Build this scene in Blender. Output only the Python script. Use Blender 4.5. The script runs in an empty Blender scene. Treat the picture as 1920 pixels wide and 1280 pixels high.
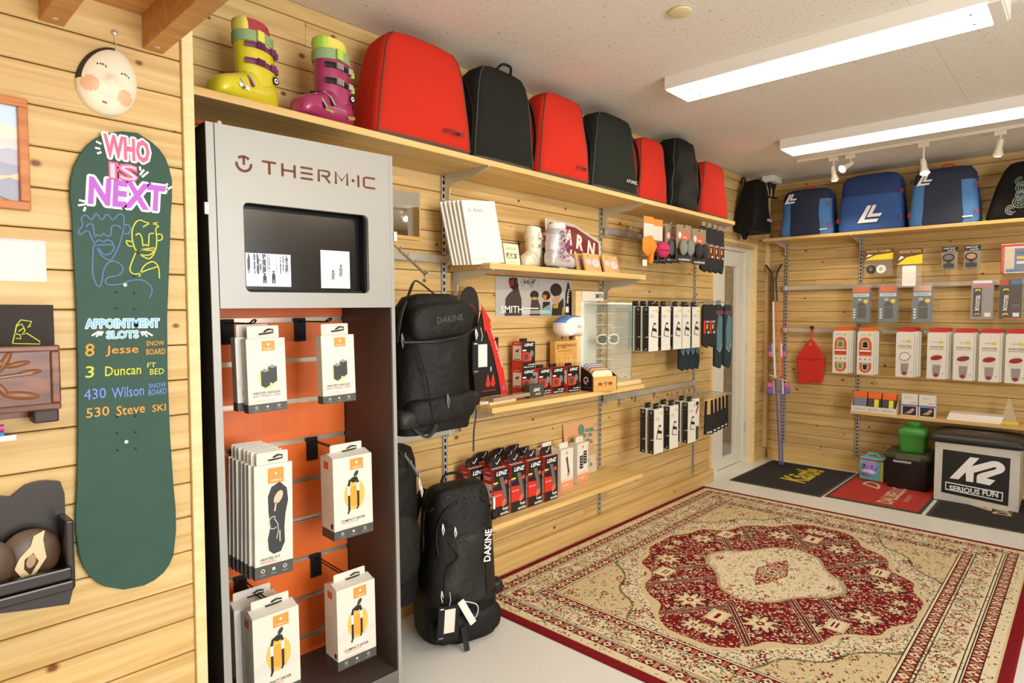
import bpy, math, random
import numpy as np
from mathutils import Vector, Matrix
random.seed(7); rng = np.random.default_rng(7)
sc = bpy.context.scene; COL = sc.collection
R = math.radians
# ---------------------------------------------------------------- camera
F_PX = 1168.7; YAW, PIT, ROLL = R(43.08), R(2.62), R(-0.08); CAM = Vector((0, 0, 1.315))
fw = Vector((math.cos(PIT)*math.cos(YAW), math.cos(PIT)*math.sin(YAW), -math.sin(PIT)))
rt = Vector((math.sin(YAW), -math.cos(YAW), 0)); up = rt.cross(fw)
rt, up = math.cos(ROLL)*rt+math.sin(ROLL)*up, -math.sin(ROLL)*rt+math.cos(ROLL)*up
cd = bpy.data.cameras.new('camera'); cam = bpy.data.objects.new('camera', cd); COL.objects.link(cam)
cd.sensor_width = 36; cd.sensor_fit = 'HORIZONTAL'; cd.lens = F_PX/1920*36; cd.clip_start = 0.05
cam.matrix_world = Matrix(((rt.x, up.x, -fw.x, 0), (rt.y, up.y, -fw.y, 0), (rt.z, up.z, -fw.z, CAM.z), (0, 0, 0, 1)))
sc.camera = cam
# ---------------------------------------------------------------- world, exposure
w = bpy.data.worlds.new('world'); sc.world = w; w.use_nodes = True
w.node_tree.nodes['Background'].inputs[0].default_value = (0.75, 0.85, 1.0, 1); w.node_tree.nodes['Background'].inputs[1].default_value = 1.0
vs = sc.view_settings; vs.view_transform = 'Standard'; vs.look = 'None'; vs.gamma = 1; vs.use_curve_mapping = False
vs.exposure = -0.24
sc.cycles.max_bounces = 8; sc.cycles.diffuse_bounces = 5; sc.cycles.glossy_bounces = 3; sc.cycles.transmission_bounces = 6
sc.cycles.transparent_max_bounces = 12; sc.cycles.caustics_reflective = False; sc.cycles.caustics_refractive = False
sc.cycles.sample_clamp_indirect = 6
TUBE = 8.5      # emission of the ceiling light panels
SPOT = 14.0      # watts of each track spot
SPOT2 = 42.0     # watts of each spot opposite the shelved wall
WINDOW_FILL = 165.0    # watts of the soft fill light added out of view behind the viewer
la = bpy.data.lights.new('added_fill_light', 'AREA'); la.shape = 'RECTANGLE'; la.size = 2.0; la.size_y = 1.5; la.energy = WINDOW_FILL; la.color = (0.98, 0.99, 1.0)
lo = bpy.data.objects.new('added_fill_light', la); COL.objects.link(lo); lo.location = (0.9, -2.58, 1.45); lo.rotation_euler = (R(90), 0, 0)
lo.rotation_euler = (R(90), 0, 0); lo.rotation_euler = Vector((0, 1, 0)).to_track_quat('-Z', 'Z').to_euler()

# pixel -> point on a plane of the place (used only to read off real positions)
def ray(px, py): return fw+(px-960)/F_PX*rt-(py-640)/F_PX*up
def A(px, py, Y): d = ray(px, py); return CAM+d*(Y/d.y)
def B(px, py, X): d = ray(px, py); return CAM+d*(X/d.x)
def G(px, py, Z): d = ray(px, py); return CAM+d*((Z-CAM.z)/d.z)

# ---------------------------------------------------------------- materials
def lin(c): return tuple((x/255/12.92 if x/255 <= .04045 else ((x/255+.055)/1.055)**2.4) for x in c)
MATS = {}
def mat(name, c, rough=.5, metal=0, emit=0, bump=0, bscale=300, alpha=1, trans=0, coat=0, var=0, spec=.5, bdist=.002):
    if name in MATS: return MATS[name]
    m = bpy.data.materials.new(name); m.use_nodes = True; nt = m.node_tree; b = nt.nodes['Principled BSDF']
    col = (*lin(c), 1); b.inputs['Base Color'].default_value = col; m.diffuse_color = col
    b.inputs['Roughness'].default_value = rough; b.inputs['Metallic'].default_value = metal; b.inputs['Specular IOR Level'].default_value = spec
    b.inputs['Alpha'].default_value = alpha; b.inputs['Transmission Weight'].default_value = trans; b.inputs['Coat Weight'].default_value = coat
    if emit: b.inputs['Emission Color'].default_value = col; b.inputs['Emission Strength'].default_value = emit
    if bump or var:
        tc = nt.nodes.new('ShaderNodeTexCoord'); n = nt.nodes.new('ShaderNodeTexNoise'); n.inputs['Scale'].default_value = bscale; n.inputs['Detail'].default_value = 4
        nt.links.new(tc.outputs['Object'], n.inputs['Vector'])
        if bump:
            bp = nt.nodes.new('ShaderNodeBump'); bp.inputs['Strength'].default_value = bump; bp.inputs['Distance'].default_value = bdist
            nt.links.new(n.outputs['Fac'], bp.inputs['Height']); nt.links.new(bp.outputs['Normal'], b.inputs['Normal'])
        if var:
            mx = nt.nodes.new('ShaderNodeMix'); mx.data_type = 'RGBA'; mx.inputs['A'].default_value = tuple(x*(1-var) for x in col[:3])+(1,); mx.inputs['B'].default_value = tuple(min(1, x*(1+var)) for x in col[:3])+(1,)
            nt.links.new(n.outputs['Fac'], mx.inputs['Factor']); nt.links.new(mx.outputs['Result'], b.inputs['Base Color'])
    MATS[name] = m; return m

def wood(name, c1, c2, knot=(120, 70, 35), sx=1.2, sy=26, rough=.45, knots=True, stain=None, kd=(1.6, 9)):
    """pine: grain runs along local X; every object gets its own offset"""
    m = bpy.data.materials.new(name); m.use_nodes = True; nt = m.node_tree; N = nt.nodes; L = nt.links; b = N['Principled BSDF']
    b.inputs['Roughness'].default_value = rough; b.inputs['Specular IOR Level'].default_value = .35
    tc = N.new('ShaderNodeTexCoord'); oi = N.new('ShaderNodeObjectInfo')
    mul = N.new('ShaderNodeVectorMath'); mul.operation = 'SCALE'; mul.inputs[0].default_value = (37, 11, 23); L.new(oi.outputs['Random'], mul.inputs['Scale'])
    add = N.new('ShaderNodeVectorMath'); add.operation = 'ADD'; L.new(tc.outputs['Object'], add.inputs[0]); L.new(mul.outputs[0], add.inputs[1])
    mp = N.new('ShaderNodeMapping'); mp.inputs['Scale'].default_value = (sx, sy, sy); L.new(add.outputs[0], mp.inputs['Vector'])
    ns = N.new('ShaderNodeTexNoise'); ns.inputs['Scale'].default_value = 1.6; ns.inputs['Detail'].default_value = 5; ns.inputs['Distortion'].default_value = .6; L.new(mp.outputs[0], ns.inputs['Vector'])
    cr = N.new('ShaderNodeValToRGB'); cr.color_ramp.elements[0].position = .34; cr.color_ramp.elements[1].position = .66
    cr.color_ramp.elements[0].color = (*lin(c2), 1); cr.color_ramp.elements[1].color = (*lin(c1), 1); L.new(ns.outputs['Fac'], cr.inputs['Fac'])
    hv = N.new('ShaderNodeHueSaturation'); L.new(cr.outputs['Color'], hv.inputs['Color'])
    mr = N.new('ShaderNodeMapRange'); mr.inputs['To Min'].default_value = .93; mr.inputs['To Max'].default_value = 1.05; L.new(oi.outputs['Random'], mr.inputs['Value']); L.new(mr.outputs[0], hv.inputs['Value'])
    out = hv.outputs['Color']
    if knots:
        sx_ = N.new('ShaderNodeSeparateXYZ'); L.new(add.outputs[0], sx_.inputs[0]); cb = N.new('ShaderNodeCombineXYZ'); L.new(sx_.outputs[0], cb.inputs[0]); L.new(sx_.outputs[2], cb.inputs[1])
        mk = N.new('ShaderNodeMapping'); mk.inputs['Scale'].default_value = (kd[0], kd[1], 1); L.new(cb.outputs[0], mk.inputs['Vector'])
        vo = N.new('ShaderNodeTexVoronoi'); vo.voronoi_dimensions = '2D'; vo.inputs['Scale'].default_value = 1.5; vo.inputs['Randomness'].default_value = 1; L.new(mk.outputs[0], vo.inputs['Vector'])
        # knot distance in real proportions
        sub = N.new('ShaderNodeVectorMath'); sub.operation = 'SUBTRACT'; L.new(mk.outputs[0], sub.inputs[0])
        ps = N.new('ShaderNodeVectorMath'); ps.operation = 'SCALE'; ps.inputs['Scale'].default_value = 1.0; L.new(vo.outputs['Position'], ps.inputs[0]); L.new(ps.outputs[0], sub.inputs[1])
        dv = N.new('ShaderNodeVectorMath'); dv.operation = 'MULTIPLY'; dv.inputs[1].default_value = (.72/kd[0], 1/kd[1], 0); L.new(sub.outputs[0], dv.inputs[0])
        ln = N.new('ShaderNodeVectorMath'); ln.operation = 'LENGTH'; L.new(dv.outputs[0], ln.inputs[0])
        wn = N.new('ShaderNodeTexWhiteNoise'); wn.noise_dimensions = '3D'; L.new(vo.outputs['Position'], wn.inputs['Vector'])
        sz = N.new('ShaderNodeMapRange'); sz.inputs['From Min'].default_value = .2; sz.inputs['To Min'].default_value = .0005; sz.inputs['To Max'].default_value = .0135; L.new(wn.outputs['Value'], sz.inputs['Value'])
        dd = N.new('ShaderNodeMath'); dd.operation = 'DIVIDE'; L.new(ln.outputs['Value'], dd.inputs[0]); L.new(sz.outputs[0], dd.inputs[1])
        kr = N.new('ShaderNodeValToRGB'); e = kr.color_ramp.elements; e[0].position = .45; e[0].color = (1, 1, 1, 1); e[1].position = 1.0; e[1].color = (0, 0, 0, 1)
        e2 = kr.color_ramp.elements.new(.62); e2.color = (.55, .55, .55, 1); L.new(dd.outputs[0], kr.inputs['Fac'])
        mx = N.new('ShaderNodeMix'); mx.data_type = 'RGBA'; L.new(kr.outputs['Color'], mx.inputs['Factor']); L.new(out, mx.inputs['A']); mx.inputs['B'].default_value = (*lin(knot), 1)
        out = mx.outputs['Result']
    L.new(out, b.inputs['Base Color']); m.diffuse_color = (*lin(c1), 1)
    bp = N.new('ShaderNodeBump'); bp.inputs['Strength'].default_value = .08; L.new(ns.outputs['Fac'], bp.inputs['Height']); L.new(bp.outputs['Normal'], b.inputs['Normal'])
    MATS[name] = m; return m

PINE = wood('pine_plank', (220, 190, 132), (196, 160, 98), kd=(2.2, 5.5))
PINE_S = wood('pine_shelf', (228, 195, 130), (206, 168, 100), sx=.9, sy=34, kd=(.8, 3))
PINE_D = wood('pine_dark', (204, 152, 90), (184, 130, 70), kd=(1, 6))
TRIM = wood('pine_trim', (243, 218, 168), (234, 204, 148), knots=False)
CARVED = wood('carved_wood', (132, 74, 36), (84, 42, 18), sx=6, sy=30, knots=False, rough=.3)
BAMBOO = wood('bamboo', (226, 178, 106), (206, 152, 80), sx=1, sy=60, knots=False)
white = mat('white_paint', (236, 232, 220), .45); dooru = mat('door_white', (232, 230, 214), .4)
gap = mat('gap_dark', (58, 36, 18), .9)
black = mat('black', (18, 18, 18), .6, spec=.3); blackgloss = mat('black_gloss', (16, 16, 17), .22)
paper = mat('paper_white', (224, 220, 209), .5); chrome = mat('chrome', (226, 226, 224), .25, .75)
steel = mat('zinc_steel', (206, 206, 202), .4, .6); grey = mat('mid_grey', (120, 120, 116), .6); dgrey = mat('dark_grey', (66, 68, 66), .6)
red = mat('red_print', (206, 44, 36), .45); orange = mat('orange_print', (236, 140, 54), .45); yellow = mat('yellow_print', (236, 214, 40), .45)
whiteink = mat('white_ink', (242, 242, 240), .5); blackink = mat('black_ink', (26, 26, 28), .5); greyink = mat('grey_ink', (150, 148, 142), .6); redink = mat('red_ink', (214, 74, 48), .5)

# ---------------------------------------------------------------- mesh builder
TXT = {}
def text_geo(s, bold=0, shear=0, space=1.0):
    k = (s, bold, shear, space)
    if k not in TXT:
        c = bpy.data.curves.new('t', 'FONT'); c.body = s; c.size = 1; c.resolution_u = 2; c.offset = bold; c.shear = shear; c.space_character = space
        c.align_x = 'LEFT'; o = bpy.data.objects.new('t', c); COL.objects.link(o)
        bpy.context.view_layer.update(); me = bpy.data.meshes.new_from_object(o.evaluated_get(bpy.context.evaluated_depsgraph_get()))
        v = [(p.co.x, p.co.y) for p in me.vertices]; f = [tuple(p.vertices) for p in me.polygons]
        bpy.data.objects.remove(o); bpy.data.curves.remove(c); bpy.data.meshes.remove(me)
        TXT[k] = (v, f)
    return TXT[k]

class MB:
    def __init__(s): s.v = []; s.f = []; s.m = []; s.mats = []; s.front()
    def plane(s, o=(0, 0, 0), u=(1, 0, 0), v=(0, 0, 1)):
        s.o = Vector(o); s.u = Vector(u).normalized(); s.w_v = Vector(v).normalized(); s.n = s.u.cross(s.w_v); return s
    def front(s, y=0): return s.plane((0, y, 0))
    def left(s, x=0): return s.plane((x, 0, 0), (0, -1, 0))        # face looking to -X
    def right(s, x=0): return s.plane((x, 0, 0), (0, 1, 0))
    def top(s, z=0): return s.plane((0, 0, z), (1, 0, 0), (0, 1, 0))
    def P(s, a, b, c=0): return s.o+s.u*a+s.w_v*b+s.n*c
    def mi(s, m):
        if m not in s.mats: s.mats.append(m)
        return s.mats.index(m)
    def add(s, vs, fs, m):
        b = len(s.v); s.v += [tuple(x) for x in vs]; i = s.mi(m)
        for f in fs: s.f.append([b+k for k in f]); s.m.append(i)
        return s
    def box(s, x0, y0, z0, x1, y1, z1, m, sides=None):
        vs = [(x0, y0, z0), (x1, y0, z0), (x1, y1, z0), (x0, y1, z0), (x0, y0, z1), (x1, y0, z1), (x1, y1, z1), (x0, y1, z1)]
        fs = [(0, 3, 2, 1), (4, 5, 6, 7), (0, 1, 5, 4), (1, 2, 6, 5), (2, 3, 7, 6), (3, 0, 4, 7)]
        return s.add(vs, fs, m)
    def cbox(s, x0, y0, z0, x1, y1, z1, m, c=.003):
        """box with chamfered edges"""
        import bmesh
        bm = bmesh.new(); bmesh.ops.create_cube(bm, size=1)
        for q in bm.verts: q.co = Vector((x0+(q.co.x+.5)*(x1-x0), y0+(q.co.y+.5)*(y1-y0), z0+(q.co.z+.5)*(z1-z0)))
        bmesh.ops.bevel(bm, geom=list(bm.edges), offset=c, segments=2, affect='EDGES', profile=.6)
        bm.verts.index_update(); s.add([q.co for q in bm.verts], [[q.index for q in f.verts] for f in bm.faces], m); bm.free(); return s
    def rect(s, a0, b0, a1, b1, m, w=.0006): return s.add([s.P(a0, b0, w), s.P(a1, b0, w), s.P(a1, b1, w), s.P(a0, b1, w)], [(0, 1, 2, 3)], m)
    def flat(s, pts, m, w=.0006):
        ar = sum(pts[i-1][0]*pts[i][1]-pts[i][0]*pts[i-1][1] for i in range(len(pts)))
        if ar < 0: pts = pts[::-1]
        return s.add([s.P(a, b, w) for a, b in pts], [tuple(range(len(pts)))], m)
    def ell(s, a, b, ra, rb, m, w=.0006, n=20, t=0):
        return s.flat([(a+ra*math.cos(k*2*math.pi/n)*math.cos(t)-rb*math.sin(k*2*math.pi/n)*math.sin(t), b+ra*math.cos(k*2*math.pi/n)*math.sin(t)+rb*math.sin(k*2*math.pi/n)*math.cos(t)) for k in range(n)], m, w)
    def ring(s, a, b, r0, r1, m, w=.0006, n=24, t0=0, t1=360):
        full = abs(t1-t0) >= 360; k = n if full else n+1
        vs = []
        for i in range(k):
            t = R(t0+(t1-t0)*i/n); vs += [s.P(a+r0*math.cos(t), b+r0*math.sin(t), w), s.P(a+r1*math.cos(t), b+r1*math.sin(t), w)]
        fs = [(2*i, 2*i+1, (2*i+3) % (2*k), (2*i+2) % (2*k)) for i in range(n)]
        return s.add(vs, fs, m)
    def stroke(s, pts, wd, m, w=.0008):
        n = len(pts); vs = []
        for i, (a, b) in enumerate(pts):
            p = pts[max(0, i-1)]; q = pts[min(n-1, i+1)]; dx, dy = q[0]-p[0], q[1]-p[1]; l = math.hypot(dx, dy) or 1
            ox, oy = -dy/l*wd/2, dx/l*wd/2; vs += [s.P(a-ox, b-oy, w), s.P(a+ox, b+oy, w)]
        return s.add(vs, [(2*i, 2*i+2, 2*i+3, 2*i+1) for i in range(n-1)], m)
    def poly(s, pts, w0, w1, m, m2=None):
        """extruded outline on the current plane from depth w0 to w1"""
        ar = sum(pts[i-1][0]*pts[i][1]-pts[i][0]*pts[i-1][1] for i in range(len(pts)))
        if ar < 0: pts = pts[::-1]
        n = len(pts); vs = [s.P(a, b, w0) for a, b in pts]+[s.P(a, b, w1) for a, b in pts]
        s.add(vs, [tuple(range(n, 2*n))], m); b = len(s.v)-2*n; i2 = s.mi(m2 or m)
        s.f.append([b+k for k in range(n)][::-1]); s.m.append(i2)
        for k in range(n): s.f.append([b+k, b+(k+1) % n, b+n+(k+1) % n, b+n+k]); s.m.append(i2)
        return s
    def text(s, t, a, b, h, m, w=.001, width=None, al='C', bold=0, shear=0, rot=0, space=1.0):
        v, f = text_geo(t, bold, shear, space)
        if not v: return s
        x0 = min(p[0] for p in v); x1 = max(p[0] for p in v); y0 = min(p[1] for p in v); y1 = max(p[1] for p in v)
        sy = h/(y1-y0); sx = (width/(x1-x0)) if width else sy
        ox = {'C': (x0+x1)/2, 'L': x0, 'R': x1}[al]; c, d = math.cos(rot), math.sin(rot); vs = []
        for x, y in v:
            p, q = (x-ox)*sx, (y-(y0+y1)/2)*sy; vs.append(s.P(a+p*c-q*d, b+p*d+q*c, w))
        return s.add(vs, f, m)
    def tube(s, path, r, m, n=8, closed=False, flat=1.0, upv=None):
        path = [Vector(p) for p in path]; k = len(path); rings = []; prev = None
        for i, p in enumerate(path):
            if closed: t = path[(i+1) % k]-path[i-1]
            else: t = path[min(k-1, i+1)]-path[max(0, i-1)]
            t.normalize()
            if upv is not None: a = Vector(upv)
            else: a = prev if prev is not None else (Vector((0, 0, 1)) if abs(t.z) < .9 else Vector((1, 0, 0)))
            a = (a-t*a.dot(t))
            if a.length < 1e-5: a = Vector((1, 0, 0))-t*t.x
            a.normalize(); prev = a; bb = t.cross(a); rr = r[i] if isinstance(r, (list, tuple)) else r
            rings.append([p+a*rr*math.cos(2*math.pi*j/n)*flat+bb*rr*math.sin(2*math.pi*j/n) for j in range(n)])
        vs = [q for g in rings for q in g]; fs = []
        for i in range(k if closed else k-1):
            i2 = (i+1) % k
            for j in range(n): fs.append((i*n+j, i*n+(j+1) % n, i2*n+(j+1) % n, i2*n+j))
        if not closed: fs += [tuple(range(n))[::-1], tuple(range((k-1)*n, k*n))]
        return s.add(vs, fs, m)
    def cyl(s, p, q, r, m, n=16, r2=None): return s.tube([p, q], [r, r if r2 is None else r2], m, n)
    def lathe(s, prof, m, n=24, c=(0, 0, 0), axis='z', sq=1.0):
        vs = []; k = len(prof)
        for r, z in prof:
            for j in range(n):
                t = 2*math.pi*j/n; x, y = r*math.cos(t), r*math.sin(t)*sq
                vs.append({'z': (c[0]+x, c[1]+y, c[2]+z), 'y': (c[0]+x, c[1]+z, c[2]+y), 'x': (c[0]+z, c[1]+x, c[2]+y)}[axis])
        fs = [(i*n+j, i*n+(j+1) % n, (i+1)*n+(j+1) % n, (i+1)*n+j) for i in range(k-1) for j in range(n)]
        return s.add(vs, fs+[tuple(range(n))[::-1], tuple(range((k-1)*n, k*n))], m)
    def loft(s, rings, m, cap=True, mfun=None):
        n = len(rings[0]); k = len(rings); vs = [p for g in rings for p in g]; b = len(s.v)
        s.add(vs, [], m)
        for i in range(k-1):
            for j in range(n):
                mm = m if mfun is None else mfun(i, j)
                s.f.append([b+i*n+j, b+i*n+(j+1) % n, b+(i+1)*n+(j+1) % n, b+(i+1)*n+j]); s.m.append(s.mi(mm))
        if cap:
            s.f.append([b+j for j in range(n)][::-1]); s.m.append(s.mi(m)); s.f.append([b+(k-1)*n+j for j in range(n)]); s.m.append(s.mi(m))
        return s
    def ball(s, c, r, m, n=14, k=9, sc_=(1, 1, 1)):
        return s.loft([[(c[0]+r*sc_[0]*math.sin(math.pi*(i+.02)/(k+.04))*math.cos(2*math.pi*j/n), c[1]+r*sc_[1]*math.sin(math.pi*(i+.02)/(k+.04))*math.sin(2*math.pi*j/n), c[2]-r*sc_[2]*math.cos(math.pi*(i+.02)/(k+.04))) for j in range(n)] for i in range(k+1)], m)
    def mesh(s, name, smooth=None):
        me = bpy.data.meshes.new(name); me.from_pydata(s.v, [], s.f)
        for m in s.mats: me.materials.append(m)
        me.polygons.foreach_set('material_index', s.m)
        if smooth is not None:
            me.shade_smooth(); me.set_sharp_from_angle(angle=R(smooth))
        me.update(); return me
    def obj(s, name, parent=None, smooth=None, bev=0, sub=0):
        o = bpy.data.objects.new(name, s.mesh(name, smooth)); COL.objects.link(o)
        if parent is not None: o.parent = parent
        if bev:
            q = o.modifiers.new('bevel', 'BEVEL'); q.width = bev; q.segments = 2; q.limit_method = 'ANGLE'; q.angle_limit = R(40)
        if sub:
            q = o.modifiers.new('sub', 'SUBSURF'); q.levels = sub; q.render_levels = sub
        return o
def tag(o, label, cat, group=None, kind=None):
    o['label'] = label; o['category'] = cat
    if group: o['group'] = group
    if kind: o['kind'] = kind
    return o
def thing(name, label, cat, loc=(0, 0, 0), rz=0, group=None, rx=0, ry=0):
    o = bpy.data.objects.new(name, None); COL.objects.link(o); o.location = loc; o.rotation_euler = (rx, ry, rz); o.empty_display_size = .05
    return tag(o, label, cat, group)
def struct(o): o['kind'] = 'structure'; return o
def copy_tree(o, parent=None, loc=None, rz=None, label=None):
    c = o.copy(); COL.objects.link(c); c.parent = parent
    if loc is not None: c.location = loc
    if rz is not None: c.rotation_euler[2] = rz
    if label: c['label'] = label
    for ch in list(o.children): copy_tree(ch, c)
    return c
def at(o, loc, rz=0, rx=0, ry=0): o.location = loc; o.rotation_euler = (rx, ry, rz); return o
def rrect(w, h, r, n=5, cx=0, cy=0):
    pts = []
    for sx, sy, a0 in((1, -1, -90), (1, 1, 0), (-1, 1, 90), (-1, -1, 180)):
        for i in range(n+1): t = R(a0+90*i/n); pts.append((cx+sx*(w/2-r)+r*math.cos(t), cy+sy*(h/2-r)+r*math.sin(t)))
    return pts
def bez(pts, n=8):
    """smooth open curve through points (Catmull-Rom)"""
    P = [Vector(p) for p in pts]; out = []
    for i in range(len(P)-1):
        a = P[max(0, i-1)]; b = P[i]; c = P[i+1]; d = P[min(len(P)-1, i+2)]
        for k in range(n):
            t = k/n; out.append(.5*((2*b)+(c-a)*t+(2*a-5*b+4*c-d)*t*t+(3*b-a-3*c+d)*t**3))
    return out+[P[-1]]
FAR = R(-90)
# ================================================================ the room
D, NL, FX, CEIL = 2.17, 1.70, 5.69, 2.45      # shelved wall (Y), near wall (Y), far wall (X), ceiling
X0, Y0R = -2.7, -2.65
PITCH, SEAM = .0892, 1.324
def floor_mat():
    m = mat('floor_vinyl', (228, 227, 221), .3, bump=.02, bscale=60, var=.03); return m
f = MB().box(X0, Y0R, -.05, FX+.4, 4.2, 0, floor_mat()).obj('floor'); struct(f)
def ceil_mat():
    m = bpy.data.materials.new('ceiling_tile'); m.use_nodes = True; nt = m.node_tree; N = nt.nodes; L = nt.links; b = N['Principled BSDF']; b.inputs['Roughness'].default_value = .9
    tc = N.new('ShaderNodeTexCoord'); mp = N.new('ShaderNodeMapping'); mp.inputs['Scale'].default_value = (75, 125, 10); L.new(tc.outputs['Object'], mp.inputs['Vector'])
    n = N.new('ShaderNodeTexNoise'); n.inputs['Scale'].default_value = 1; n.inputs['Detail'].default_value = 3; n.inputs['Distortion'].default_value = .8; L.new(mp.outputs[0], n.inputs['Vector'])
    cr = N.new('ShaderNodeValToRGB'); e = cr.color_ramp.elements; e[0].position = .3; e[0].color = (*lin((150, 140, 124)), 1); e[1].position = .36; e[1].color = (*lin((230, 225, 214)), 1); L.new(n.outputs['Fac'], cr.inputs['Fac'])
    L.new(cr.outputs['Color'], b.inputs['Base Color'])
    bp = N.new('ShaderNodeBump'); bp.inputs['Strength'].default_value = .35; bp.inputs['Distance'].default_value = .004; L.new(n.outputs['Fac'], bp.inputs['Height']); L.new(bp.outputs['Normal'], b.inputs['Normal'])
    return m
CM = ceil_mat(); cgap = mat('ceiling_gap', (200, 192, 176), .9)
c = MB().box(X0, Y0R, CEIL+.012, FX+.4, D+.14, CEIL+.1, cgap).obj('ceiling'); struct(c)
pm = MB().box(-.4545, -.227, 0, .4545, .227, .012, CM).mesh('ceiling_panel')     # tile boards butt against each other
for i in range(10):
    for j in range(11):
        x, y = X0+.455+.91*i, Y0R+.2275+.455*j
        if x > FX+.3 or y > D+.1: continue
        o = bpy.data.objects.new('ceiling_panel', pm); COL.objects.link(o); o.parent = c; o.location = (x, y, CEIL)
def plank_mesh(L, h, t, m):
    """grooved board: front face at local y=0 looking to -Y, x from 0 to L"""
    e = .0028; b = MB(); pr = [(t, 0), (e, 0), (0, e), (0, h-e), (e, h), (t, h)]
    b.loft([[(x, y, z) for y, z in pr] for x in (0, L)], m); return b.mesh('plank')
def planks(parent, a0, a1, z0, z1, place, m, holes=(), jit=0, seed=1, lmin=1.7, lmax=3.4):
    rr = random.Random(seed); k = math.floor((z0-SEAM)/PITCH)
    while SEAM+k*PITCH < z1-.004:
        lo, hi = max(z0, SEAM+k*PITCH), min(z1, SEAM+(k+1)*PITCH); k += 1
        segs = [(a0, a1)]
        for h0, h1, hz0, hz1 in holes:
            if hi-.03 > hz0 and lo+.03 < hz1: segs = [q for s0, s1 in segs for q in ((s0, min(s1, h0)), (max(s0, h1), s1)) if q[1]-q[0] > .02]
        for s0, s1 in segs:
            p = s0; nxt = s0+rr.uniform(.4, lmax)
            while p < s1-.01:
                e = s1 if s1-nxt < .35 else nxt
                o = bpy.data.objects.new('plank', plank_mesh(e-p-.0012, hi-lo-.0026, .013, m)); COL.objects.link(o); o.parent = parent; place(o, p, lo+.001)
                p = e; nxt = p+rr.uniform(lmin, lmax)
# shelved wall on the left side, with the glazed door at its end
DX0, DX1, DZ = 4.60, 5.412, 1.885
wl = MB().box(.60, D+.014, 0, DX0, D+.13, CEIL+.012, gap).box(DX1, D+.014, 0, FX+.13, D+.13, CEIL+.012, gap).box(DX0, D+.014, DZ, DX1, D+.13, CEIL+.012, gap).obj('wall_left'); struct(wl)
planks(wl, .62, FX, .055, CEIL, lambda o, p, z: at(o, (p, D, z)), PINE, holes=[(DX0, DX1, -1, DZ)], seed=3)
bb = MB().box(.62, D-.028, 0, DX0, D+.013, .095, PINE_S).obj('baseboard_left', bev=.003); struct(bb)
bb = MB().box(DX1, D-.028, 0, FX-.03, D+.013, .095, PINE_S).obj('baseboard_door', bev=.003); struct(bb)
# reveal boards of the door opening
tr = MB().box(DX1-.004, D-.012, 0, DX1+.022, D+.10, DZ+.02, TRIM).obj('trim_1', bev=.002); struct(tr)
tr = MB().box(DX0-.02, D-.012, 0, DX0+.002, D+.10, DZ+.02, TRIM).obj('trim_2', bev=.002); struct(tr)
tr = MB().box(DX0, D-.012, DZ-.004, DX1, D+.10, DZ+.02, TRIM).obj('trim_3', bev=.002); struct(tr)
# corner board
tr = MB().box(FX-.05, D-.03, .1, FX-.012, D, CEIL, TRIM).obj('trim_4', bev=.002); struct(tr)
# near wall section
NX1 = .598
wn = MB().box(X0, NL+.014, 0, NX1, D+.13, CEIL+.012, gap).obj('wall_near'); struct(wn)
planks(wn, X0, NX1, .0, CEIL, lambda o, p, z: at(o, (p, NL, z)), PINE, seed=11)
tr = MB().cbox(NX1, NL-.012, 0, NX1+.027, NL+.09, CEIL, TRIM, .002).obj('trim_5'); struct(tr)
# far wall
wf = MB().box(FX+.014, Y0R, 0, FX+.13, D+.13, CEIL+.012, gap).obj('wall_far'); struct(wf)
planks(wf, -D, 1.2, .055, CEIL, lambda o, p, z: at(o, (FX, -p, z), FAR), PINE, seed=5)
bb = MB().box(-(D-.03), -.022, 0, 1.2, .013, .085, PINE_S).obj('baseboard_far', bev=.003); struct(bb); at(bb, (FX, 0, 0), FAR)
# the unseen sides of the room
wr = MB().box(FX+.14, Y0R-.1, 0, 2.2, Y0R, CEIL+.012, PINE).box(-.4, Y0R-.1, 0, X0, Y0R, CEIL+.012, PINE).box(2.2, Y0R-.1, 0, -.4, Y0R, .6, PINE).box(2.2, Y0R-.1, 2.2, -.4, Y0R, CEIL+.012, PINE).obj('wall_right'); struct(wr)
wb = MB().box(X0-.1, Y0R, 0, X0, D+.13, CEIL+.012, PINE).obj('wall_rear'); struct(wb)
wi = MB().box(-.4, Y0R-.06, .6, -.35, Y0R, 2.2, white).box(2.15, Y0R-.06, .6, 2.2, Y0R, 2.2, white).box(-.35, Y0R-.06, .6, 2.15, Y0R, .65, white).box(-.35, Y0R-.06, 2.15, 2.15, Y0R, 2.2, white).box(.88, Y0R-.06, .65, .92, Y0R, 2.15, white).obj('added_window'); struct(wi)  # unseen window, added to give the fill light a source
glass = mat('glass_clear', (240, 246, 244), .02, trans=1, spec=.5)
MB().box(-.35, Y0R-.04, .65, .88, Y0R-.035, 2.15, glass).obj('pane', wi); MB().box(.92, Y0R-.04, .65, 2.15, Y0R-.035, 2.15, glass).obj('pane', wi)
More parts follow.
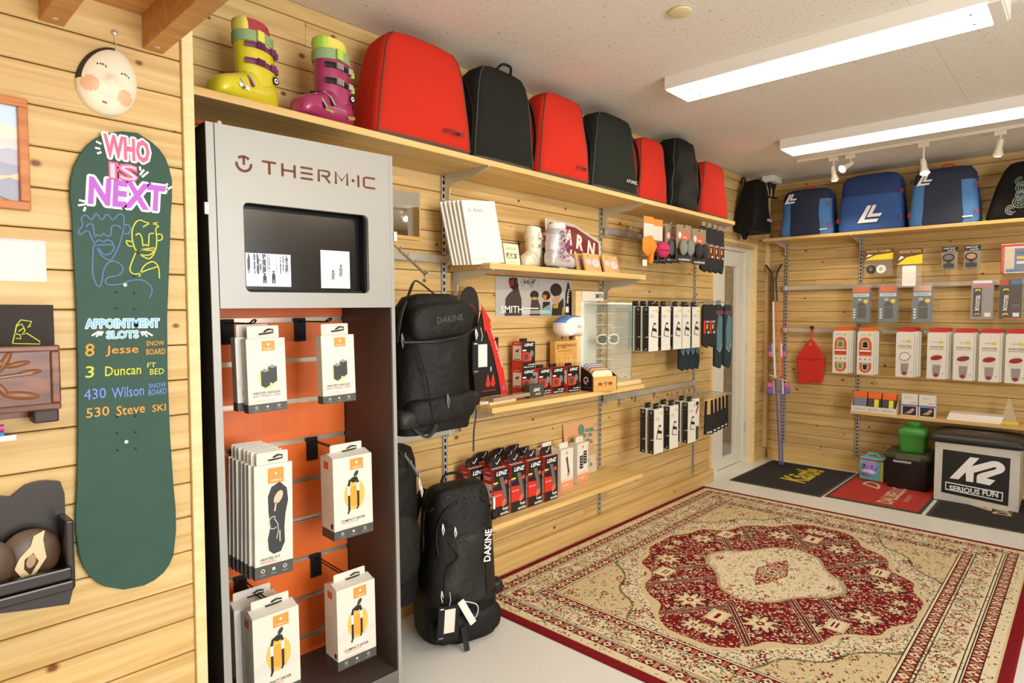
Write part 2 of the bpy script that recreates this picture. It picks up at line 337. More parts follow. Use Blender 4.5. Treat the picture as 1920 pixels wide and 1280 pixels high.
# ---------------- glazed door and the corridor behind it
dy = 2.235
d1 = MB().box(4.62, dy-.03, .02, 4.80, dy+.06, DZ-.004, dooru).box(5.30, dy-.03, .02, DX1-.004, dy+.06, DZ-.004, dooru).box(4.80, dy-.03, 1.83, 5.30, dy+.06, DZ-.004, dooru).box(4.62, dy-.035, 0, DX1-.004, dy+.06, .02, dooru).obj('door_1', bev=.002); struct(d1)
MB().box(4.803, dy-.012, .025, 4.93, dy+.03, 1.827, dooru).box(5.19, dy-.012, .025, 5.297, dy+.03, 1.827, dooru).box(4.93, dy-.012, .025, 5.19, dy+.03, .105, dooru).box(4.93, dy-.012, 1.70, 5.19, dy+.03, 1.827, dooru).obj('door_leaf', d1, bev=.003)
pane = mat('door_glass', (220, 228, 224), .01, alpha=.06, spec=.8)
MB().box(4.93, dy+.006, .105, 5.19, dy+.012, 1.70, pane).obj('pane', d1)
for z in (.32, 1.0, 1.66): MB().cyl((5.325, dy-.034, z-.045), (5.325, dy-.034, z+.045), .006, steel, 8).obj('hinge', d1)
wc = MB().box(3.9, 3.6, 0, FX+.4, 3.7, CEIL, gap).obj('wall_corridor'); struct(wc)
planks(wc, 3.9, FX+.3, 0, CEIL, lambda o, p, z: at(o, (p, 3.59, z)), PINE, seed=23)
cc = MB().box(3.9, D+.14, CEIL, FX+.4, 3.7, CEIL+.06, white).box(3.85, D+.14, 0, 3.9, 3.7, CEIL, white).box(FX+.35, D+.14, 0, FX+.4, 3.7, CEIL, PINE).obj('wall_corridor_side'); struct(cc)
t = thing('corridor_fill_lamp', 'unseen flat white lamp added to light the corridor behind the glazed door', 'ceiling light', (5.0, 3.0, CEIL)); MB().cbox(-.2, -.2, -.05, .2, .2, 0, white, .005).obj('housing', t)  # out of view, added to brighten the corridor seen through the glass
_m = bpy.data.materials.new('corridor_fill_glow'); _m.use_nodes = True; _m.node_tree.nodes['Principled BSDF'].inputs['Emission Color'].default_value = (1, .93, .8, 1); _m.node_tree.nodes['Principled BSDF'].inputs['Emission Strength'].default_value = 22
MB().box(-.18, -.18, -.056, .18, .18, -.05, _m).obj('diffuser', t)
# ================================================================ ceiling lights
lit = bpy.data.materials.new('light_panel'); lit.use_nodes = True
_b = lit.node_tree.nodes['Principled BSDF']; _b.inputs['Base Color'].default_value = (.9, .9, .88, 1); _b.inputs['Emission Color'].default_value = (1, .98, .93, 1); _b.inputs['Emission Strength'].default_value = TUBE
fix = mat('fixture_white', (232, 228, 220), .4)
def fixture(x0, label, ref=None):
    t = thing('ceiling_light', label, 'ceiling light', (x0+.115, .905 if x0 > 1 else .25, CEIL), group='fluorescent ceiling lights')
    if ref:
        for ch in ref.children: o = ch.copy(); COL.objects.link(o); o.parent = t
        return t
    w_, l_, h_ = .115, .645, .066
    MB().cbox(-w_, -l_, -h_+.004, w_, l_, -.0003, fix, .0015).obj('housing', t)
    MB().box(-w_+.006, -l_+.05, -h_-.001, w_-.006, l_-.008, -h_+.006, lit).obj('diffuser', t)
    MB().cbox(-w_+.006, -l_+.006, -h_-.002, w_-.006, -l_+.048, -h_+.012, fix, .003).obj('end_plate', t)
    for sx in (-.05, .05): MB().cyl((sx, -l_+.1, -h_-.003), (sx, -l_+.1, -h_), .006, grey, 8).obj('clip', t); MB().cyl((sx, l_-.1, -h_-.003), (sx, l_-.1, -h_), .006, grey, 8).obj('clip', t)
    return t
L1 = fixture(2.735, 'long white fluorescent ceiling light nearer the viewer, by the red bags')
fixture(4.24, 'long white fluorescent ceiling light beside the spotlight track', L1)
for i, x in enumerate((-.275, -1.78)): fixture(x,  ['fluorescent ceiling light above the viewer', 'fluorescent ceiling light behind the viewer'][i], L1)
o = MB().lathe([(.036, 0), (.043, -.004), (.043, -.009), (.034, -.012), (.004, -.012)][::-1], mat('ivory_plastic', (222, 208, 160), .5), 28, (2.186, 1.176, CEIL)).obj('ceiling_cover_plate', smooth=40)
tag(o, 'small round ivory cover plate on the ceiling', 'ceiling cover')
# spotlight track
trk = mat('track_white', (226, 218, 200), .4)
t = thing('light_track', 'white ceiling track that carries the spotlights', 'light track', (4.90, .9, CEIL))
MB().box(-.018, -1.0, -.02, .018, .76, 0, trk).obj('rail', t, bev=.002)
bulb = bpy.data.materials.new('warm_bulb'); bulb.use_nodes = True
_b = bulb.node_tree.nodes['Principled BSDF']; _b.inputs['Emission Color'].default_value = (1, .8, .5, 1); _b.inputs['Emission Strength'].default_value = 45
def spot(y, tilt, az, label, lit_=True, stem=.03):
    t = thing('track_spotlight', label, 'spotlight', (4.90, y, CEIL-.02), group='track spotlights')
    MB().cbox(-.014, -.03, -.028, .014, .03, 0, trk, .003).obj('adapter', t)
    MB().cyl((0, 0, -.028), (0, 0, -.03-stem), .006, trk, 10).obj('stem', t)
    d = Vector((math.sin(tilt)*math.cos(az), math.sin(tilt)*math.sin(az), -math.cos(tilt))); z0 = Vector((0, 0, -.035-stem))
    m = MB(); m.tube([z0-d*.02, z0+d*.0, z0+d*.045, z0+d*.07, z0+d*.082], [.014, .018, .018, .026, .03], trk, 16); m.obj('lamp_head', t, smooth=50)
    q = MB(); q.tube([z0+d*.0825, z0+d*.09, z0+d*.094], [.024, .018, .006], bulb, 14); q.obj('bulb', t, smooth=60)
    if lit_:
        l = bpy.data.lights.new('spot_lamp', 'SPOT'); l.energy = SPOT; l.spot_size = R(95); l.spot_blend = .6; l.color = (1, .82, .56); l.shadow_soft_size = .02
        lo = bpy.data.objects.new('spot_lamp', l); COL.objects.link(lo); lo.parent = t; lo.location = z0+d*.11; lo.rotation_euler = d.to_track_quat('-Z', 'Y').to_euler()
    return t
spot(1.41, R(25), R(0), 'white track spotlight at the left end pointing down', stem=.045)
spot(1.30, R(60), R(150), 'brightly lit track spotlight tilted towards the shelved wall', stem=.03)
spot(.86, R(20), R(-150), 'white track spotlight on a long stem before the right blue bag', stem=.09)
spot(.46, R(30), R(20), 'white track spotlight at the right edge above the patterned bag', stem=.03)
# second track behind the viewer; its lamps point at the shelved wall
t = thing('light_track', 'white ceiling track opposite the shelved wall', 'light track', (2.9, -1.25, CEIL)); MB().box(-1.5, -.018, -.02, 1.5, .018, 0, trk).obj('rail', t, bev=.002)
for k, (x, tx) in enumerate(((1.7, 1.7), (2.3, 2.2), (2.9, 2.7), (4.2, 3.6))):
    s_ = spot(0, R(68), math.atan2(3.4, tx-x), ['first', 'second', 'third', 'fourth'][k]+' spotlight on the track opposite the shelved wall', stem=.03); s_.location = (x, -1.25, CEIL-.02)
    for ch in s_.children:
        if ch.type == 'LIGHT': ch.data.energy = SPOT2; ch.data.spot_size = R(60)
t = thing('ceiling_box', 'small white twin junction box on the ceiling in the corner', 'junction box', (5.36, 2.02, CEIL))
MB().cbox(-.09, -.05, -.05, -.004, .05, 0, white, .004).cbox(.004, -.05, -.05, .09, .05, 0, white, .004).obj('box', t)
for s in (-.045, .045):
    MB().lathe([(.012, -.05), (.022, -.055), (.01, -.10), (.006, -.16)], black, 12, (s, 0, 0)).obj('cable_boot', t, smooth=40)
MB().tube([(-.11, 0, -.2), (-.06, 0, -.17), (.06, 0, -.165), (.12, 0, -.16)], .007, black).obj('cable', t)
# ================================================================ rug
def rug():
    L_, W_ = 2.49, 1.955; cs = .0042
    nx, ny = int(L_/cs), int(W_/cs); nx += nx % 2; ny += ny % 2
    hx, hy = nx//2, ny//2
    X, Y = np.meshgrid((np.arange(hx)+.5)*L_/nx, (np.arange(hy)+.5)*W_/ny, indexing='ij')   # one quarter, mirrored
    A_, B_ = L_/2, W_/2
    cream, beige, redc, dark, green, pink = [np.array(lin(c)) for c in ((222, 208, 174), (208, 188, 146), (122, 26, 30), (54, 34, 28), (122, 124, 92), (190, 136, 106))]
    img = np.zeros((hx, hy, 3)); img[:] = cream
    d = np.minimum(A_-X, B_-Y)          # distance from the border
    along = np.where(A_-X < B_-Y, Y, X)
    def put(mask, c): img[mask] = c
    r_ = np.random.default_rng(5)
    def flower(cx, cy, r, pc, cc, n=6, ring=None, mask=None):
        x0, x1 = int((cx-r*1.3)/L_*nx), int((cx+r*1.3)/L_*nx)+2; y0, y1 = int((cy-r*1.3)/W_*ny), int((cy+r*1.3)/W_*ny)+2
        x0, y0 = max(0, x0), max(0, y0)
        if x0 >= hx or y0 >= hy or x1 <= 0 or y1 <= 0: return
        xs, ys = X[x0:x1, y0:y1]-cx, Y[x0:x1, y0:y1]-cy; rr = np.hypot(xs, ys); th = np.arctan2(ys, xs); sub = img[x0:x1, y0:y1]
        ok = np.ones_like(rr, bool) if mask is None else mask[x0:x1, y0:y1]
        lim = r*(.72+.28*np.cos(n*th))
        if ring is not None: sub[(rr < lim*1.25) & ok] = ring
        sub[(rr < lim) & ok] = pc; sub[(rr < r*.34) & ok] = cc
    def flecks(n, mask, cols, s=(.004, .009), xr=(0, A_), yr=(0, B_)):
        for _ in range(n):
            cx, cy = r_.uniform(*xr), r_.uniform(*yr); i, j = int(cx/L_*nx), int(cy/W_*ny)
            if i >= hx or j >= hy or not mask[i, j]: continue
            a = r_.uniform(0, math.pi); l = r_.uniform(*s); k = 5
            x0, x1, y0, y1 = max(0, i-k), i+k, max(0, j-k), j+k
            xs, ys = X[x0:x1, y0:y1]-cx, Y[x0:x1, y0:y1]-cy
            u_, v_ = xs*math.cos(a)+ys*math.sin(a), -xs*math.sin(a)+ys*math.cos(a)
            img[x0:x1, y0:y1][((u_/l)**2+(v_/(l*.42))**2 < 1) & mask[x0:x1, y0:y1]] = cols[r_.integers(len(cols))]
    # field, corner spandrels, medallion
    fd = d > .325
    wob = .022*np.cos(28*X)+.022*np.cos(28*Y)
    lo = (X/.93)**1.35+(Y/.66)**1.35+wob*1.3            # outer medallion, scalloped
    medal = lo < .97; ii = (X/.40)**1.2+(Y/.325)**1.2+wob*1.5
    inner = ii < 1.0
    core = (X/.26+Y/.085+wob*2 < .9)
    edge = (lo < 1.025) & ~medal
    sp = fd & ((A_-.325-X)/.52+(B_-.325-Y)/.40+wob*1.6 < 1)
    spe = fd & ((A_-.325-X)/.52+(B_-.325-Y)/.40+wob*1.6 < 1.04) & ~sp
    put(sp, beige); put(spe, green*.8)
    field = fd & ~medal & ~edge
    flecks(9500, field & ~sp, [green, green, dark, redc*.9, pink, beige*.75], (.004, .0075))
    flecks(2400, sp, [green, dark, redc, pink, cream])
    for _ in range(46):
        cx, cy = r_.uniform(0, A_-.35), r_.uniform(0, B_-.35); flower(cx, cy, r_.uniform(.014, .026), redc if r_.random() < .7 else pink, cream, 6, dark if r_.random() < .4 else None, field)
    put(edge, beige); put(medal, redc)
    flecks(6500, medal, [cream, cream, pink, beige, dark], (.004, .008))
    for _ in range(40):
        cx, cy = r_.uniform(0, .8), r_.uniform(0, .5); flower(cx, cy, r_.uniform(.014, .022), cream, redc, 5, dark, medal)
    for cx, cy, rr in ((.56, .16, .075), (.20, .47, .07), (.76, .04, .055), (.45, .33, .05), (.05, .55, .04)):
        flower(cx, cy, rr, beige, cream, 8, dark, medal); flower(cx, cy, rr*.62, cream, redc, 6, None, medal); flower(cx, cy, rr*.3, redc, beige, 5, None, medal)
    # ladder bands crossing the medallion
    for k in (.50, .62, .86):
        q = np.abs(X/.93-Y/.66-(k-.62)*2.2)
        band = medal & ~inner & (q < .035); put(band, cream); put(band & (np.abs(q-.024) < .007), dark); put(band & (q < .012), redc)
    for cx, cy in ((.62, .0), (.36, .40)):
        m_ = (np.abs(X-cx) < .055) & (np.abs(Y-cy) < .04); put(m_, beige); put((np.abs(X-cx) < .042) & (np.abs(Y-cy) < .028), cream); put((np.abs(X-cx) < .028) & (np.abs(Y-cy) < .017) & ((Y*120).astype(int) % 2 == 0), redc)
    ie = (ii < 1.07) & ~inner; put(ie, beige*.7)
    put(inner, cream)
    flecks(4600, inner, [green, green, dark, redc, pink, beige*.8], (.004, .007))
    for _ in range(14): flower(r_.uniform(0, .45), r_.uniform(0, .3), r_.uniform(.012, .02), redc, cream, 6, None, inner)
    put(core, redc); flecks(900, core, [cream, pink, beige], (.004, .008), (0, .3), (0, .2)); flower(0, 0, .04, cream, redc, 8, dark)
    # borders
    def band(a, b): return (d > a) & (d <= b)
    put(band(.055, .325), cream); put(d <= .042, redc*1.02)
    put(band(.042, .052), beige)
    flecks(2600, band(.055, .09), [green, redc, dark, pink]); flecks(9000, band(.165, .275), [green, green, dark, redc, pink, beige])
    for g0, g1 in ((.088, .135), (.268, .315)):
        put(band(g0, g1), redc); put(band(g0, g0+.005) | band(g1-.005, g1), dark)
        s = .062; ph = (along % s)-s/2; mid = np.abs(d-(g0+g1)/2)
        put(band(g0+.006, g1-.006) & (np.abs(ph)+mid*.9 < .019), cream); put(band(g0, g1) & (np.abs(ph)+mid < .008), dark)
        put(band(g0+.006, g1-.006) & (np.abs(np.abs(ph)-.026) < .0035), pink); flecks(2600, band(g0+.006, g1-.006), [pink, beige, redc*.5], (.003, .006))
    put(band(.138, .142) | band(.152, .156) | band(.258, .262) | band(.322, .326), dark*1.3)
    flecks(1800, band(.142, .152), [redc, green])
    for k in range(9):
        p = .075+k*.155
        for cx, cy in ((p, B_-.207), (A_-.207, p)):
            if cx > A_-.19 or cy > B_-.19: continue
            if k % 2 == 0:
                for a in range(8): flower(cx+.034*math.cos(a*math.pi/4), cy+.034*math.sin(a*math.pi/4), .012, redc, pink, 4)
                flower(cx, cy, .016, beige, redc, 5)
            else: flower(cx, cy, .045, beige, cream, 8, green); flower(cx, cy, .020, redc, cream, 5)
    flower(A_-.207, B_-.207, .04, redc, cream, 8, beige)
    full = np.concatenate([img[::-1], img], 0); full = np.concatenate([full[:, ::-1], full], 1)
    full = np.clip(full*(1+rng.normal(0, .05, full.shape[:2]))[..., None], 0, 1)
    NX, NY = full.shape[:2]
    gx, gy = np.meshgrid(np.linspace(-A_, A_, NX+1), np.linspace(-B_, B_, NY+1), indexing='ij')
    gz = .009+rng.normal(0, .0004, gx.shape); edge_ = np.minimum(A_-abs(gx), B_-abs(gy)); gz = np.where(edge_ < .006, .001+edge_*1.2, gz)
    co = np.stack([gx, gy, gz], -1).reshape(-1, 3)
    idx = np.arange((NX+1)*(NY+1)).reshape(NX+1, NY+1); q = np.stack([idx[:-1, :-1], idx[1:, :-1], idx[1:, 1:], idx[:-1, 1:]], -1).reshape(-1, 4)
    me = bpy.data.meshes.new('rug'); me.vertices.add(len(co)); me.vertices.foreach_set('co', co.ravel()); me.loops.add(q.size); me.loops.foreach_set('vertex_index', q.ravel().astype(np.int32))
    me.polygons.add(len(q)); me.polygons.foreach_set('loop_start', np.arange(0, q.size, 4, dtype=np.int32)); me.polygons.foreach_set('loop_total', np.full(len(q), 4, np.int32)); me.update(); me.validate()
    ca = me.color_attributes.new('pile_colour', 'FLOAT_COLOR', 'CORNER')
    cc = np.ones((len(q), 4, 4), np.float32); cc[..., :3] = full.reshape(-1, 3)[:, None]; ca.data.foreach_set('color', cc.ravel())
    m = bpy.data.materials.new('rug_pile'); m.use_nodes = True; nt = m.node_tree; b = nt.nodes['Principled BSDF']; b.inputs['Roughness'].default_value = .95; b.inputs['Specular IOR Level'].default_value = .1
    at_ = nt.nodes.new('ShaderNodeAttribute'); at_.attribute_name = 'pile_colour'; nt.links.new(at_.outputs['Color'], b.inputs['Base Color'])
    me.materials.append(m); o = bpy.data.objects.new('persian_rug', me); COL.objects.link(o); o.location = ((1.90+4.39)/2, 2.128-W_/2, .001)
    return tag(o, 'large red and cream oriental rug with a medallion on the floor', 'rug')
rug()
# ================================================================ shelf uprights, brackets, boards
def slot_upright(z0, z1):
    m = MB(); m.box(-.013, -.011, z0, -.0115, 0, z1, steel).box(.0115, -.011, z0, .013, 0, z1, steel).box(-.013, -.011, z0, -.005, -.0095, z1, steel).box(.005, -.011, z0, .013, -.0095, z1, steel).box(-.012, -.002, z0, .012, 0, z1, black)
    z = z0+.01; 
    while z < z1-.01: m.box(-.005, -.011, z, .005, -.0095, z+.012, steel); z += .03
    return m
ups = [(1.86, .10, 1.93, 'slotted steel upright on the shelved wall behind the hanging backpack'), (3.085, .10, 1.93, 'slotted steel upright on the shelved wall between shelves and sock racks'), (4.286, .11, 1.93, 'slotted steel upright on the shelved wall beside the glazed door')]
for x, a, b, lab in ups:
    o = slot_upright(a, b).obj('shelf_upright'); at(o, (x, D, 0)); tag(o, lab, 'upright', 'slotted shelf uprights')
for y, a, b, lab in [(2.0, .16, 1.93, 'slotted steel upright on the far wall beside the skis'), (1.41, .13, 1.93, 'slotted steel upright on the far wall beside the red bucket scoop')]:
    o = slot_upright(a, b).obj('shelf_upright'); at(o, (FX, y, 0), FAR); tag(o, lab, 'upright', 'slotted shelf uprights')
def bracket(dep, z, par, x, y, rz=0):
    m = MB().plane((0, 0, 0), (0, 1, 0)); pts = [(0, 0), (0, -.11), (-.028, -.11), (-.03, -.06), (-.05, -.042), (-dep*.66, -.032), (-dep, -.006), (-dep, 0)]
    m.poly([(a-.012, b) for a, b in pts], -.002, .002, steel); m.box(-.006, -dep-.012, -.003, .006, -.012, 0, steel)
    o = m.obj('shelf_bracket', par, bev=.0008); o.location = (x, y, z); return o
def shelf(x0, x1, y0, y1, zt, th, label, brs, name='wall_shelf', rz=0, loc=None):
    """board from local x0..x1; local y0 is the front edge, y1 the back"""
    t = thing(name, label, 'shelf', loc or (0, 0, 0), rz, group='pine wall shelves')
    MB().cbox(x0, y0, zt-th, x1, y1, zt, PINE_S, .0025).obj('board', t)
    for b in brs: bracket(y1-y0-.01, zt-th, t, b, y1)
    return t
shelf(.632, 4.30, 1.87, D-.012, 1.955, .024, 'long pine top shelf that carries the ski boots and boot bags', [1.86, 3.085, 4.26])
shelf(1.885, 3.15, 1.89, D-.012, 1.53, .026, 'pine shelf with white magazines and a flowery ski boot', [1.905, 3.10])
shelf(1.905, 3.16, 1.90, D-.012, .902, .024, 'pine shelf with the red and black battery boxes and sunglasses case', [1.925, 3.10])
shelf(1.905, 3.155, 1.90, D-.012, .381, .026, 'lowest pine shelf with the heated sock boxes', [1.925, 3.10])
shelf(-2.10, .9, -.30, -.012, 1.945, .024, 'pine top shelf on the far wall under the blue bags', [-2.0, -1.41], rz=FAR, loc=(FX, 0, 0))
shelf(-1.405, .9, -.24, -.012, .532, .022, 'low pine shelf on the far wall above the storage boxes', [-1.39], rz=FAR, loc=(FX, 0, 0))
def rail(L, label, par=None):
    m = MB().box(0, -.028, -.016, L, -.02, .016, chrome); t = m.obj('hanging_rail', bev=.001); tag(t, label, 'rail', 'flat chrome hanging rails')
    for x in (.012, L-.012): MB().cbox(x-.016, -.03, -.022, x+.016, 0, .022, chrome, .003).obj('rail_clamp', t)
    return t
at(rail(1.15, 'upper chrome hanging rail on the shelved wall behind the headbands'), (3.115, D-.012, 1.80))
at(rail(1.15, 'lower chrome hanging rail on the shelved wall below the sunglasses shelf'), (3.115, D-.012, .80))
at(rail(1.15, 'middle chrome hanging rail on the shelved wall behind the knee brace boxes'), (3.115, D-.012, 1.36))
at(rail(1.2, 'chrome hanging rail on the shelved wall beside the grey display cabinet'), (.69, D-.012, 1.555))
at(rail(1.2, 'chrome hanging rail on the shelved wall above the standing backpack'), (.69, D-.012, .78))
at(rail(2.6, 'upper chrome hanging rail along the far wall'), (FX-.012, 2.015, 1.528), FAR)
at(rail(2.6, 'lower chrome hanging rail along the far wall'), (FX-.012, 2.008, 1.162), FAR)

# ================================================================ grey display cabinet
CABL, CABZ, CABR = (.682, 1.72, 0), -.0537, -.0106
cab = thing('display_cabinet', 'tall grey display cabinet with a screen and an orange back panel', 'display stand', CABL, CABZ, ry=CABR)
silv = mat('cabinet_silver', (160, 160, 156), .42, .2); cdark = mat('cabinet_dark', (74, 66, 62), .5); cside = mat('cabinet_black', (34, 32, 30), .6)
W_, H_, HB, DP = .575, 1.82, 1.328, .38
m = MB(); m.box(0, .003, 0, .018, DP, H_, cside).obj('side_panel', cab, bev=.001)
m = MB(); m.box(W_-.016, .003, 0, W_, DP, H_, cdark).obj('side_panel', cab, bev=.001)
MB().box(0, 0, 0, .021, .004, H_, silv).obj('front_post', cab, bev=.001); MB().box(W_-.013, 0, 0, W_, .004, H_, silv).obj('front_post', cab, bev=.001)
MB().box(0, .01, H_-.018, W_, DP, H_-.002, cdark).obj('top_panel', cab)
ox0, ox1, oz0, oz1 = .091, .480, 1.373, 1.619
hd = MB(); hd.box(.0225, -.001, oz1, W_-.0145, .014, H_-.001, silv).box(.0225, -.001, HB, W_-.0145, .014, oz0, silv).box(.0225, -.001, oz0, ox0, .014, oz1, silv).box(ox1, -.001, oz0, W_-.0145, .014, oz1, silv)
for cx, cz, a in ((ox0, oz0, 180), (ox1, oz0, 270), (ox1, oz1, 0), (ox0, oz1, 90)):
    r0 = .016; sx = 1 if a in (270, 0) else -1; sz = 1 if a in (0, 90) else -1; q = [(cx, cz)]
    q += [(cx-sx*r0+r0*math.cos(R(a+15*i)), cz-sz*r0+r0*math.sin(R(a+15*i))) for i in range(7)]
    hd.front().poly(q, -.014, .001, silv)
hd = hd.obj('header_panel', cab)
cut = mat('sign_cutout', (104, 52, 24), .7)
s = MB(); wd = .0062; zl, zh = 1.7035, 1.7405
def L(pts): s.stroke(pts, wd, cut, .0018)
cx, cz, r1 = .0965, 1.7225, .0205
s.ring(cx, cz, r1-.0045, r1+.0025, cut, .0018, 20, 172, 368); s.ring(cx, cz, r1-.0045, r1+.0025, cut, .0018, 10, 45, 135); L([(cx, cz+r1), (cx, cz-.003)]); s.obj('sign_logo', hd); s = MB()
def X_(i): return .150+i
L([(.149, zh-.003), (.184, zh-.003)]); L([(.1665, zh-.003), (.1665, zl)])
L([(.2, zh), (.2, zl)]); L([(.232, zh), (.232, zl)]); L([(.2, 1.722), (.232, 1.722)])
for z in (zl+.003, 1.722, zh-.003): L([(.248, z), (.281, z)])
L([(.298, zl), (.298, zh-.003), (.324, zh-.003), (.328, 1.735), (.328, 1.728), (.324, 1.722), (.305, 1.722)]); L([(.316, 1.720), (.330, zl)])
L([(.347, zl), (.347, zh), (.364, 1.716), (.381, zh), (.381, zl)])
s.ell(.3985, 1.7215, .0048, .0048, cut, .0018); L([(.415, zl), (.415, zh)])
L([(.468, zh-.003), (.438, zh-.003), (.432, 1.734), (.432, 1.710), (.438, zl+.003), (.468, zl+.003)])
sg = s.obj('sign_lettering', hd); sg['label'] = 'dark cut-out sign reading THERM-IC with a round logo'; sg.location.x = .0; sg.scale.x = 1.0
# the letters run from .147 to .508 across the header
for v in sg.data.vertices:
    if v.co.x > .13: v.co.x = .147+(v.co.x-.149)*(.361/.319)
scr = MB(); scr.box(.03, .045, HB+.02, W_-.03, .06, H_-.16, blackgloss); scr = scr.obj('monitor', cab)
MB().box(ox1-.006, .016, oz0-.02, ox1+.012, .05, oz1+.02, black).obj('monitor_bezel', scr); MB().box(.05, .03, oz0-.03, W_-.05, .046, oz0+.008, black).obj('monitor_base', scr)
pw = mat('screen_white', (232, 236, 244), .4, emit=.35); ph = MB().front(.045)
ph.rect(.110, 1.391, .2417, 1.4852, pw, .0015)
tr_ = mat('screen_trees', (70, 74, 92), .4, emit=.1); rr = random.Random(4)
for i in range(34): x = .112+rr.random()*.127; wv = rr.uniform(.001, .0035); z = 1.425+rr.random()*.012; ph.rect(x, z, x+wv, 1.484-rr.random()*.01*(i % 3), tr_, .002)
for i in range(60): x = .112+rr.random()*.124; ph.ell(x, 1.43+rr.random()*.05, rr.uniform(.002, .005), .0014, pw, .0024, 8, rr.uniform(-1, 1))
dk = mat('screen_dark', (36, 40, 56), .4)
for x, h in ((.163, .026), (.189, .034)): ph.ell(x, 1.402+h*.55, .0055, h*.3, dk, .003, 10).ell(x, 1.402+h*.95, .003, .0035, dk, .003, 8).rect(x-.005, 1.400, x-.001, 1.402+h*.4, dk, .003).rect(x+.001, 1.400, x+.005, 1.402+h*.4, dk, .003)
ph.obj('screen_photo', scr); ph = MB().front(.045)
ph.rect(.3375, 1.389, .4362, 1.5057, pw, .0015)
for x, z, h in ((.378, 1.42, .022), (.405, 1.43, .03)): ph.ell(x, z+h*.55, .006, h*.35, greyink, .003, 10).ell(x, z+h, .003, .004, dk, .003, 8).rect(x-.006, z-.004, x+.004, z+h*.3, greyink, .003)
ph.obj('screen_photo', scr)
# orange slat wall
oran = mat('orange_laminate', (232, 112, 42), .4); alu = mat('aluminium_groove', (196, 186, 168), .35, .8)
sw = MB().box(.016, .334, .1, W_-.016, .345, HB+.1, cdark).obj('back_panel', cab)
gz = [1.289-.1407*k for k in range(9)]
edges = [HB+.09]+gz+[.1]
for i in range(len(edges)-1):
    a, b = edges[i+1]+(.008 if i < 9 else 0), edges[i]-.008
    if b-a > .01: MB().cbox(.018, .32, a, W_-.018, .334, b, oran, .0015).obj('slat', sw)
for z in gz: MB().box(.018, .328, z-.008, W_-.018, .334, z+.008, alu).box(.018, .321, z-.0085, W_-.018, .333, z-.006, alu).obj('groove_strip', sw)
MB().box(.016, .003, .085, W_-.014, .334, .10, cdark).obj('base_shelf', cab); MB().box(.02, .001, 0, W_-.012, .012, .10, mat('cabinet_base', (104, 100, 94), .5)).obj('plinth', cab, bev=.001)
for zz, xx in ((1.592, -.004), (1.56, W_+.004)): 
    MB().cbox(xx-.006, -.006, zz-.016, xx+.006, .004, zz+.016, steel, .002).obj('rail_clip', cab)
CABM = Matrix.Translation(CABL) @ Matrix.Rotation(CABZ, 4, 'Z') @ Matrix.Rotation(CABR, 4, 'Y')
def cw(x, y, z): return CABM @ Vector((x, y, z))
t = thing('orange_cord', 'orange cord end with a pale plug on top of the grey cabinet', 'cord', cw(.02, .05, 1.822)); MB().tube(bez([(-.02, .12, .008), (-.03, .08, .008), (-.012, .04, .012), (.004, .015, .010)], 6), .0065, mat('cord_orange', (206, 100, 44), .5), 8).obj('cord', t, smooth=60); MB().tube([(.004, .015, .010), (.02, -.01, .008)], .003, chrome, 8).obj('pin', t); MB().ball((.026, -.018, .008), .007, mat('plug_cream', (216, 204, 170), .5)).obj('plug', t, smooth=60)
# hooks: black plate and twin wire
def hook(x, z, ln, label):
    t = thing('display_hook', label, 'hook', cw(x, .318, z), CABZ, group='black hooks in the grey cabinet', ry=CABR)
    MB().cbox(-.02, -.007, -.075, .02, 0, .006, black, .002).obj('plate', t)
    m = MB()
    for s_ in (-.006, .006): m.tube([(s_, -.003, -.006), (s_, -.02, -.006), (s_, -ln+.02, -.006), (s_, -ln, -.002)], .0022, black, 6)
    m.tube([(-.006, -ln, -.002), (-.005, -ln-.012, .004), (0, -ln-.016, .006), (.005, -ln-.012, .004), (.006, -ln, -.002)], .0026, black, 6).obj('wire', t)
    return t
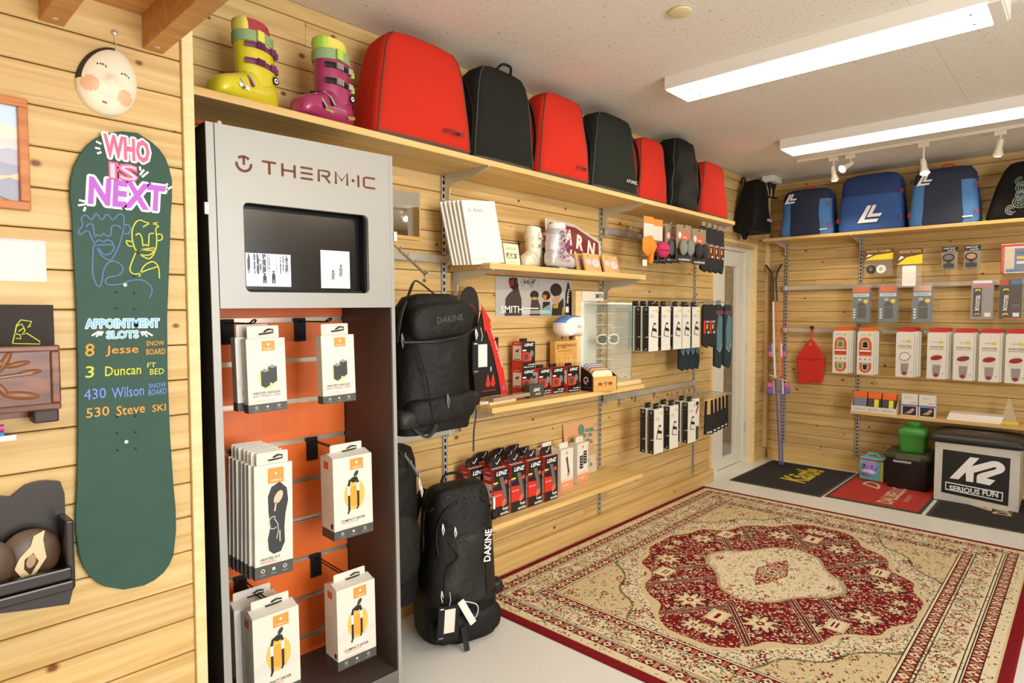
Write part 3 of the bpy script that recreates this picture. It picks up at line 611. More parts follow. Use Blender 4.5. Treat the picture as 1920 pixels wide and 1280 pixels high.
# boxes with a hang tab
def therm_print(m, w, h, kind):
    """printed front, origin at the bottom centre of the front face"""
    lg = mat('logo_orange', (236, 150, 62), .5); band = mat('print_band', (76, 76, 72), .5)
    m.rect(-w/2, 0, w/2, h, paper, .0002).rect(-w/2, 0, w/2, h*.115, band)
    lw = {'batt': .34, 'kit': .42, 'dry': .34}[kind]*w; lx = .06*w if kind != 'dry' else .1*w
    m.rect(lx-lw/2, h*.83, lx+lw/2, h*.965, lg).text('THERM-IC', lx, h*.855, h*.018, whiteink, width=lw*.7).ell(lx, h*.915, w*.028, w*.03, whiteink, .001)
    haze = mat('print_haze', (214, 214, 208), .5); m.flat([(-w/2, h*.42), (-w*.3, h*.5), (-w*.05, h*.38), (w*.25, h*.5), (w/2, h*.42), (w/2, h*.36), (w*.1, h*.33), (-w/2, h*.34)], haze, .0004)
    glow = mat('print_glow', (240, 214, 160), .5); dkp = mat('print_dark', (56, 58, 56), .5)
    if kind == 'batt':
        m.ell(.02*w, h*.45, w*.27, h*.15, glow, .0007)
        for dx, dz in ((.14, .05), (-.05, 0)):
            m.flat([(w*(dx-.11), h*(.36+dz)), (w*(dx-.0), h*(.325+dz)), (w*(dx+.12), h*(.36+dz)), (w*(dx+.12), h*(.56+dz)), (w*(dx), h*(.59+dz)), (w*(dx-.11), h*(.56+dz))], dkp, .001+dx*-.001)
            m.flat([(w*(dx-.11), h*(.56+dz)), (w*dx, h*(.54+dz)), (w*(dx+.12), h*(.56+dz)), (w*dx, h*(.59+dz))], greyink, .0014-dx*.001)
        m.text('HEATED INSOLES', -.02*w, h*.262, h*.03, blackink, width=w*.7, bold=.01).text('BATTERIES 1000', -.02*w, h*.222, h*.028, redink, width=w*.7)
    elif kind == 'kit':
        m.flat([(w*(.09+(x-.09)*1.22), h*z) for x, z in ((.0, .20), (.16, .21), (.25, .29), (.24, .42), (.27, .55), (.33, .66), (.30, .77), (.15, .835), (-.03, .80), (-.11, .72), (-.10, .58), (-.06, .45), (-.12, .34), (-.1, .24))], mat('print_sole', (50, 52, 54), .6), .001)
        m.ell(.12*w, h*.70, w*.1, h*.062, mat('print_pad', (228, 190, 160), .6), .0014, t=-.5).stroke([(w*.06, h*.66), (w*.02, h*.58)], w*.04, mat('print_pad', (0, 0, 0)), .0014)
        wire = mat('print_wire', (200, 198, 190), .5)
        m.stroke([(-.02*w+.12*w*math.cos(R(a)), h*.48+h*.055*math.sin(R(a))) for a in range(60, 330, 18)], w*.022, wire, .0016).stroke([(w*.0, h*.52), (w*.1, h*.46), (w*.11, h*.40), (w*.06, h*.33)], w*.022, wire, .0016).stroke([(w*.15, h*.40), (w*.15, h*.30)], w*.03, wire, .0016)
        m.text('HEATED KIT', -.1*w, h*.17, h*.021, blackink, width=w*.52, bold=.012).text('INSOLES', -.17*w, h*.145, h*.02, redink, width=w*.38)
    else:
        m.ell(.03*w, h*.52, w*.27, h*.19, mat('print_amber', (238, 186, 92), .6), .0007).ell(.02*w, h*.50, w*.16, h*.13, mat('print_amber2', (232, 160, 60), .6), .0009)
        for dx, dz in ((-.115, 0), (.12, .04)):
            m.stroke([(w*dx, h*(.52+dz)), (w*dx, h*(.645+dz*.6))], w*.06, whiteink, .0011); m.stroke([(w*dx, h*(.33+dz)), (w*dx, h*(.52+dz))], w*.055, blackink, .0012).stroke([(w*dx, h*(.34+dz)), (w*(dx-.035), h*(.295+dz))], w*.04, blackink, .0012)
        m.stroke([(w*-.12, h*.635), (w*-.09, h*.70), (w*.0, h*.72), (w*.09, h*.72), (w*.12, h*.66)], w*.06, blackink, .0014).ell(.02*w, h*.705, w*.085, h*.035, blackink, .0015).ell(.08*w, h*.775, w*.045, h*.045, dkp, .0015, t=-.6)
        m.text('COMPACT DRYER', -.02*w, h*.22, h*.03, blackink, width=w*.62, bold=.01).text('FOR BOOTS AND GLOVES', -.10*w, h*.19, h*.014, redink, width=w*.42)
    for i, x in enumerate((-.3, -.02, .28)):
        (m.ring(x*w, h*.07, h*.012, h*.017, whiteink, .0012, 14) if i != 1 else m.rect(x*w-h*.012, h*.058, x*w+h*.012, h*.082, whiteink, .0012)); m.rect(x*w-w*.07, h*.03, x*w+w*.07, h*.036, greyink, .0012)
    for i in range(3): m.rect(-w*.34, h*(.165-.014*i) if kind == 'batt' else h*(.135-.01*i), w*.2, h*(.168-.014*i) if kind == 'batt' else h*(.137-.01*i), greyink)
def therm_box(kind, w, h, d, label=None, par=None):
    t = thing('product_box', label or 'x', 'box')
    m = MB(); side = mat('box_side_white', (226, 222, 212), .5)
    m.box(-w/2, 0, 0, w/2, d, h, paper); body = m.obj('carton', t, bev=.0008)
    tab = rrect(w*.82, .040, .004, 3, 0, h+.016); MB().front(d*.5).poly(tab, -.0006, .0006, paper).obj('hang_tab', t)
    if kind == 'dry': # rounded pillow top
        MB().front(0).plane((0, 0, 0), (0, -1, 0)).poly([(-d, h-.001), (-d*.5, h+.012), (0, h-.001)], -w/2+.002, w/2-.002, paper).obj('top_flap', t)
    loop = MB(); loop.tube([(w*.02, d*.5-.002, h+.018), (w*.12, d*.5-.01, h+.026), (w*.22, d*.5-.012, h+.024), (w*.22, d*.5-.012, h+.016), (w*.1, d*.5-.01, h+.014), (-w*.12, d*.5-.006, h+.012)], .0022, black, 6)
    loop.obj('hanging_loop', t)
    p = MB().front(0); therm_print(p, w, h, kind)
    p.obj('printed_front', t); p = MB().left(-w/2); band = MATS['print_band']; p.rect(-d, 0, 0, h, paper, .0002).rect(-d, 0, 0, h*.115, band)
    for i in range(9): p.rect(-d*.85, h*(.62-.045*i), -d*.2, h*(.624-.045*i), greyink)
    if kind == 'dry': p.rect(-d*.72, h*.86, -d*.35, h*.95, mat('logo_red', (222, 92, 44), .5)).flat([(-d*.25, h*.14), (-d*.12, h*.14), (-d*.08, h*.2), (-d*.28, h*.2)], blackink)
    p.obj('printed_side', t); return t
def place(t, x, y, z, lab, lean=0):
    t.location = cw(x, y, z); t.rotation_euler = (0, CABR+lean, CABZ); t['label'] = lab; return t
b1 = therm_box('batt', .113, .214, .034); place(b1, .163, .045, 1.027, 'white heated insole battery box in front at the upper left of the cabinet', -.012)
b2 = copy_tree(b1); place(b2, .147, .083, 1.031, 'white heated insole battery box half hidden behind its twin at the upper left', -.012)
b3 = copy_tree(b1); place(b3, .392, .045, 1.028, 'white heated insole battery box alone at the upper right of the cabinet', -.016)
for b in (b1, b2, b3): b['group'] = 'insole battery boxes'
k1 = therm_box('kit', .114, .335, .016); place(k1, .166, .045, .535, 'white heated insole kit box with a black sole, front of its row', .02); k1['group'] = 'heated insole kit boxes'
for i in range(6):
    k = copy_tree(k1); place(k, .158-.004*i, .065+.021*i, .537+.002*i, ['second', 'third', 'fourth', 'fifth', 'sixth', 'rearmost'][i]+' heated insole kit box in the white row in the cabinet', .02+.004*(i % 3))
dr = [(.435, .05, .583, 'white compact dryer box at the right of the middle row in the cabinet'), (.437, .05, .155, 'white compact dryer box at the lower right of the cabinet'), (.168, .045, .158, 'white compact dryer box at the lower left front of the cabinet'), (.150, .138, .160, 'white compact dryer box behind its twin at the lower left')]
d0 = None
for x, y, z, lab in dr:
    d_ = therm_box('dry', .140, .265, .082) if d0 is None else copy_tree(d0); d0 = d0 or d_; place(d_, x, y, z, lab, -.004); d_['group'] = 'compact dryer boxes'
for x, z, ln, lab in ((.150, gz[0], .21, 'black display hook at the upper left of the cabinet'), (.392, gz[0], .21, 'black display hook at the upper middle of the cabinet'), (.165, gz[3], .24, 'black display hook behind the insole kit boxes'), (.425, gz[3], .20, 'black display hook at the right of the middle row'), (.165, gz[6], .20, 'black display hook at the lower left behind the dryer boxes'), (.428, gz[6], .20, 'black display hook at the lower right of the cabinet')): hook(x, z, ln, lab)
# ================================================================ ski boots on the top shelf
def ski_boot(name, label, loc, rz, shell, cuff, strap, liner, buckle, tongue, sc_=1.0, tall=1, deco=None):
    """toe points to local -X; stands on z=0"""
    t = thing(name, label, 'ski boot', loc, rz); t.scale = (sc_,)*3
    sole = mat('boot_sole', (60, 56, 54), .6)
    def ring(x, w, z0, z1, n=16): # cross section of the foot in the YZ plane
        pts = []
        for j in range(n):
            a = 2*math.pi*j/n; c, s = math.cos(a), math.sin(a); e = .75
            pts.append((x, w*math.copysign(abs(c)**e, c), (z0+z1)/2+(z1-z0)/2*math.copysign(abs(s)**e, s)))
        return pts
    secs = [(-.150, .014, .02, .045), (-.146, .036, .014, .070), (-.128, .050, .012, .088), (-.098, .056, .012, .100), (-.060, .057, .012, .114), (-.020, .054, .012, .136), (.018, .052, .012, .160), (.055, .050, .012, .165), (.092, .047, .012, .150), (.118, .040, .014, .120), (.128, .024, .02, .09)]
    MB().loft([ring(*q) for q in secs], shell).obj('lower_shell', t, smooth=60, sub=1)
    MB().cbox(-.152, -.036, 0, -.06, .036, .014, sole, .004).cbox(.05, -.034, 0, .13, .034, .016, sole, .004).cbox(-.06, -.03, .002, .05, .03, .014, shell, .004).obj('sole', t)
    H = .285*tall
    def er(cx, rx, ry, z, n=18, tilt=0): return [(cx+rx*math.cos(2*math.pi*j/n), ry*math.sin(2*math.pi*j/n), z+tilt*math.cos(2*math.pi*j/n)) for j in range(n)]
    MB().loft([er(.048, .080, .055, .095, tilt=.026), er(.046, .080, .058, .140, tilt=.014), er(.040, .076, .060, .19, tilt=.008), er(.036, .073, .061, .235*tall, tilt=.006), er(.034, .072, .061, H-.02, tilt=.004), er(.034, .070, .059, H-.016)], cuff).obj('cuff', t, smooth=60)
    MB().loft([er(.034, .0755, .0645, H-.050), er(.034, .0765, .0655, H-.046), er(.033, .0765, .0655, H-.014), er(.033, .074, .063, H-.012)], strap).obj('power_strap', t, smooth=50)
    MB().cbox(-.006, -.0685, H-.05, .024, -.060, H-.012, tongue, .003).obj('strap_buckle', t)
    MB().loft([er(.034, .062, .052, H-.03), er(.032, .066, .054, H+.008), er(.030, .064, .053, H+.026, tilt=-.006), er(.03, .048, .04, H+.028, tilt=-.006), er(.03, .046, .038, H-.01)], liner, cap=False).obj('liner', t, smooth=60)
    MB().loft([er(-.022, .016, .036, H-.02, 10), er(-.026, .015, .038, H+.012, 10), er(-.028, .012, .034, H+.030, 10), er(-.028, .005, .02, H+.036, 10)], tongue).obj('tongue', t, smooth=60)
    # buckles over the instep and on the cuff (seen side is -Y)
    for i, (x, z) in enumerate(((-.088, .078), (-.045, .098))):
        b = MB().tube([(x-.01, .02, z+.022), (x, -.01, z+.02), (x+.008, -.044, z+.004), (x+.022, -.058, z-.028)], .0085, buckle, 6, flat=.5).obj('buckle', t)
        MB().tube([(x+.004, -.030, z+.022), (x+.014, -.054, z+.0), (x+.026, -.062, z-.026)], .0035, chrome, 6).obj('buckle_lever', b)
    for z in (.165, .222):
        q = [(-.034, -.032, z), (-.012, -.052, z), (.03, -.0615, z-.002), (.072, -.055, z-.004), (.102, -.030, z-.006)]
        MB().tube(q, .011, buckle, 6, flat=.25, upv=(0, -1, 0)).obj('buckle', t)
        l = MB()
        for k in range(4): l.cbox(-.004+k*.009, -.066, z-.011, .001+k*.009, -.057, z+.011, deco or chrome, .001)
        l.obj('buckle_ladder', t); MB().cbox(.058, -.066, z-.012, .082, -.052, z+.010, deco or chrome, .002).cbox(.084, -.053, z-.014, .104, -.036, z+.008, deco or tongue, .002).obj('buckle_lever', t)
    m = MB().front(-.058); m.ell(.085, .125, .015, .015, black, 0).ell(.085, .125, .009, .009, whiteink, .001).ell(.085, .125, .004, .004, black, .002).obj('pivot', t)
    return t
yel = mat('boot_yellow', (214, 200, 40), .3, coat=.3); mag = mat('boot_magenta', (158, 46, 94), .3, coat=.3); sage = mat('strap_sage', (142, 168, 118), .7); plum = mat('buckle_plum', (112, 44, 92), .35); lime = mat('lime', (178, 214, 82), .5); lyel = mat('liner_yellow', (226, 214, 92), .7); lred = mat('liner_red', (168, 52, 62), .7)
yb = ski_boot('ski_boot', 'yellow ski boot with plum buckles on the left of the top shelf', (.893, 1.985, 1.956), R(20), yel, yel, sage, lred, plum, MATS['liner_yellow'], .88, 1.0, deco=plum)
MB().front(-.0575).flat([(-.09, .066), (-.045, .062), (-.042, .048), (-.085, .052)], whiteink, .002).obj('sticker', yb)
mb_ = ski_boot('ski_boot', 'magenta ski boot with a lime strap beside the first red bag', (1.165, 1.975, 1.956), R(18), mag, mag, sage, lyel, black, lime, .93, 1.03)
MB().front(-.0585).text('LANGE', -.045, .045, .009, lime, .002, bold=.02, shear=.3).text('TYROLIA', .075, .05, .014, lime, .002, width=.04, bold=.02, shear=.3, rot=.3).obj('lettering', mb_)

# ================================================================ boot bags
def bag_rings(w0, w1, d0, d1, h, n=40, k=16, bulge=.02, seed=0, rough=.004, lean=0, rad=.30, crumple=0):
    """upright soft bag; front at -Y, back flat at y=0. rings from bottom to the rounded top"""
    rr = random.Random(seed); ph = [rr.uniform(0, 6.28) for _ in range(8)]; rings = []
    for i in range(k+1):
        t = i/k
        if t < .06: z, s = h*t*.6, .90+.1*math.sin(t/.06*math.pi/2)
        elif t > .82:
            q = (t-.82)/.18; z = h*(.82+.18*math.sin(q*math.pi/2)); s = .16+.84*max(0, math.cos(q*math.pi/2))**.62
        else: z, s = h*t, 1
        tz = z/h; w = (w0+(w1-w0)*tz**1.25)*(1-(1-s)*(.55)); d = (d0+(d1-d0)*tz**1.2)*(1-(1-s)*.75)
        g = []
        for j in range(n):
            a = 2*math.pi*j/n; c, sn = math.cos(a), math.sin(a); e = rad
            x = w/2*math.copysign(abs(c)**e, c); y = d/2*math.copysign(abs(sn)**e, sn)
            nz = rough*(math.sin(9*x+14*z+ph[0])+.6*math.sin(23*x-17*z+ph[1])+.5*math.sin(31*z+11*x+ph[2]))
            if crumple: nz += crumple*(math.sin(40*x+22*z+ph[3])*math.sin(18*z-9*x+ph[4])+.5*math.sin(70*x-31*z+ph[5]))
            fb = bulge*(1-(2*x/max(w, .01))**2)*math.sin(math.pi*min(1, tz*1.02)) if sn < 0 else 0
            g.append((x+nz*.5+lean*tz, -d0+d/2+(d0-d)*.18+y-fb+(nz if sn < 0 else 0), z+nz*.4))
        rings.append(g)
    return rings
def boot_bag(label, x, w, h, body, base, y=1.905, seed=0, text=None, tcol=None, d0=.225, w1=.74, crumple=0, strap=True, rz=0, handle=False, group='boot bags on the top shelf'):
    t = thing('boot_bag', label, 'bag', (x, y, 1.9565), rz, group=group)
    rg = bag_rings(w, w*w1, d0, d0*.62, h, seed=seed, crumple=crumple)
    rg = [[(p[0], p[1]+d0*.0, p[2]) for p in g] for g in rg]
    for g in rg:
        for i, p in enumerate(g): g[i] = (p[0], p[1]+d0*.5+.0, p[2])
    # bring the front face to y = 0
    my = min(p[1] for p in rg[4]); rg = [[(p[0], p[1]-my-.002, p[2]) for p in g] for g in rg]
    bm_ = lambda i, j: base if (i < 1 or (i < 2 and j >= 37)) else body
    MB().loft(rg, body, mfun=bm_).obj('bag_body', t, smooth=50)
    # piping down both front edges, from the lofted rings
    n = 40
    for j in (24, 36):
        MB().tube([Vector(g[j])+Vector((0, -.002, 0)) for g in rg[1:-1]], .0028, base if body is not base else dgrey, 6).obj('piping', t, smooth=60)
    if strap:
        xr = w*.5
        MB().tube(bez([(w*.40, .06, h*.86), (w*.455, .03, h*.7), (w*.49, .02, h*.45), (w*.49, .03, h*.2), (w*.48, .05, .04)], 6), .009, black, 6, flat=.3, upv=(1, 0, 0)).obj('strap', t)
    if handle: MB().tube(bez([(-w*.12, .03, h-.012), (-w*.08, .01, h+.012), (w*.05, .01, h+.014), (w*.1, .03, h-.01)], 6), .006, black, 6).obj('handle', t)
    if text:
        g = rg[3]; m = MB().plane((0, min(p[1] for p in rg[3])-.0095, 0)); m.text(text, w*.24, h*.19, .019, tcol, .0, width=w*.24, bold=.02).obj('logo_lettering', t)
    return t
bred = mat('bag_red', (196, 46, 30), .8, bump=.5, bscale=16, bdist=.012, spec=.15); bblk = mat('bag_black', (34, 34, 30), .8, bump=.5, bscale=16, bdist=.012, spec=.15); bbase = mat('bag_base', (92, 62, 54), .7, bump=.15, bscale=700); bgb = mat('bag_base_grey', (66, 66, 60), .7); bblk2 = mat('bag_jet', (18, 17, 17), .7, bump=.4, bscale=20, bdist=.012, spec=.2)
sil = mat('logo_silver', (190, 190, 186), .4)
boot_bag('large red boot bag standing next to the magenta ski boot', 1.575, .49, .415, bred, bbase, seed=1, text='ATOMIC', tcol=blackink)
boot_bag('black boot bag between the first two red bags', 2.030, .405, .43, bblk, bgb, seed=2, y=1.915, handle=True)
boot_bag('red boot bag between the two plain black boot bags', 2.447, .41, .42, bred, bbase, seed=3, text='ATOMIC', tcol=blackink)
boot_bag('dark green-black boot bag with a faint silver logo', 2.895, .455, .43, mat('bag_greenblack', (36, 40, 33), .8, bump=.5, bscale=16, bdist=.012, spec=.15), bgb, seed=4, text='ATOMIC', tcol=sil)
boot_bag('red boot bag left of the crumpled black bag', 3.305, .34, .385, bred, bbase, seed=5, y=1.915, strap=False)
boot_bag('crumpled black soft bag between two red bags', 3.675, .37, .455, bblk2, bblk2, seed=6, y=1.90, crumple=.010, w1=.72)
boot_bag('rightmost red boot bag at the end of the top shelf', 4.095, .42, .38, bred, bbase, seed=7, y=1.905, strap=False)
# black backpack hanging past the end of the shelf
t = thing('hanging_backpack', 'small black backpack hanging on the wall above the door', 'backpack', (5.08, D, 1.965))
rg = bag_rings(.33, .20, .20, .12, .415, seed=9, rough=.005); MB().loft(rg, bblk2).obj('bag_body', t, smooth=50)
MB().tube(bez([(-.04, -.02, .40), (-.02, -.03, .45), (.02, -.03, .45), (.04, -.02, .40)], 5), .007, black, 6).obj('handle', t)
MB().loft([[(x*s+dx, y*s-.08, z) for x, y in rrect(.10, .05, .02, 3)] for s, dx, z in ((1, -.08, .02), (.8, -.085, -.02), (.35, -.09, -.06))], bblk2).obj('hip_belt', t, smooth=50)
MB().plane((0, -.222, 0)).text('LANGE', .055, .095, .022, whiteink, 0, bold=.02, shear=.25).flat([(-.005, .085), (.005, .105), (.012, .105), (.004, .085)], mat('logo_blue', (60, 110, 190), .5), 0).obj('logo_lettering', t)
MB().plane((0, -.185, 0)).stroke([(-.06, .30), (-.05, .335)], .008, red, 0).obj('zip_pull', t)
MB().cyl((0, -.035, .445), (0, 0, .45), .006, steel, 8).obj('wall_peg', t)
# ================================================================ things on the middle shelves
# mirror
o = thing('wall_mirror', 'small frameless mirror with a thin light wood rim beside the cabinet', 'mirror', (1.575, D-.001, 1.735))
MB().box(-.15, -.012, -.105, .15, 0, .105, BAMBOO).obj('mirror_back', o); MB().box(-.142, -.0135, -.090, .142, -.0121, .098, mat('mirror_glass', (235, 235, 235), .02, 1)).obj('mirror_glass', o)
# magazines
cov = mat('magazine_cover', (246, 242, 234), .18); pg = mat('magazine_pages', (228, 220, 204), .6)
for i in range(6):
    t = thing('magazine', ['frontmost white glossy magazine', 'second white magazine', 'third white magazine', 'fourth white magazine', 'fifth white magazine', 'rearmost white magazine'][i]+' in the leaning row on the middle shelf', 'magazine', (1.93-.008*i, 1.945+.015*i, 1.5305), R(3), group='white magazines', rx=R(-7-.6*i), ry=R(-6))
    MB().box(-.105, 0, 0, .105, .007, .275, pg).obj('pages', t); MB().box(-.106, -.0012, 0, .106, 0, .276, cov).obj('cover', t)
    if i == 0: MB().front(-.0012).text('St. Anton', -.03, .235, .018, greyink, width=.09, shear=.2).rect(-.09, .02, -.02, .026, mat('faint_ink', (214, 208, 196), .5)).stroke([(-.06, .17), (0, .2), (.05, .19), (.08, .15)], .0015, MATS['faint_ink']).obj('cover_lettering', t)
# card sign
t = thing('card_sign', 'small cream card sign with black Japanese characters on the shelf', 'sign', (2.145, 1.99, 1.5305), R(4), rx=R(-10))
MB().box(-.055, .003, 0, .062, .008, .115, black).obj('backing', t); MB().box(-.06, 0, 0, .05, .003, .11, mat('cream_card', (240, 232, 196), .5)).obj('card', t)
MB().front(0).text('ックコート', -.01, .085, .014, blackink, width=.07).text('険保証', -.004, .052, .026, blackink, width=.085, bold=.02).text('あんしん', 0, .022, .008, MATS['yellow_print']).obj('sign_lettering', t)
# BARN HOUSE sign
maroon = mat('sign_maroon', (122, 32, 30), .4); swh = mat('sign_white', (238, 232, 220), .4); sgy = mat('sign_grey', (170, 164, 156), .4)
t = thing('barn_sign', 'maroon barn-shaped sign with cream letters leaning behind the flowery boot', 'sign', (2.78, 2.10, 1.533), rx=R(-4))
out = [(-.256, .278), (-.006, .270), (.237, .193), (.232, .0), (-.20, .0), (-.262, .10)]
def inset(p, k): cx_, cz_ = -.01, .12; return [(cx_+(a-cx_)*k, cz_+(b-cz_)*k) for a, b in p]
MB().poly(out, -.006, 0, swh).obj('sign_board', t, bev=.002)
MB().flat(inset(out, .965), sgy, .0006).flat(inset(out, .93), swh, .001).flat(inset(out, .90), maroon, .0014).obj('sign_face', t)
m = MB()
for ch, x, z, hh in (('B', -.162, .222, .080), ('A', -.064, .197, .082), ('R', .034, .172, .082), ('N', .135, .147, .084), ('H', -.2, .12, .055), ('O', -.122, .112, .065), ('U', -.04, .092, .065), ('S', .042, .076, .062), ('E', .12, .05, .05)): m.text(ch, x, z, hh, swh, .0018, width=hh*.80, bold=.045, rot=-.22)
m.obj('sign_lettering', t)
# silver flowery ski boot and the cream one behind it
slv = mat('boot_silver', (214, 212, 216), .25, .3); clr = mat('boot_pearl', (236, 232, 226), .3); pnk = mat('pink', (214, 96, 150), .5)
b = ski_boot('ski_boot', 'silver ski boot sprinkled with coloured flowers on the middle shelf', (2.47, 1.985, 1.5305), R(188), slv, slv, mat('strap_silver', (178, 176, 176), .4), clr, slv, pnk, .80, .92)
rr = random.Random(8); m = MB().plane((0, .0625, 0), (-1, 0, 0)); cols = [mat('dot_purple', (104, 64, 150), .5), mat('dot_pink', (210, 84, 130), .5), mat('dot_navy', (50, 54, 110), .5), mat('dot_red', (176, 50, 70), .5)]
for i in range(110): m.ell(rr.uniform(-.09, .03), rr.uniform(.05, .235), .0062, .005, cols[i % 4], .001+.00002*i, 7)
m.obj('flower_pattern', b)
b = ski_boot('ski_boot', 'cream ski boot standing behind the silver flowery one', (2.345, 2.06, 1.5305), R(14), mat('boot_cream', (240, 232, 206), .35), MATS['boot_cream'], MATS['boot_cream'], clr, MATS['boot_cream'], MATS['boot_cream'], .70, .95)
# kraft lens cards
kraft = mat('kraft_card', (206, 166, 106), .7); lens = mat('lens_print', (196, 176, 206), .35)
for i, (x, y, lab) in enumerate([(2.862, 1.925, 'kraft goggle card at the right end of the middle shelf, front of its stack'), (2.845, 1.962, 'kraft goggle card behind the front one at the shelf end'), (2.69, 1.925, 'kraft goggle card next to the toe of the silver boot, front of its stack'), (2.67, 1.962, 'kraft goggle card second in the stack by the silver boot'), (2.65, 1.998, 'kraft goggle card third in the stack by the silver boot')]):
    t = thing('goggle_card', lab, 'card', (x, y, 1.5305), R(2), rx=R(-14), group='kraft goggle cards'); MB().box(-.075, 0, 0, .075, .009, .098, kraft).obj('card', t)
    MB().front(0).rect(-.07, .005, .07, .09, kraft, .0003).ell(-.035, .052, .026, .014, lens, .0008).ell(.03, .048, .03, .02, whiteink, .0008).ell(.032, .05, .026, .016, lens, .0012).rect(.02, .012, .06, .018, greyink).text('SMITH', -.03, .083, .006, blackink, .0008).obj('printed_front', t)
# poster
t = thing('wall_poster', 'grey snow poster with goggled riders and white SMITH lettering', 'poster', (2.503, D-.003, 1.398))
w2, h2 = .305, .100; bgp = mat('poster_snow', (186, 184, 182), .35); dj = mat('poster_jacket', (70, 62, 60), .4); skin = mat('poster_skin', (196, 150, 120), .5); teal = mat('poster_teal', (116, 170, 160), .5); gold = mat('poster_gold', (196, 150, 64), .5); hel = mat('poster_helmet', (44, 38, 36), .35)
MB().box(-w2, 0, -h2, w2, .002, h2, bgp).obj('poster_sheet', t)
m = MB().front(0); q = lambda px, py: ((px-930)/141*2*w2-w2, h2-(py-516.5-(px-930)*.066*(1-(py-516)/76))/76*2*h2)
def PX(pts, mm, w): m.flat([q(*p) for p in pts], mm, w)
c2 = lambda a, b: (920+a/11.64, 500+b/11.64)
PX([c2(290, 1065), c2(310, 680), c2(390, 560), c2(560, 430), c2(600, 590), c2(630, 700), c2(635, 1065)], dj, .0008); PX([c2(370, 330), c2(380, 240), c2(450, 225), c2(545, 240), c2(570, 430), c2(480, 520), c2(400, 440)], hel, .001); PX([c2(375, 300), c2(470, 250), c2(465, 400), c2(390, 420)], mat('poster_red', (150, 40, 36), .4), .0013)
for cx, cy, rx, ry in ((905, 610, 95, 100), (1165, 620, 95, 110), (1390, 500, 135, 160)): m.ell(*q(*c2(cx, cy)), rx/11.64/141*2*w2, ry/11.64/76*2*h2, hel, .001)
PX([c2(820, 900), c2(840, 700), c2(980, 700), c2(1030, 860), c2(1030, 1065), c2(800, 1065)], dj, .0009); PX([c2(850, 655), c2(960, 655), c2(955, 720), c2(850, 715)], gold, .0014); PX([c2(1090, 600), c2(1170, 620), c2(1165, 750), c2(1095, 690)], mat('poster_orange', (206, 130, 44), .4), .0014)
PX([c2(1080, 920), c2(1090, 760), c2(1250, 760), c2(1250, 920)], hel, .0009); PX([c2(1030, 1065), c2(1050, 930), c2(1240, 820), c2(1310, 1065)], teal, .0011)
PX([c2(1300, 700), c2(1410, 620), c2(1500, 640), c2(1450, 800), c2(1320, 790)], skin, .0014); PX([c2(1290, 1065), c2(1310, 820), c2(1440, 800), c2(1560, 680), c2(1590, 1065)], hel, .0012); PX([c2(1310, 840), c2(1440, 800), c2(1440, 900), c2(1330, 910)], gold, .0016); PX([c2(1520, 1060), c2(1540, 900), c2(1580, 830), c2(1570, 1060)], gold, .0016)
PX([c2(1600, 1060), c2(1610, 600), c2(1660, 340), c2(1700, 340), c2(1750, 600), c2(1755, 1060)], hel, .0014); PX([c2(1615, 870), c2(1690, 870), c2(1690, 1000), c2(1615, 1000)], whiteink, .0018)
rr = random.Random(2)
for i in range(46): a, b_ = rr.gauss(790, 90), rr.gauss(330, 45); m.ell(*q(*c2(a, b_)), rr.uniform(.004, .009), rr.uniform(.002, .005), mat('poster_rock', (104, 100, 104), .5), .0007+.00001*i, 8)
m.text('SMITH', q(*c2(430, 925))[0], q(*c2(430, 925))[1], .037, whiteink, .0024, width=.163, bold=.012).text('SMITH', q(*c2(1672, 640))[0], q(*c2(1672, 640))[1], .016, whiteink, .0024, width=.08, rot=R(80), bold=.02)
m.rect(-.105, -.062, .02, -.056, whiteink, .0024).rect(-.105, -.075, .12, -.071, whiteink, .0024).rect(-.105, -.085, .125, -.081, whiteink, .0024).obj('poster_print', t)

# ---------------- shelf with battery boxes
lred_ = mat('lenz_red', (206, 50, 36), .45); lblk = mat('lenz_black', (30, 28, 28), .4)
def lenz_box(w, d, h, lab, loc, tab=True, rz=0):
    t = thing('battery_box', lab, 'box', loc, rz, group='red and black battery boxes')
    MB().box(-w/2, 0, 0, w/2, d, h, lred_).obj('carton', t, bev=.0008)
    p = MB().front(0); p.rect(-w/2, 0, w/2, h, lblk, .0004).text('LENZ', .002, h*.89, h*.10, whiteink, width=w*.74, bold=.03, shear=.25).flat([(-w*.5, h*.27), (-w*.5, h*.62), (-w*.1, h*.62), (w*.1, h*.55), (w*.1, h*.27)], lred_, .0008).rect(-w*.35, h*.34, -w*.05, h*.55, dgrey, .0012).ell(w*.22, h*.55, w*.16, h*.13, grey, .001).ell(w*.12, h*.36, w*.1, h*.08, redink, .0013).rect(-w*.48, h*.66, -w*.2, h*.71, whiteink, .001)
    p.text('rcB 1200', w*.2, h*.145, h*.055, whiteink, bold=.03, shear=.2, width=w*.5).text('lithium pack', w*.02, h*.06, h*.055, whiteink, bold=.03, shear=.2, width=w*.84).obj('printed_front', t)
    p = MB().left(-w/2); p.rect(-d, 0, 0, h, lred_, .0004).rect(-d*.92, h*.32, -d*.1, h*.86, paper, .0008).ell(-d*.5, h*.66, d*.16, h*.05, dgrey, .0012).ell(-d*.36, h*.7, d*.1, h*.04, redink, .0014).rect(-d*.8, h*.345, -d*.2, h*.375, blackink, .0012)
    for i in range(4): p.rect(-d*.8, h*(.56-.03*i), -d*.22, h*(.565-.03*i), greyink, .0012)
    p.rect(-d*.8, h*.93, -d*.3, h*.945, whiteink, .0012).obj('printed_side', t)
    if tab:
        MB().box(-w*.3, d*.45, h, w*.22, d*.55, h+.016, lblk).obj('hang_tab', t)
    return t
bw, bd, bh = .096, .068, .134; zs = .9025
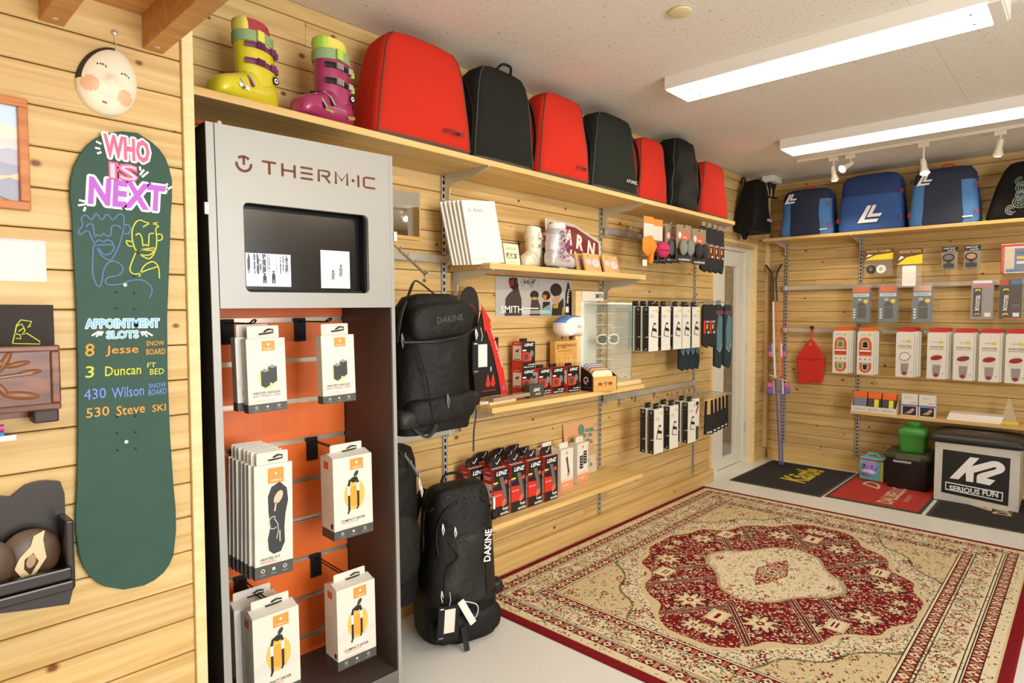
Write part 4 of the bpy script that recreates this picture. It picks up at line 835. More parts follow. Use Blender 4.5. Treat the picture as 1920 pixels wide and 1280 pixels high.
lenz_box(bw, bd, bh, 'red and black battery box at the front of the shelf beside the grey box', (2.492, 2.005, zs))
lenz_box(bw, bd, bh, 'red and black battery box beside the goggle cover tray', (2.595, 1.985, zs))
lenz_box(bw, bd, bh, 'lower red battery box standing behind the front pair', (2.405, 2.02, zs))
lenz_box(bw, bd, bh, 'red battery box at the back under the raised one', (2.325, 2.06, zs), False)
lenz_box(bw, bd, bh, 'red and black battery box stacked on top of another', (2.325, 2.06, zs+bh+.001))
t = thing('small_box', 'small dark grey box with white LENZ lettering on the shelf', 'box', (2.30, 1.985, zs)); MB().box(-.055, 0, 0, .055, .04, .062, mat('olive_grey', (72, 70, 60), .5)).obj('carton', t, bev=.001)
MB().front(0).text('LENZ', 0, .038, .015, whiteink, width=.05, bold=.03, shear=.25).text('rcB 1200', .008, .017, .008, whiteink, bold=.03).obj('printed_front', t)
# insole display
t = thing('insole_display', 'black and red heated insole display with a large red arrow', 'display', (2.04, 2.03, zs), R(4))
MB().box(-.09, -.06, 0, .10, .035, .012, TRIM).obj('base_plate', t, bev=.002); MB().cbox(-.07, -.065, .012, .20, -.02, .030, mat('clear_block', (222, 196, 170), .1, trans=.5), .003).obj('acrylic_block', t)
bd_ = [(-.115, .03), (-.13, .20), (-.115, .31), (-.07, .43), (-.03, .365), (.03, .26), (.075, .14), (.10, .03)]
MB().poly(bd_, -.006, 0, lblk).obj('display_board', t)
m = MB().front(0); m.flat([(-.085, .455), (-.015, .375), (-.06, .325)], red, .004).flat([(-.055, .345), (-.025, .37), (.03, .26), (.075, .14), (.10, .03), (.055, .03), (.035, .12), (-.005, .24)], red, .0035).obj('red_arrow', t)
m = MB().front(0); m.rect(-.1, .04, .04, .3, lblk, .0005).text('LENZ', -.045, .235, .020, red, .0015, width=.062, bold=.03, shear=.25).text('insole', -.03, .205, .008, red, .0015).ring(-.028, .155, .012, .018, whiteink, .0015).text('30', -.028, .155, .011, whiteink, .0015, bold=.03)
for x in (-.035, .0): m.ell(x, .088, .016, .016, red, .0015).flat([(x-.012, .097), (x+.012, .097), (x, .135)], redink, .0015)
m.rect(-.075, .055, .02, .058, red, .0015).text('HEAT AND POWER', .024, .25, .011, whiteink, .005, width=.20, rot=R(-66)).ell(.072, .06, .006, .012, mat('drop_blue', (110, 130, 210), .5), .005).obj('display_print', t)
t = thing('shoe_insole', 'upright black heated insole with a red line behind the backpack', 'insole', (1.935, 2.075, zs+.001))
ins = [(-.03, 0), (.03, 0), (.038, .06), (.026, .18), (.04, .30), (.062, .40), (.058, .48), (.03, .525), (-.012, .528), (-.045, .49), (-.055, .42), (-.042, .3), (-.03, .18), (-.038, .06)]
MB().poly([(p.x, p.y) for p in bez([Vector((a, b, 0)) for a, b in ins], 4)], -.008, 0, mat('insole_black', (34, 30, 30), .7)).obj('sole', t, bev=.002); MB().front(0).stroke([(-.04, .36), (-.036, .445), (-.01, .455), (.03, .44), (.05, .40)], .003, red).obj('heating_line', t)
# goggle covers in their tray
t = thing('cover_tray', 'bamboo fronted tray for goggle covers with a white logo on its black side', 'tray', (2.655, 1.905, zs), R(-14))
w_, d_ = .165, .10
MB().box(0, 0, 0, w_, .006, .075, BAMBOO).obj('front_panel', t); MB().left(0).poly([(0, 0), (-d_, 0), (-d_, .125), (-.02, .095), (0, .075)], -.004, 0, lblk).obj('side_panel', t)
MB().plane((w_, 0, 0), (0, -1, 0)).poly([(0, 0), (-d_, 0), (-d_, .12), (0, .075)], -.004, 0, lblk).obj('side_panel', t); MB().box(.004, .006, 0, w_-.004, d_, .004, lblk).box(.004, d_-.004, .004, w_-.004, d_, .1, lblk).obj('tray_base', t)
m = MB().left(-.004); m.rect(-.075, .02, -.02, .08, lblk, .0002).ring(-.05, .055, .013, .021, whiteink, .001, 20, -20, 290).ell(-.047, .05, .006, .006, whiteink, .001).rect(-.085, .018, -.02, .02, mat('ink_blue', (90, 110, 190), .5), .001).obj('side_logo', t)
m = MB().front(0); dk_ = mat('burn_brown', (126, 80, 36), .6); m.rect(.01, .01, .155, .065, BAMBOO, .0002).ell(.05, .038, .016, .009, dk_, .0008).ell(.12, .038, .016, .009, dk_, .0008)
for i in range(9): m.rect(.075+.003*i, .03+.008*math.sin(i), .0765+.003*i, .048, dk_, .0008)
m.obj('front_logo', t)
cc_ = [((250, 226, 178), 'cream'), ((128, 110, 160), 'violet'), ((226, 178, 120), 'tan'), ((226, 140, 70), 'orange'), ((98, 104, 92), 'grey-green'), ((200, 196, 180), 'pale grey'), ((120, 116, 110), 'striped grey'), ((230, 190, 190), 'pale pink'), ((80, 130, 200), 'blue')]
Mt = Matrix.Translation((2.655, 1.905, zs)) @ Matrix.Rotation(R(-14), 4, 'Z')
for i, (c_, nm) in enumerate(cc_):
    p = Mt @ Vector((.083-.0*i, .012+.0088*i, .012))
    o = thing('goggle_cover', nm+' fabric goggle cover standing in the bamboo tray', 'goggle cover', p, R(-14), group='goggle covers in the tray', rx=R(-6))
    pts = rrect(.142, .082+.004*i, .03, 5, 0, .055+.002*i); MB().poly(pts, -.007, 0, mat('cover_'+nm, c_, .8, bump=.2, bscale=400)).obj('fabric', o, bev=.002)
    if i == 0: MB().front(0).flat([(-.01, .06), (.006, .085), (.01, .06)], whiteink).obj('logo', o)
# bamboo goggle stand
t = thing('goggle_stand', 'bamboo stand with burnt-in lettering behind the cover tray', 'display stand', (2.675, 2.115, zs))
MB().box(-.095, -.02, 0, .095, .02, .262, BAMBOO).obj('block', t, bev=.003); MB().box(-.03, -.012, .27, -.024, -.006, .33, dgrey).box(.045, -.015, .27, .068, .0, .31, mat('brown', (96, 48, 24), .6)).obj('prong', t)
m = MB().front(-.02); m.text('gogglesoc', 0, .235, .028, dk_, width=.17, bold=.01).rect(-.075, .205, .05, .208, dk_)
for i in range(7): m.rect(-.09+.026*i, .02, -.088+.026*i, .19-.02*(i % 3), dk_)
m.obj('burnt_lettering', t)
t = thing('covered_goggles', 'goggles in a white and blue fabric cover on the bamboo stand', 'goggles', (2.655, 2.05, 1.248))
n = 28; rings = []
for k, (s_, y_) in enumerate(((.55, -.055), (.86, -.048), (1.0, -.02), (1.0, .02), (.9, .035))):
    rings.append([(.098*s_*math.copysign(abs(math.cos(2*math.pi*j/n))**.7, math.cos(2*math.pi*j/n)), y_+.018*abs(math.cos(2*math.pi*j/n))**2, (.052*s_*math.copysign(abs(math.sin(2*math.pi*j/n))**.8, math.sin(2*math.pi*j/n)))-(.012*s_ if abs(math.cos(2*math.pi*j/n)) > .35 and math.sin(2*math.pi*j/n) < 0 else 0)) for j in range(n)])
blu = mat('cover_sky', (96, 142, 214), .7); wcv = mat('cover_white', (238, 234, 228), .8)
MB().loft(rings, wcv, mfun=lambda i, j: blu if (2 <= j <= 12 and i >= 1) else wcv).obj('fabric_cover', t, smooth=60); MB().front(-.056).text('Soc', 0, -.002, .018, blackink, .002, shear=.3).obj('logo', t)
# sunglasses display case
cs = thing('sunglasses_case', 'glass sunglasses display case with SMITH header on the shelf', 'display case', (3.005, 2.155, zs))
cw_, cd_, ch_ = .125, .185, .50; gl = mat('case_glass', (214, 232, 224), .02, alpha=.14, spec=.8); gle = mat('glass_edge', (120, 160, 146), .1, alpha=.75)
MB().box(-cw_-.03, -cd_-.03, 0, cw_+.06, 0, .022, TRIM).obj('base', cs, bev=.002); MB().box(-cw_-.085, -.03, .022, -cw_-.035, -.0, ch_+.035, TRIM).obj('side_post', cs, bev=.001)
MB().box(-cw_-.035, -.022, .022, .0, -.012, ch_, mat('frosted', (232, 236, 226), .4)).obj('back_panel', cs); MB().box(-cw_-.035, -.04, ch_-.02, .045, -.005, ch_+.035, white).obj('header', cs, bev=.001)
MB().front(-.04).text('SMITH', .0, ch_+.01, .026, blackink, .001, width=.075, bold=.02).obj('header_lettering', cs); MB().box(-cw_, -cd_, ch_-.04, cw_, -.025, ch_-.03, white).obj('lid', cs, bev=.001)
for nm, b in (('pane', (-cw_, -cd_, .024, cw_, -cd_+.004, ch_-.04)), ('pane', (-cw_, -cd_+.0045, .024, -cw_+.004, -.03, ch_-.04)), ('pane', (cw_-.004, -cd_+.0045, .024, cw_, -.03, ch_-.04))): MB().box(*b, gl).obj(nm, cs)
for x, y in ((-cw_, -cd_), (cw_, -cd_), (cw_, -.03)): MB().box(x-.002, y-.0015, .024, x+.002, y+.002, ch_-.04, gle).obj('glass_edge', cs)
for i in range(6):
    z = .075+.066*i; MB().cbox(-.03, -.05, z, .02, -.044, z+.006, whiteink, .001).cbox(-.02, -.12, z+.001, -.012, -.05, z+.005, whiteink, .001).cbox(.012, -.12, z+.001, .02, -.05, z+.005, whiteink, .001).obj('holder_arm', cs)
for z in (.06, ch_-.07): MB().cyl((cw_-.02, -cd_-.006, z), (cw_-.02, -cd_, z), .009, chrome, 12).obj('knob', cs)
sg_ = thing('sunglasses', 'white framed sunglasses inside the glass case', 'sunglasses', (2.975, 2.035, zs+.262), R(-18)); sg_.scale = (1.2, 1.2, 1.2); wf_ = mat('frame_white', (244, 240, 230), .3); dl = mat('dark_lens', (62, 64, 52), .12)
for s_ in (-1, 1):
    p = [(s_*.034+.030*math.copysign(abs(math.cos(a))**.75, math.cos(a)), -.012+.010*abs(math.cos(a)), .022*math.copysign(abs(math.sin(a))**.8, math.sin(a))) for a in [2*math.pi*k/18 for k in range(18)]]
    MB().tube(p, .0042, wf_, 6, closed=True).obj('rim', sg_, smooth=60); MB().add(p, [tuple(range(18))], dl).obj('lens', sg_); MB().tube([(s_*.064, -.002, .008), (s_*.067, .03, .008), (s_*.066, .085, .0), (s_*.062, .10, -.012)], .004, wf_, 6).obj('temple', sg_)
MB().tube([(-.006, -.014, .004), (0, -.016, .007), (.006, -.014, .004)], .004, wf_, 6).obj('bridge', sg_)
# ---------------- lowest shelf: heated socks
def sock_box(lab, loc, front=True, rz=0):
    w, d, h = .104, .066, .222; t = thing('sock_box', lab, 'box', loc, rz, group='red and black heated sock boxes')
    MB().box(-w/2, 0, 0, w/2, d, h, lred_).obj('carton', t, bev=.0008)
    tb = MB().front(d*.52); tb.poly([(-w*.46, h), (w*.40, h), (w*.40, h+.043), (-w*.30, h+.043), (-w*.46, h+.03)], -.0006, .0006, lblk); tb.obj('hang_tab', t); MB().front(d*.52-.001).stroke([(-w*.02, h+.022), (w*.06, h+.012), (w*.26, h+.036)], .004, whiteink, .0006).stroke([(-w*.3, h+.008), (-w*.3, h+.022)], .003, red, .0006).obj('tab_print', t)
    p = MB().top(h); 
    for i in range(4): p.flat([(-w*.4+.022*i, .006), (-w*.4+.022*i+.014, .006), (-w*.4+.022*i+.018, d*.42), (-w*.4+.022*i+.004, d*.42)], whiteink, .0005)
    p.obj('printed_top', t)
    if front:
        p = MB().front(0); p.rect(-w/2+.001, 0, w/2, h, lblk, .0003).text('LENZ', .004, h*.905, h*.085, whiteink, .0016, width=w*.72, bold=.03, shear=.25)
        p.flat([(-w*.49, h*.22), (-w*.49, h*.56), (w*.1, h*.54), (w*.3, h*.46), (w*.36, h*.22)], lred_, .0007); p.rect(-w*.49, h*.7, -w*.2, h*.735, yellow, .001).rect(-w*.49, h*.655, -w*.25, h*.69, mat('stripe_violet', (80, 50, 120), .5), .001)
        p.flat([(-w*.12, h*.82), (w*.12, h*.82), (w*.3, h*.52), (w*.38, h*.28), (w*.2, h*.2), (w*.12, h*.28), (w*.1, h*.5), (-w*.02, h*.66)], mat('sock_grey', (104, 98, 96), .6), .0012).ell(w*.3, h*.70, w*.1, h*.045, redink, .0014).flat([(w*.02, h*.2), (w*.2, h*.2), (w*.3, h*.3), (w*.22, h*.36), (w*.06, h*.3)], mat('sock_glow', (206, 110, 80), .6), .0015).text('THE CAPP', -w*.22, h*.45, h*.026, whiteink, .0015, width=w*.46)
        p.text('heat', w*.26, h*.15, h*.065, whiteink, .0015, width=w*.34, bold=.015).text('socks', w*.2, h*.06, h*.065, whiteink, .0015, width=w*.52, bold=.015).obj('printed_front', t)
        p = MB().left(-w/2); p.rect(-d, 0, 0, h, lred_, .0003).rect(-d*.95, h*.2, -d*.08, h*.70, paper, .0008).rect(-d*.95, .004, -d*.08, h*.17, paper, .0008)
        for i, (a, b, s1, s2) in enumerate(((-.8, .55, .1, .02), (-.55, .5, .1, .02), (-.22, .55, .08, .06), (-.82, .42, .04, .04), (-.22, .4, .05, .06), (-.78, .28, .06, .05), (-.22, .27, .05, .05))): p.rect(d*(a-s1), h*(b-s2/2), d*(a+s1), h*(b+s2/2), blackink if i % 3 else dgrey, .0012)
        p.rect(-d*.75, h*.92, -d*.25, h*.935, whiteink, .0012).rect(-d*.9, h*.82, -d*.15, h*.84, whiteink, .0012).rect(-d*.8, h*.78, -d*.25, h*.80, whiteink, .0012).ell(-d*.75, h*.085, d*.1, h*.035, grey, .0012).rect(-d*.32, h*.04, -d*.12, h*.13, greyink, .0012).obj('printed_side', t)
    return t
zl_ = .3815
fr = [(2.03, 1.968, 'heated sock box partly hidden by the standing backpack'), (2.146, 1.965, 'heated sock box in front with its white printed side showing'), (2.262, 1.962, 'heated sock box third from the backpack in the front row'), (2.378, 1.958, 'heated sock box at the right end of the front row')]
for x, y, lab in fr: sock_box(lab, (x, y, zl_))
k = 0
for r_, y in enumerate((2.036, 2.105)):
    for q_, x in enumerate((1.965, 2.075, 2.185, 2.295)):
        yy = (y if x > 2.0 else y+.018) if r_ == 0 else 2.105
        if r_ == 1 and q_ == 0: continue
        sock_box(['middle', 'rear'][r_]+' row heated sock box, '+['first', 'second', 'third', 'fourth'][q_]+' counted from the cabinet', (x, yy, zl_), q_ == 0)
def white_sock(lab, loc, rz, kind):
    w, d, h = .11, .06, .215; t = thing('sock_box', lab, 'box', loc, rz, group='white heated sock boxes'); pk = mat('peach_fade', (222, 150, 110), .5)
    MB().box(-w/2, 0, 0, w/2, d, h, paper).obj('carton', t, bev=.001); MB().front(d*.5).poly(rrect(w*.7, .034, .004, 3, .01, h+.012), -.0006, .0006, paper).obj('hang_tab', t)
    p = MB().front(0); p.rect(-w/2, 0, w/2, h, paper, .0002).rect(-w/2, 0, w/2, h*.2, pk, .0006).rect(-w/2, h*.2, w/2, h*.27, mat('peach_light', (236, 200, 172), .5), .0006).ell(0, h*.9, .008, .008, orange, .001)
    if kind == 0: p.flat([(-w*.1, h*.78), (w*.04, h*.82), (w*.16, h*.5), (w*.22, h*.42), (w*.16, h*.34), (w*.02, h*.3), (w*.06, h*.42), (-.0, h*.6)], dgrey, .001).flat([(w*.02, h*.3), (w*.18, h*.34), (w*.2, h*.4), (w*.06, h*.4)], mat('sock_glow', (0, 0, 0)), .0012)
    else:
        for a, b in ((-.28, .35), (.06, .45)): p.rect(w*a, h*b, w*(a+.3), h*(b+.33), blackink, .001+.0003*(a > 0)); [p.rect(w*(a+.05), h*(b+.06+.07*i), w*(a+.25), h*(b+.075+.07*i), whiteink, .0018) for i in range(4)]
    p.rect(-w*.3, h*.1, w*.1, h*.115, whiteink, .001).obj('printed_front', t)
white_sock('white and peach sock box with a dark sock picture', (2.585, 2.02, zl_), R(2), 0); white_sock('white and peach sock box with black battery pictures', (2.765, 2.05, zl_), R(4), 1); white_sock('white sock box standing behind the other white boxes', (2.53, 2.092, zl_), R(1), 2)
t = thing('art_print', 'standing print with orange sky and teal pine shapes on the lowest shelf', 'print', (2.87, 2.13, zl_), rx=R(-6)); MB().box(-.14, 0, 0, .14, .004, .31, mat('print_sky', (222, 168, 122), .6)).obj('sheet', t)
m = MB().front(0); tl = mat('print_teal', (104, 138, 124), .6); ms = mat('print_mist', (206, 188, 160), .6); rr = random.Random(5); m.rect(-.14, 0, .14, .12, ms, .0004).flat([(-.14, .12), (-.08, .2), (-.03, .15), (.04, .21), (.1, .15), (.14, .17), (.14, .1), (-.14, .1)], mat('print_hill', (190, 160, 120), .6), .0006)
for i in range(28): m.ell(rr.uniform(-.12, .12), rr.choice([rr.uniform(.02, .09), rr.uniform(.13, .25)]), rr.uniform(.012, .026), rr.uniform(.008, .016), tl, .0008+.00001*i, 9)
m.rect(.02, .13, .026, .26, tl, .001).ell(.023, .26, .03, .03, tl, .0011).obj('picture', t)
# ================================================================ near wall
# shelf on two beams at the top
t = thing('beam_shelf', 'rough pine shelf on two beams high on the near wall', 'shelf', (.43, NL, 1.953))
for x0 in (-.119, .083):
    b = MB().cbox(x0, -.42, 0, x0+.045, 0, .078, PINE_D, .002).obj('beam', t)
    MB().lathe([(.002, .0012), (.006, .001), (.0065, 0)], steel, 12, (x0+.022, -.035, 0.0)).obj('screw', b); b.children[0].rotation_euler = (math.pi, 0, 0); b.children[0].location = (0, -.07, 0)
MB().cbox(-.9, -.44, .0785, .155, 0, .098, PINE_D, .002).obj('board', t)
# folk mask
def mask():
    t = thing('wall_mask', 'white smiling folk mask with rosy cheeks on the near wall', 'mask', (.437, NL, 1.853), ry=R(14))
    n = 46; W2, H2 = .061, .083; vs = []; fs = []; ms = []
    mw, mh, mc, mk, ml = mat('mask_white', (236, 226, 200), .6, var=.04, bscale=25), mat('mask_hair', (58, 46, 42), .7), mat('mask_cheek', (230, 184, 148), .6), mat('mask_line', (60, 44, 38), .6), mat('mask_lip', (196, 92, 72), .6)
    def dep(a, b, r): return .036*math.sqrt(max(0, 1-r*r))+.011*math.exp(-((a/.012)**2+((b+.008)/.014)**2))+.006*math.exp(-(((abs(a)-.028)/.018)**2+((b+.028)/.016)**2))-.003*math.exp(-((a/.02)**2+((b+.045)/.006)**2))
    pts = {}
    for i in range(n+1):
        r = (i/n)
        for j in range(64):
            th = 2*math.pi*j/64; c, s_ = math.cos(th), math.sin(th); wsc = W2*(1-.10*s_); a, b = r*wsc*c, r*H2*s_*(1 if s_ > 0 else .95); pts[i, j] = (a, b); vs.append((a, -dep(a, b, r)-.001, b))
    def col(a, b, r, th):
        if r > .86 and 1.7 < th < 3.4: return mh
        if abs(abs(a)-.024) < .0105 and abs(b-.02-.004*math.cos((abs(a)-.024)/.0105*1.5)) < .0013: return mk
        if (((abs(a)-.036)/.017)**2+((b+.028)/.017)**2) < 1: return mc
        if (a/.004)**2+((b+.056)/.0028)**2 < 1: return ml
        return mw
    m = MB(); m.v = vs
    for i in range(n):
        for j in range(64):
            j2 = (j+1) % 64; a = (pts[i, j][0]+pts[i+1, j2][0])/2; b = (pts[i, j][1]+pts[i+1, j2][1])/2
            m.f.append([i*64+j, (i+1)*64+j, (i+1)*64+j2, i*64+j2][::-1]); m.m.append(m.mi(col(a, b, (i+.5)/n, (2*math.pi*(j+.5)/64))))
    m.obj('mask_face', t, smooth=80)
    MB().tube([(.0, -.004, .082), (-.012, -.004, .118)], .0008, paper, 5).obj('string', t); MB().lathe([(.006, 0), (.006, -.004), (.002, -.006)], steel, 12, (-.012, -.004, .118), 'y').obj('screw', t)
mask()
# framed photograph
t = thing('picture_frame', 'wood framed sunset cloud photograph on the near wall', 'picture', (.135, NL, 1.655)); fw_ = .148; fh_ = .118; wd_ = wood('frame_wood', (206, 134, 76), (182, 108, 54), knots=False)
for n_, b in (('rail', (-fw_, -.018, fh_-.018, fw_, 0, fh_)), ('rail', (-fw_, -.018, -fh_, fw_, 0, -fh_+.018)), ('stile', (fw_-.018, -.018, -fh_+.018, fw_, 0, fh_-.018)), ('stile', (-fw_, -.018, -fh_+.018, -fw_+.018, 0, fh_-.018))): MB().cbox(*b, wd_, .003).obj('frame_'+n_, t)
m = MB().front(-.004); xa, xb = -fw_+.016, fw_-.016; rows = [(.1, (190, 214, 232)), (.06, (232, 224, 200)), (.035, (214, 204, 200)), (.01, (176, 174, 190)), (-.02, (150, 152, 172)), (-.045, (226, 190, 150)), (-.06, (140, 142, 160)), (-.1, (108, 116, 140))]
for i in range(len(rows)-1):
    z1, c1 = rows[i]; z0 = rows[i+1][0]
    pts = [(xa+(xb-xa)*k/14, z0+.005*math.sin(k*1.7+i*2.1)+.004*math.sin(k*.7+i)) for k in range(15)]; m.flat(pts+[(xb, z1+.008), (xa, z1+.008)], mat('sky_%d' % i, c1, .3), .0004*(len(rows)-i))
m.obj('photograph', t)
# blank sheet (its code is left out)
t = thing('paper_notice', 'plain white notice sheet below the framed photograph', 'notice', (.23, NL-.001, 1.430)); MB().box(-.078, -.0012, -.045, .078, 0, .045, paper).obj('sheet', t); MB().front(-.0012).rect(-.078, .040, .078, .045, mat('pink_edge', (236, 206, 210), .6)).obj('printed_edge', t)
# carved letter rack with a black drawing board
t = thing('letter_rack', 'carved brown wooden letter rack with flower relief on the near wall', 'letter rack', (.16, NL, 1.09))
MB().box(-.155, -.012, 0, .155, 0, .16, CARVED).obj('back_board', t); fp = MB().cbox(-.15, -.072, .025, .15, -.058, .155, CARVED, .003).obj('front_panel', t)
for b in ((-.152, -.078, .145, .153, -.06, .158), (-.152, -.078, .02, .153, -.06, .034), (.136, -.078, .034, .153, -.06, .145)): MB().cbox(*b, CARVED, .003).obj('moulding', fp)
MB().box(.142, -.06, .02, .153, -.012, .155, CARVED).box(-.153, -.06, .02, .142, -.012, .03, CARVED).obj('side_and_bottom', t); MB().cbox(.105, -.068, -.008, .15, -.02, .02, mat('dark_foot', (44, 26, 16), .5), .004).obj('foot', t)
gm = mat('carved_light', (126, 78, 40), .35); m = MB()
m.tube(bez([(-.05, -.074, .05), (.0, -.076, .085), (.05, -.076, .095), (.105, -.074, .10)], 6), .0035, gm, 6)
for (cx, cz, rx, rz_, tt) in ((.045, .118, .028, .008, .5), (.06, .126, .026, .007, 1.1), (.03, .124, .026, .007, 2.1), (.08, .12, .024, .006, .2), (.085, .055, .034, .009, -.15), (.055, .068, .02, .007, -1.0), (.02, .062, .024, .007, .7), (.1, .102, .022, .006, .1)): m.loft([[(cx+math.cos(tt)*a-math.sin(tt)*b, -.0725-.004*q, cz+math.sin(tt)*a+math.cos(tt)*b) for a, b in [(rx*q2*math.cos(2*math.pi*k/12), rz_*q2*math.sin(2*math.pi*k/12)) for k in range(12)]] for q, q2 in ((0, 1), (.6, .8), (1, .3))], gm)
m.obj('flower_carving', fp, smooth=50)
t = thing('drawing_board', 'black chalkboard card with a yellow boot drawing in the carved rack', 'chalkboard', (.165, NL-.022, 1.122)); MB().box(-.148, -.008, 0, .148, 0, .212, mat('chalk_black', (48, 42, 38), .8)).obj('card', t)
yl = mat('chalk_lime', (200, 206, 70), .8); q = lambda px, py: ((lambda p: (p.x-.165, p.z-1.122))(A(px, py, NL-.03)))
m = MB().front(-.008); sc2 = lambda pts: [q(a/3.2, 440+b/3.2) for a, b in pts]
for L_ in ([(75, 650), (100, 540), (125, 510), (190, 520), (165, 560), (185, 545)], [(75, 652), (240, 655), (238, 640), (200, 615), (160, 590), (130, 600), (150, 575), (135, 540)], [(105, 545), (130, 535), (140, 560), (110, 580)], [(85, 590), (120, 600), (125, 625), (95, 620)]): m.stroke(sc2(L_), .0022, yl)
m.obj('boot_drawing', t)
# marker tray
t = thing('marker_tray', 'white marker tray at the left edge of the near wall', 'tray', (.155, NL, 1.05)); MB().cbox(-.085, -.055, 0, .082, 0, .005, white, .002).cbox(-.085, -.057, .005, .082, -.054, .012, white, .001).obj('tray', t)
for c_, nm, x, z in (((220, 70, 150), 'pink', .05, .03), ((60, 130, 210), 'blue', .048, .0085), ((70, 170, 90), 'green', .03, .0085)):
    y_ = {'pink': -.03, 'blue': -.04, 'green': -.02}[nm]; zz = 1.055+(.02 if nm == 'pink' else .007)
    o = thing('marker_pen', nm+' marker pen lying in the white tray', 'marker', (.155+x-.02, NL+y_, zz), group='marker pens in the tray'); MB().cyl((-.10, 0, 0), (.0, 0, 0), .007, white, 12).obj('barrel', o); MB().cyl((.0, 0, 0), (.035, 0, 0), .0075, mat('marker_'+nm, c_, .35), 12).obj('cap', o)
# lower dark rack
dkw = mat('dark_lacquer', (32, 22, 18), .3); t = thing('wall_rack', 'dark lacquered wooden rack with a scalloped back on the near wall', 'wall rack', (.16, NL, .70))
pts = [(-.17, 0), (.165, 0), (.165, .21), (.158, .238)]+[(.158-.075*k/6, .238+.008*math.sin(math.pi*k/6)) for k in range(1, 6)]+[(.07, .222)]+[(.06-.11*k/6, .222+.018*math.sin(math.pi*k/6)) for k in range(1, 6)]+[(-.17, .22)]
MB().poly(pts, 0, .014, dkw).obj('back_board', t); MB().cbox(.150, -.085, .015, .166, -.014, .165, dkw, .004).obj('side_panel', t); MB().cbox(-.17, -.1, .042, .158, -.085, .068, dkw, .004).obj('front_rail', t); MB().cbox(-.17, -.104, .018, .160, -.086, .040, dkw, .004).obj('lower_rail', t); MB().box(-.17, -.086, .03, .15, -.014, .04, dkw).obj('rack_floor', t)
MB().poly([(-.17, 0), (-.05, .002), (.02, .012), (.08, .0), (.15, -.012), (.158, .02), (-.17, .02)], .086, .1, dkw).obj('apron', t)
MB().front(-.014).ell(-.005, .212, .006, .006, steel, .001, 14).obj('screw', t)
brn = mat('carved_brown', (78, 54, 32), .4, var=.5, bscale=30); crm = mat('petal_cream', (216, 190, 140), .45)
for i, (x, lab) in enumerate(((.095, 'round carved coaster with a pale lily relief in the dark rack'), (.015, 'round carved coaster beside the lily one in the dark rack'))):
    o = thing('carved_coaster', lab, 'coaster', (.16+x, NL-.045-.012*i, .741), group='carved coasters', rx=R(-8)); MB().lathe([(.048, 0), (.054, .004), (.054, .012), (.05, .016)], brn, 30, (0, -.012, .056), 'y').obj('disc', o, smooth=40)
    m = MB().front(-.012); fl = [(-.018, .012), (-.03, .035), (-.02, .055), (.0, .075), (.006, .095), (.026, .103), (.022, .085), (.024, .06), (.026, .045), (.0, .008), (-.004, .014), (.012, .04), (.004, .06), (-.012, .05), (-.014, .03), (-.004, .016)]
    m.poly(fl, 0, .004, crm); m.ell(-.001, .044, .008, .014, mat('petal_core', (176, 140, 96), .6), .0045, t=-.3)
    if i == 0: m.obj('lily_relief', o)
# ---------------- snowboard with chalk lettering
SY = 1.684
bx, bz = .455, 1.20
t = thing('snowboard', 'dark green snowboard with chalk lettering hung on the near wall', 'snowboard', (bx, NL, bz))
ol = [(228.7, 245.6), (200, 249), (180, 258.7), (163, 272), (150, 288.7), (138, 312), (132, 337.5), (131, 370), (135, 405), (137.5, 471), (143.8, 596), (146, 705.6), (146, 815), (144.4, 912.5), (141.7, 960), (141.7, 995), (148, 1040), (157, 1064), (168.7, 1081), (183, 1093), (198.7, 1100), (232.5, 1105.6), (270, 1098), (290, 1088), (307.5, 1073.7), (319, 1057), (326, 1040), (330.7, 995), (330, 955), (326, 912.5), (319.4, 815), (315, 705.6), (314, 596), (318.8, 471), (320.6, 405), (323, 370), (323, 337.5), (318, 315), (311, 296), (300, 280), (285, 266), (258.7, 249)]
def sb(px, py): p = A(px, py, SY); return (p.x-bx, p.z-bz)
sp = [sb(*p) for p in ol]
def topdep(z): return max(0, (abs(z+.0)-.42))**2*.10
m = MB(); green = mat('board_green', (50, 80, 68), .6, var=.14, bscale=14, spec=.3); n = len(sp)
# nose and tail kick forward a little; built as strips between the two edges
fr_ = [Vector((a, -.016+.0*b, b)) for a, b in sp]; bk = [Vector((a, -.007, b)) for a, b in sp]
m.add(fr_+bk, [tuple(range(n)), tuple(range(n, 2*n))[::-1]]+[(i, (i+1) % n, n+(i+1) % n, n+i)[::-1] for i in range(n)], green); m.obj('deck', t, bev=.002)
ch = {k: mat('chalk_'+k, c, .85) for k, c in dict(pink=(224, 110, 140), lilac=(214, 196, 236), purple=(184, 104, 206), white=(244, 244, 242), sky=(120, 190, 226), orange=(226, 158, 70), lime=(206, 222, 130), blue=(116, 144, 214), line=(94, 122, 168)).items()}
c_ = MB().front(-.016)
def word(s, px, py, wpx, hpx, col, bold=.02, outline=None, ob=.085, shear=0, rot=0, w=.0012, space=1.0):
    a, b = sb(px, py); l = sb(px-wpx/2, py)[0]; r_ = sb(px+wpx/2, py)[0]; h = sb(px, py-hpx/2)[1]-sb(px, py+hpx/2)[1]
    if outline:
        for k in range(10): e = .085*h; c_.text(s, a+e*math.cos(k*.628), b+e*math.sin(k*.628), h, outline, w-.0004-.00003*k, width=(r_-l), bold=bold, shear=shear, rot=rot, space=space)
    c_.text(s, a, b, h, col, w, width=(r_-l), bold=bold, shear=shear, rot=rot, space=space)
word('WHO', 238, 279, 86, 44, ch['pink'], .04, ch['white'], .11); word('IS', 232, 323, 56, 34, ch['pink'], .075); word('IS', 232, 323, 50, 27, ch['lilac'], .0, w=.0018); word('NEXT', 240, 365, 146, 50, ch['purple'], .04, ch['white'], .11, shear=.1)
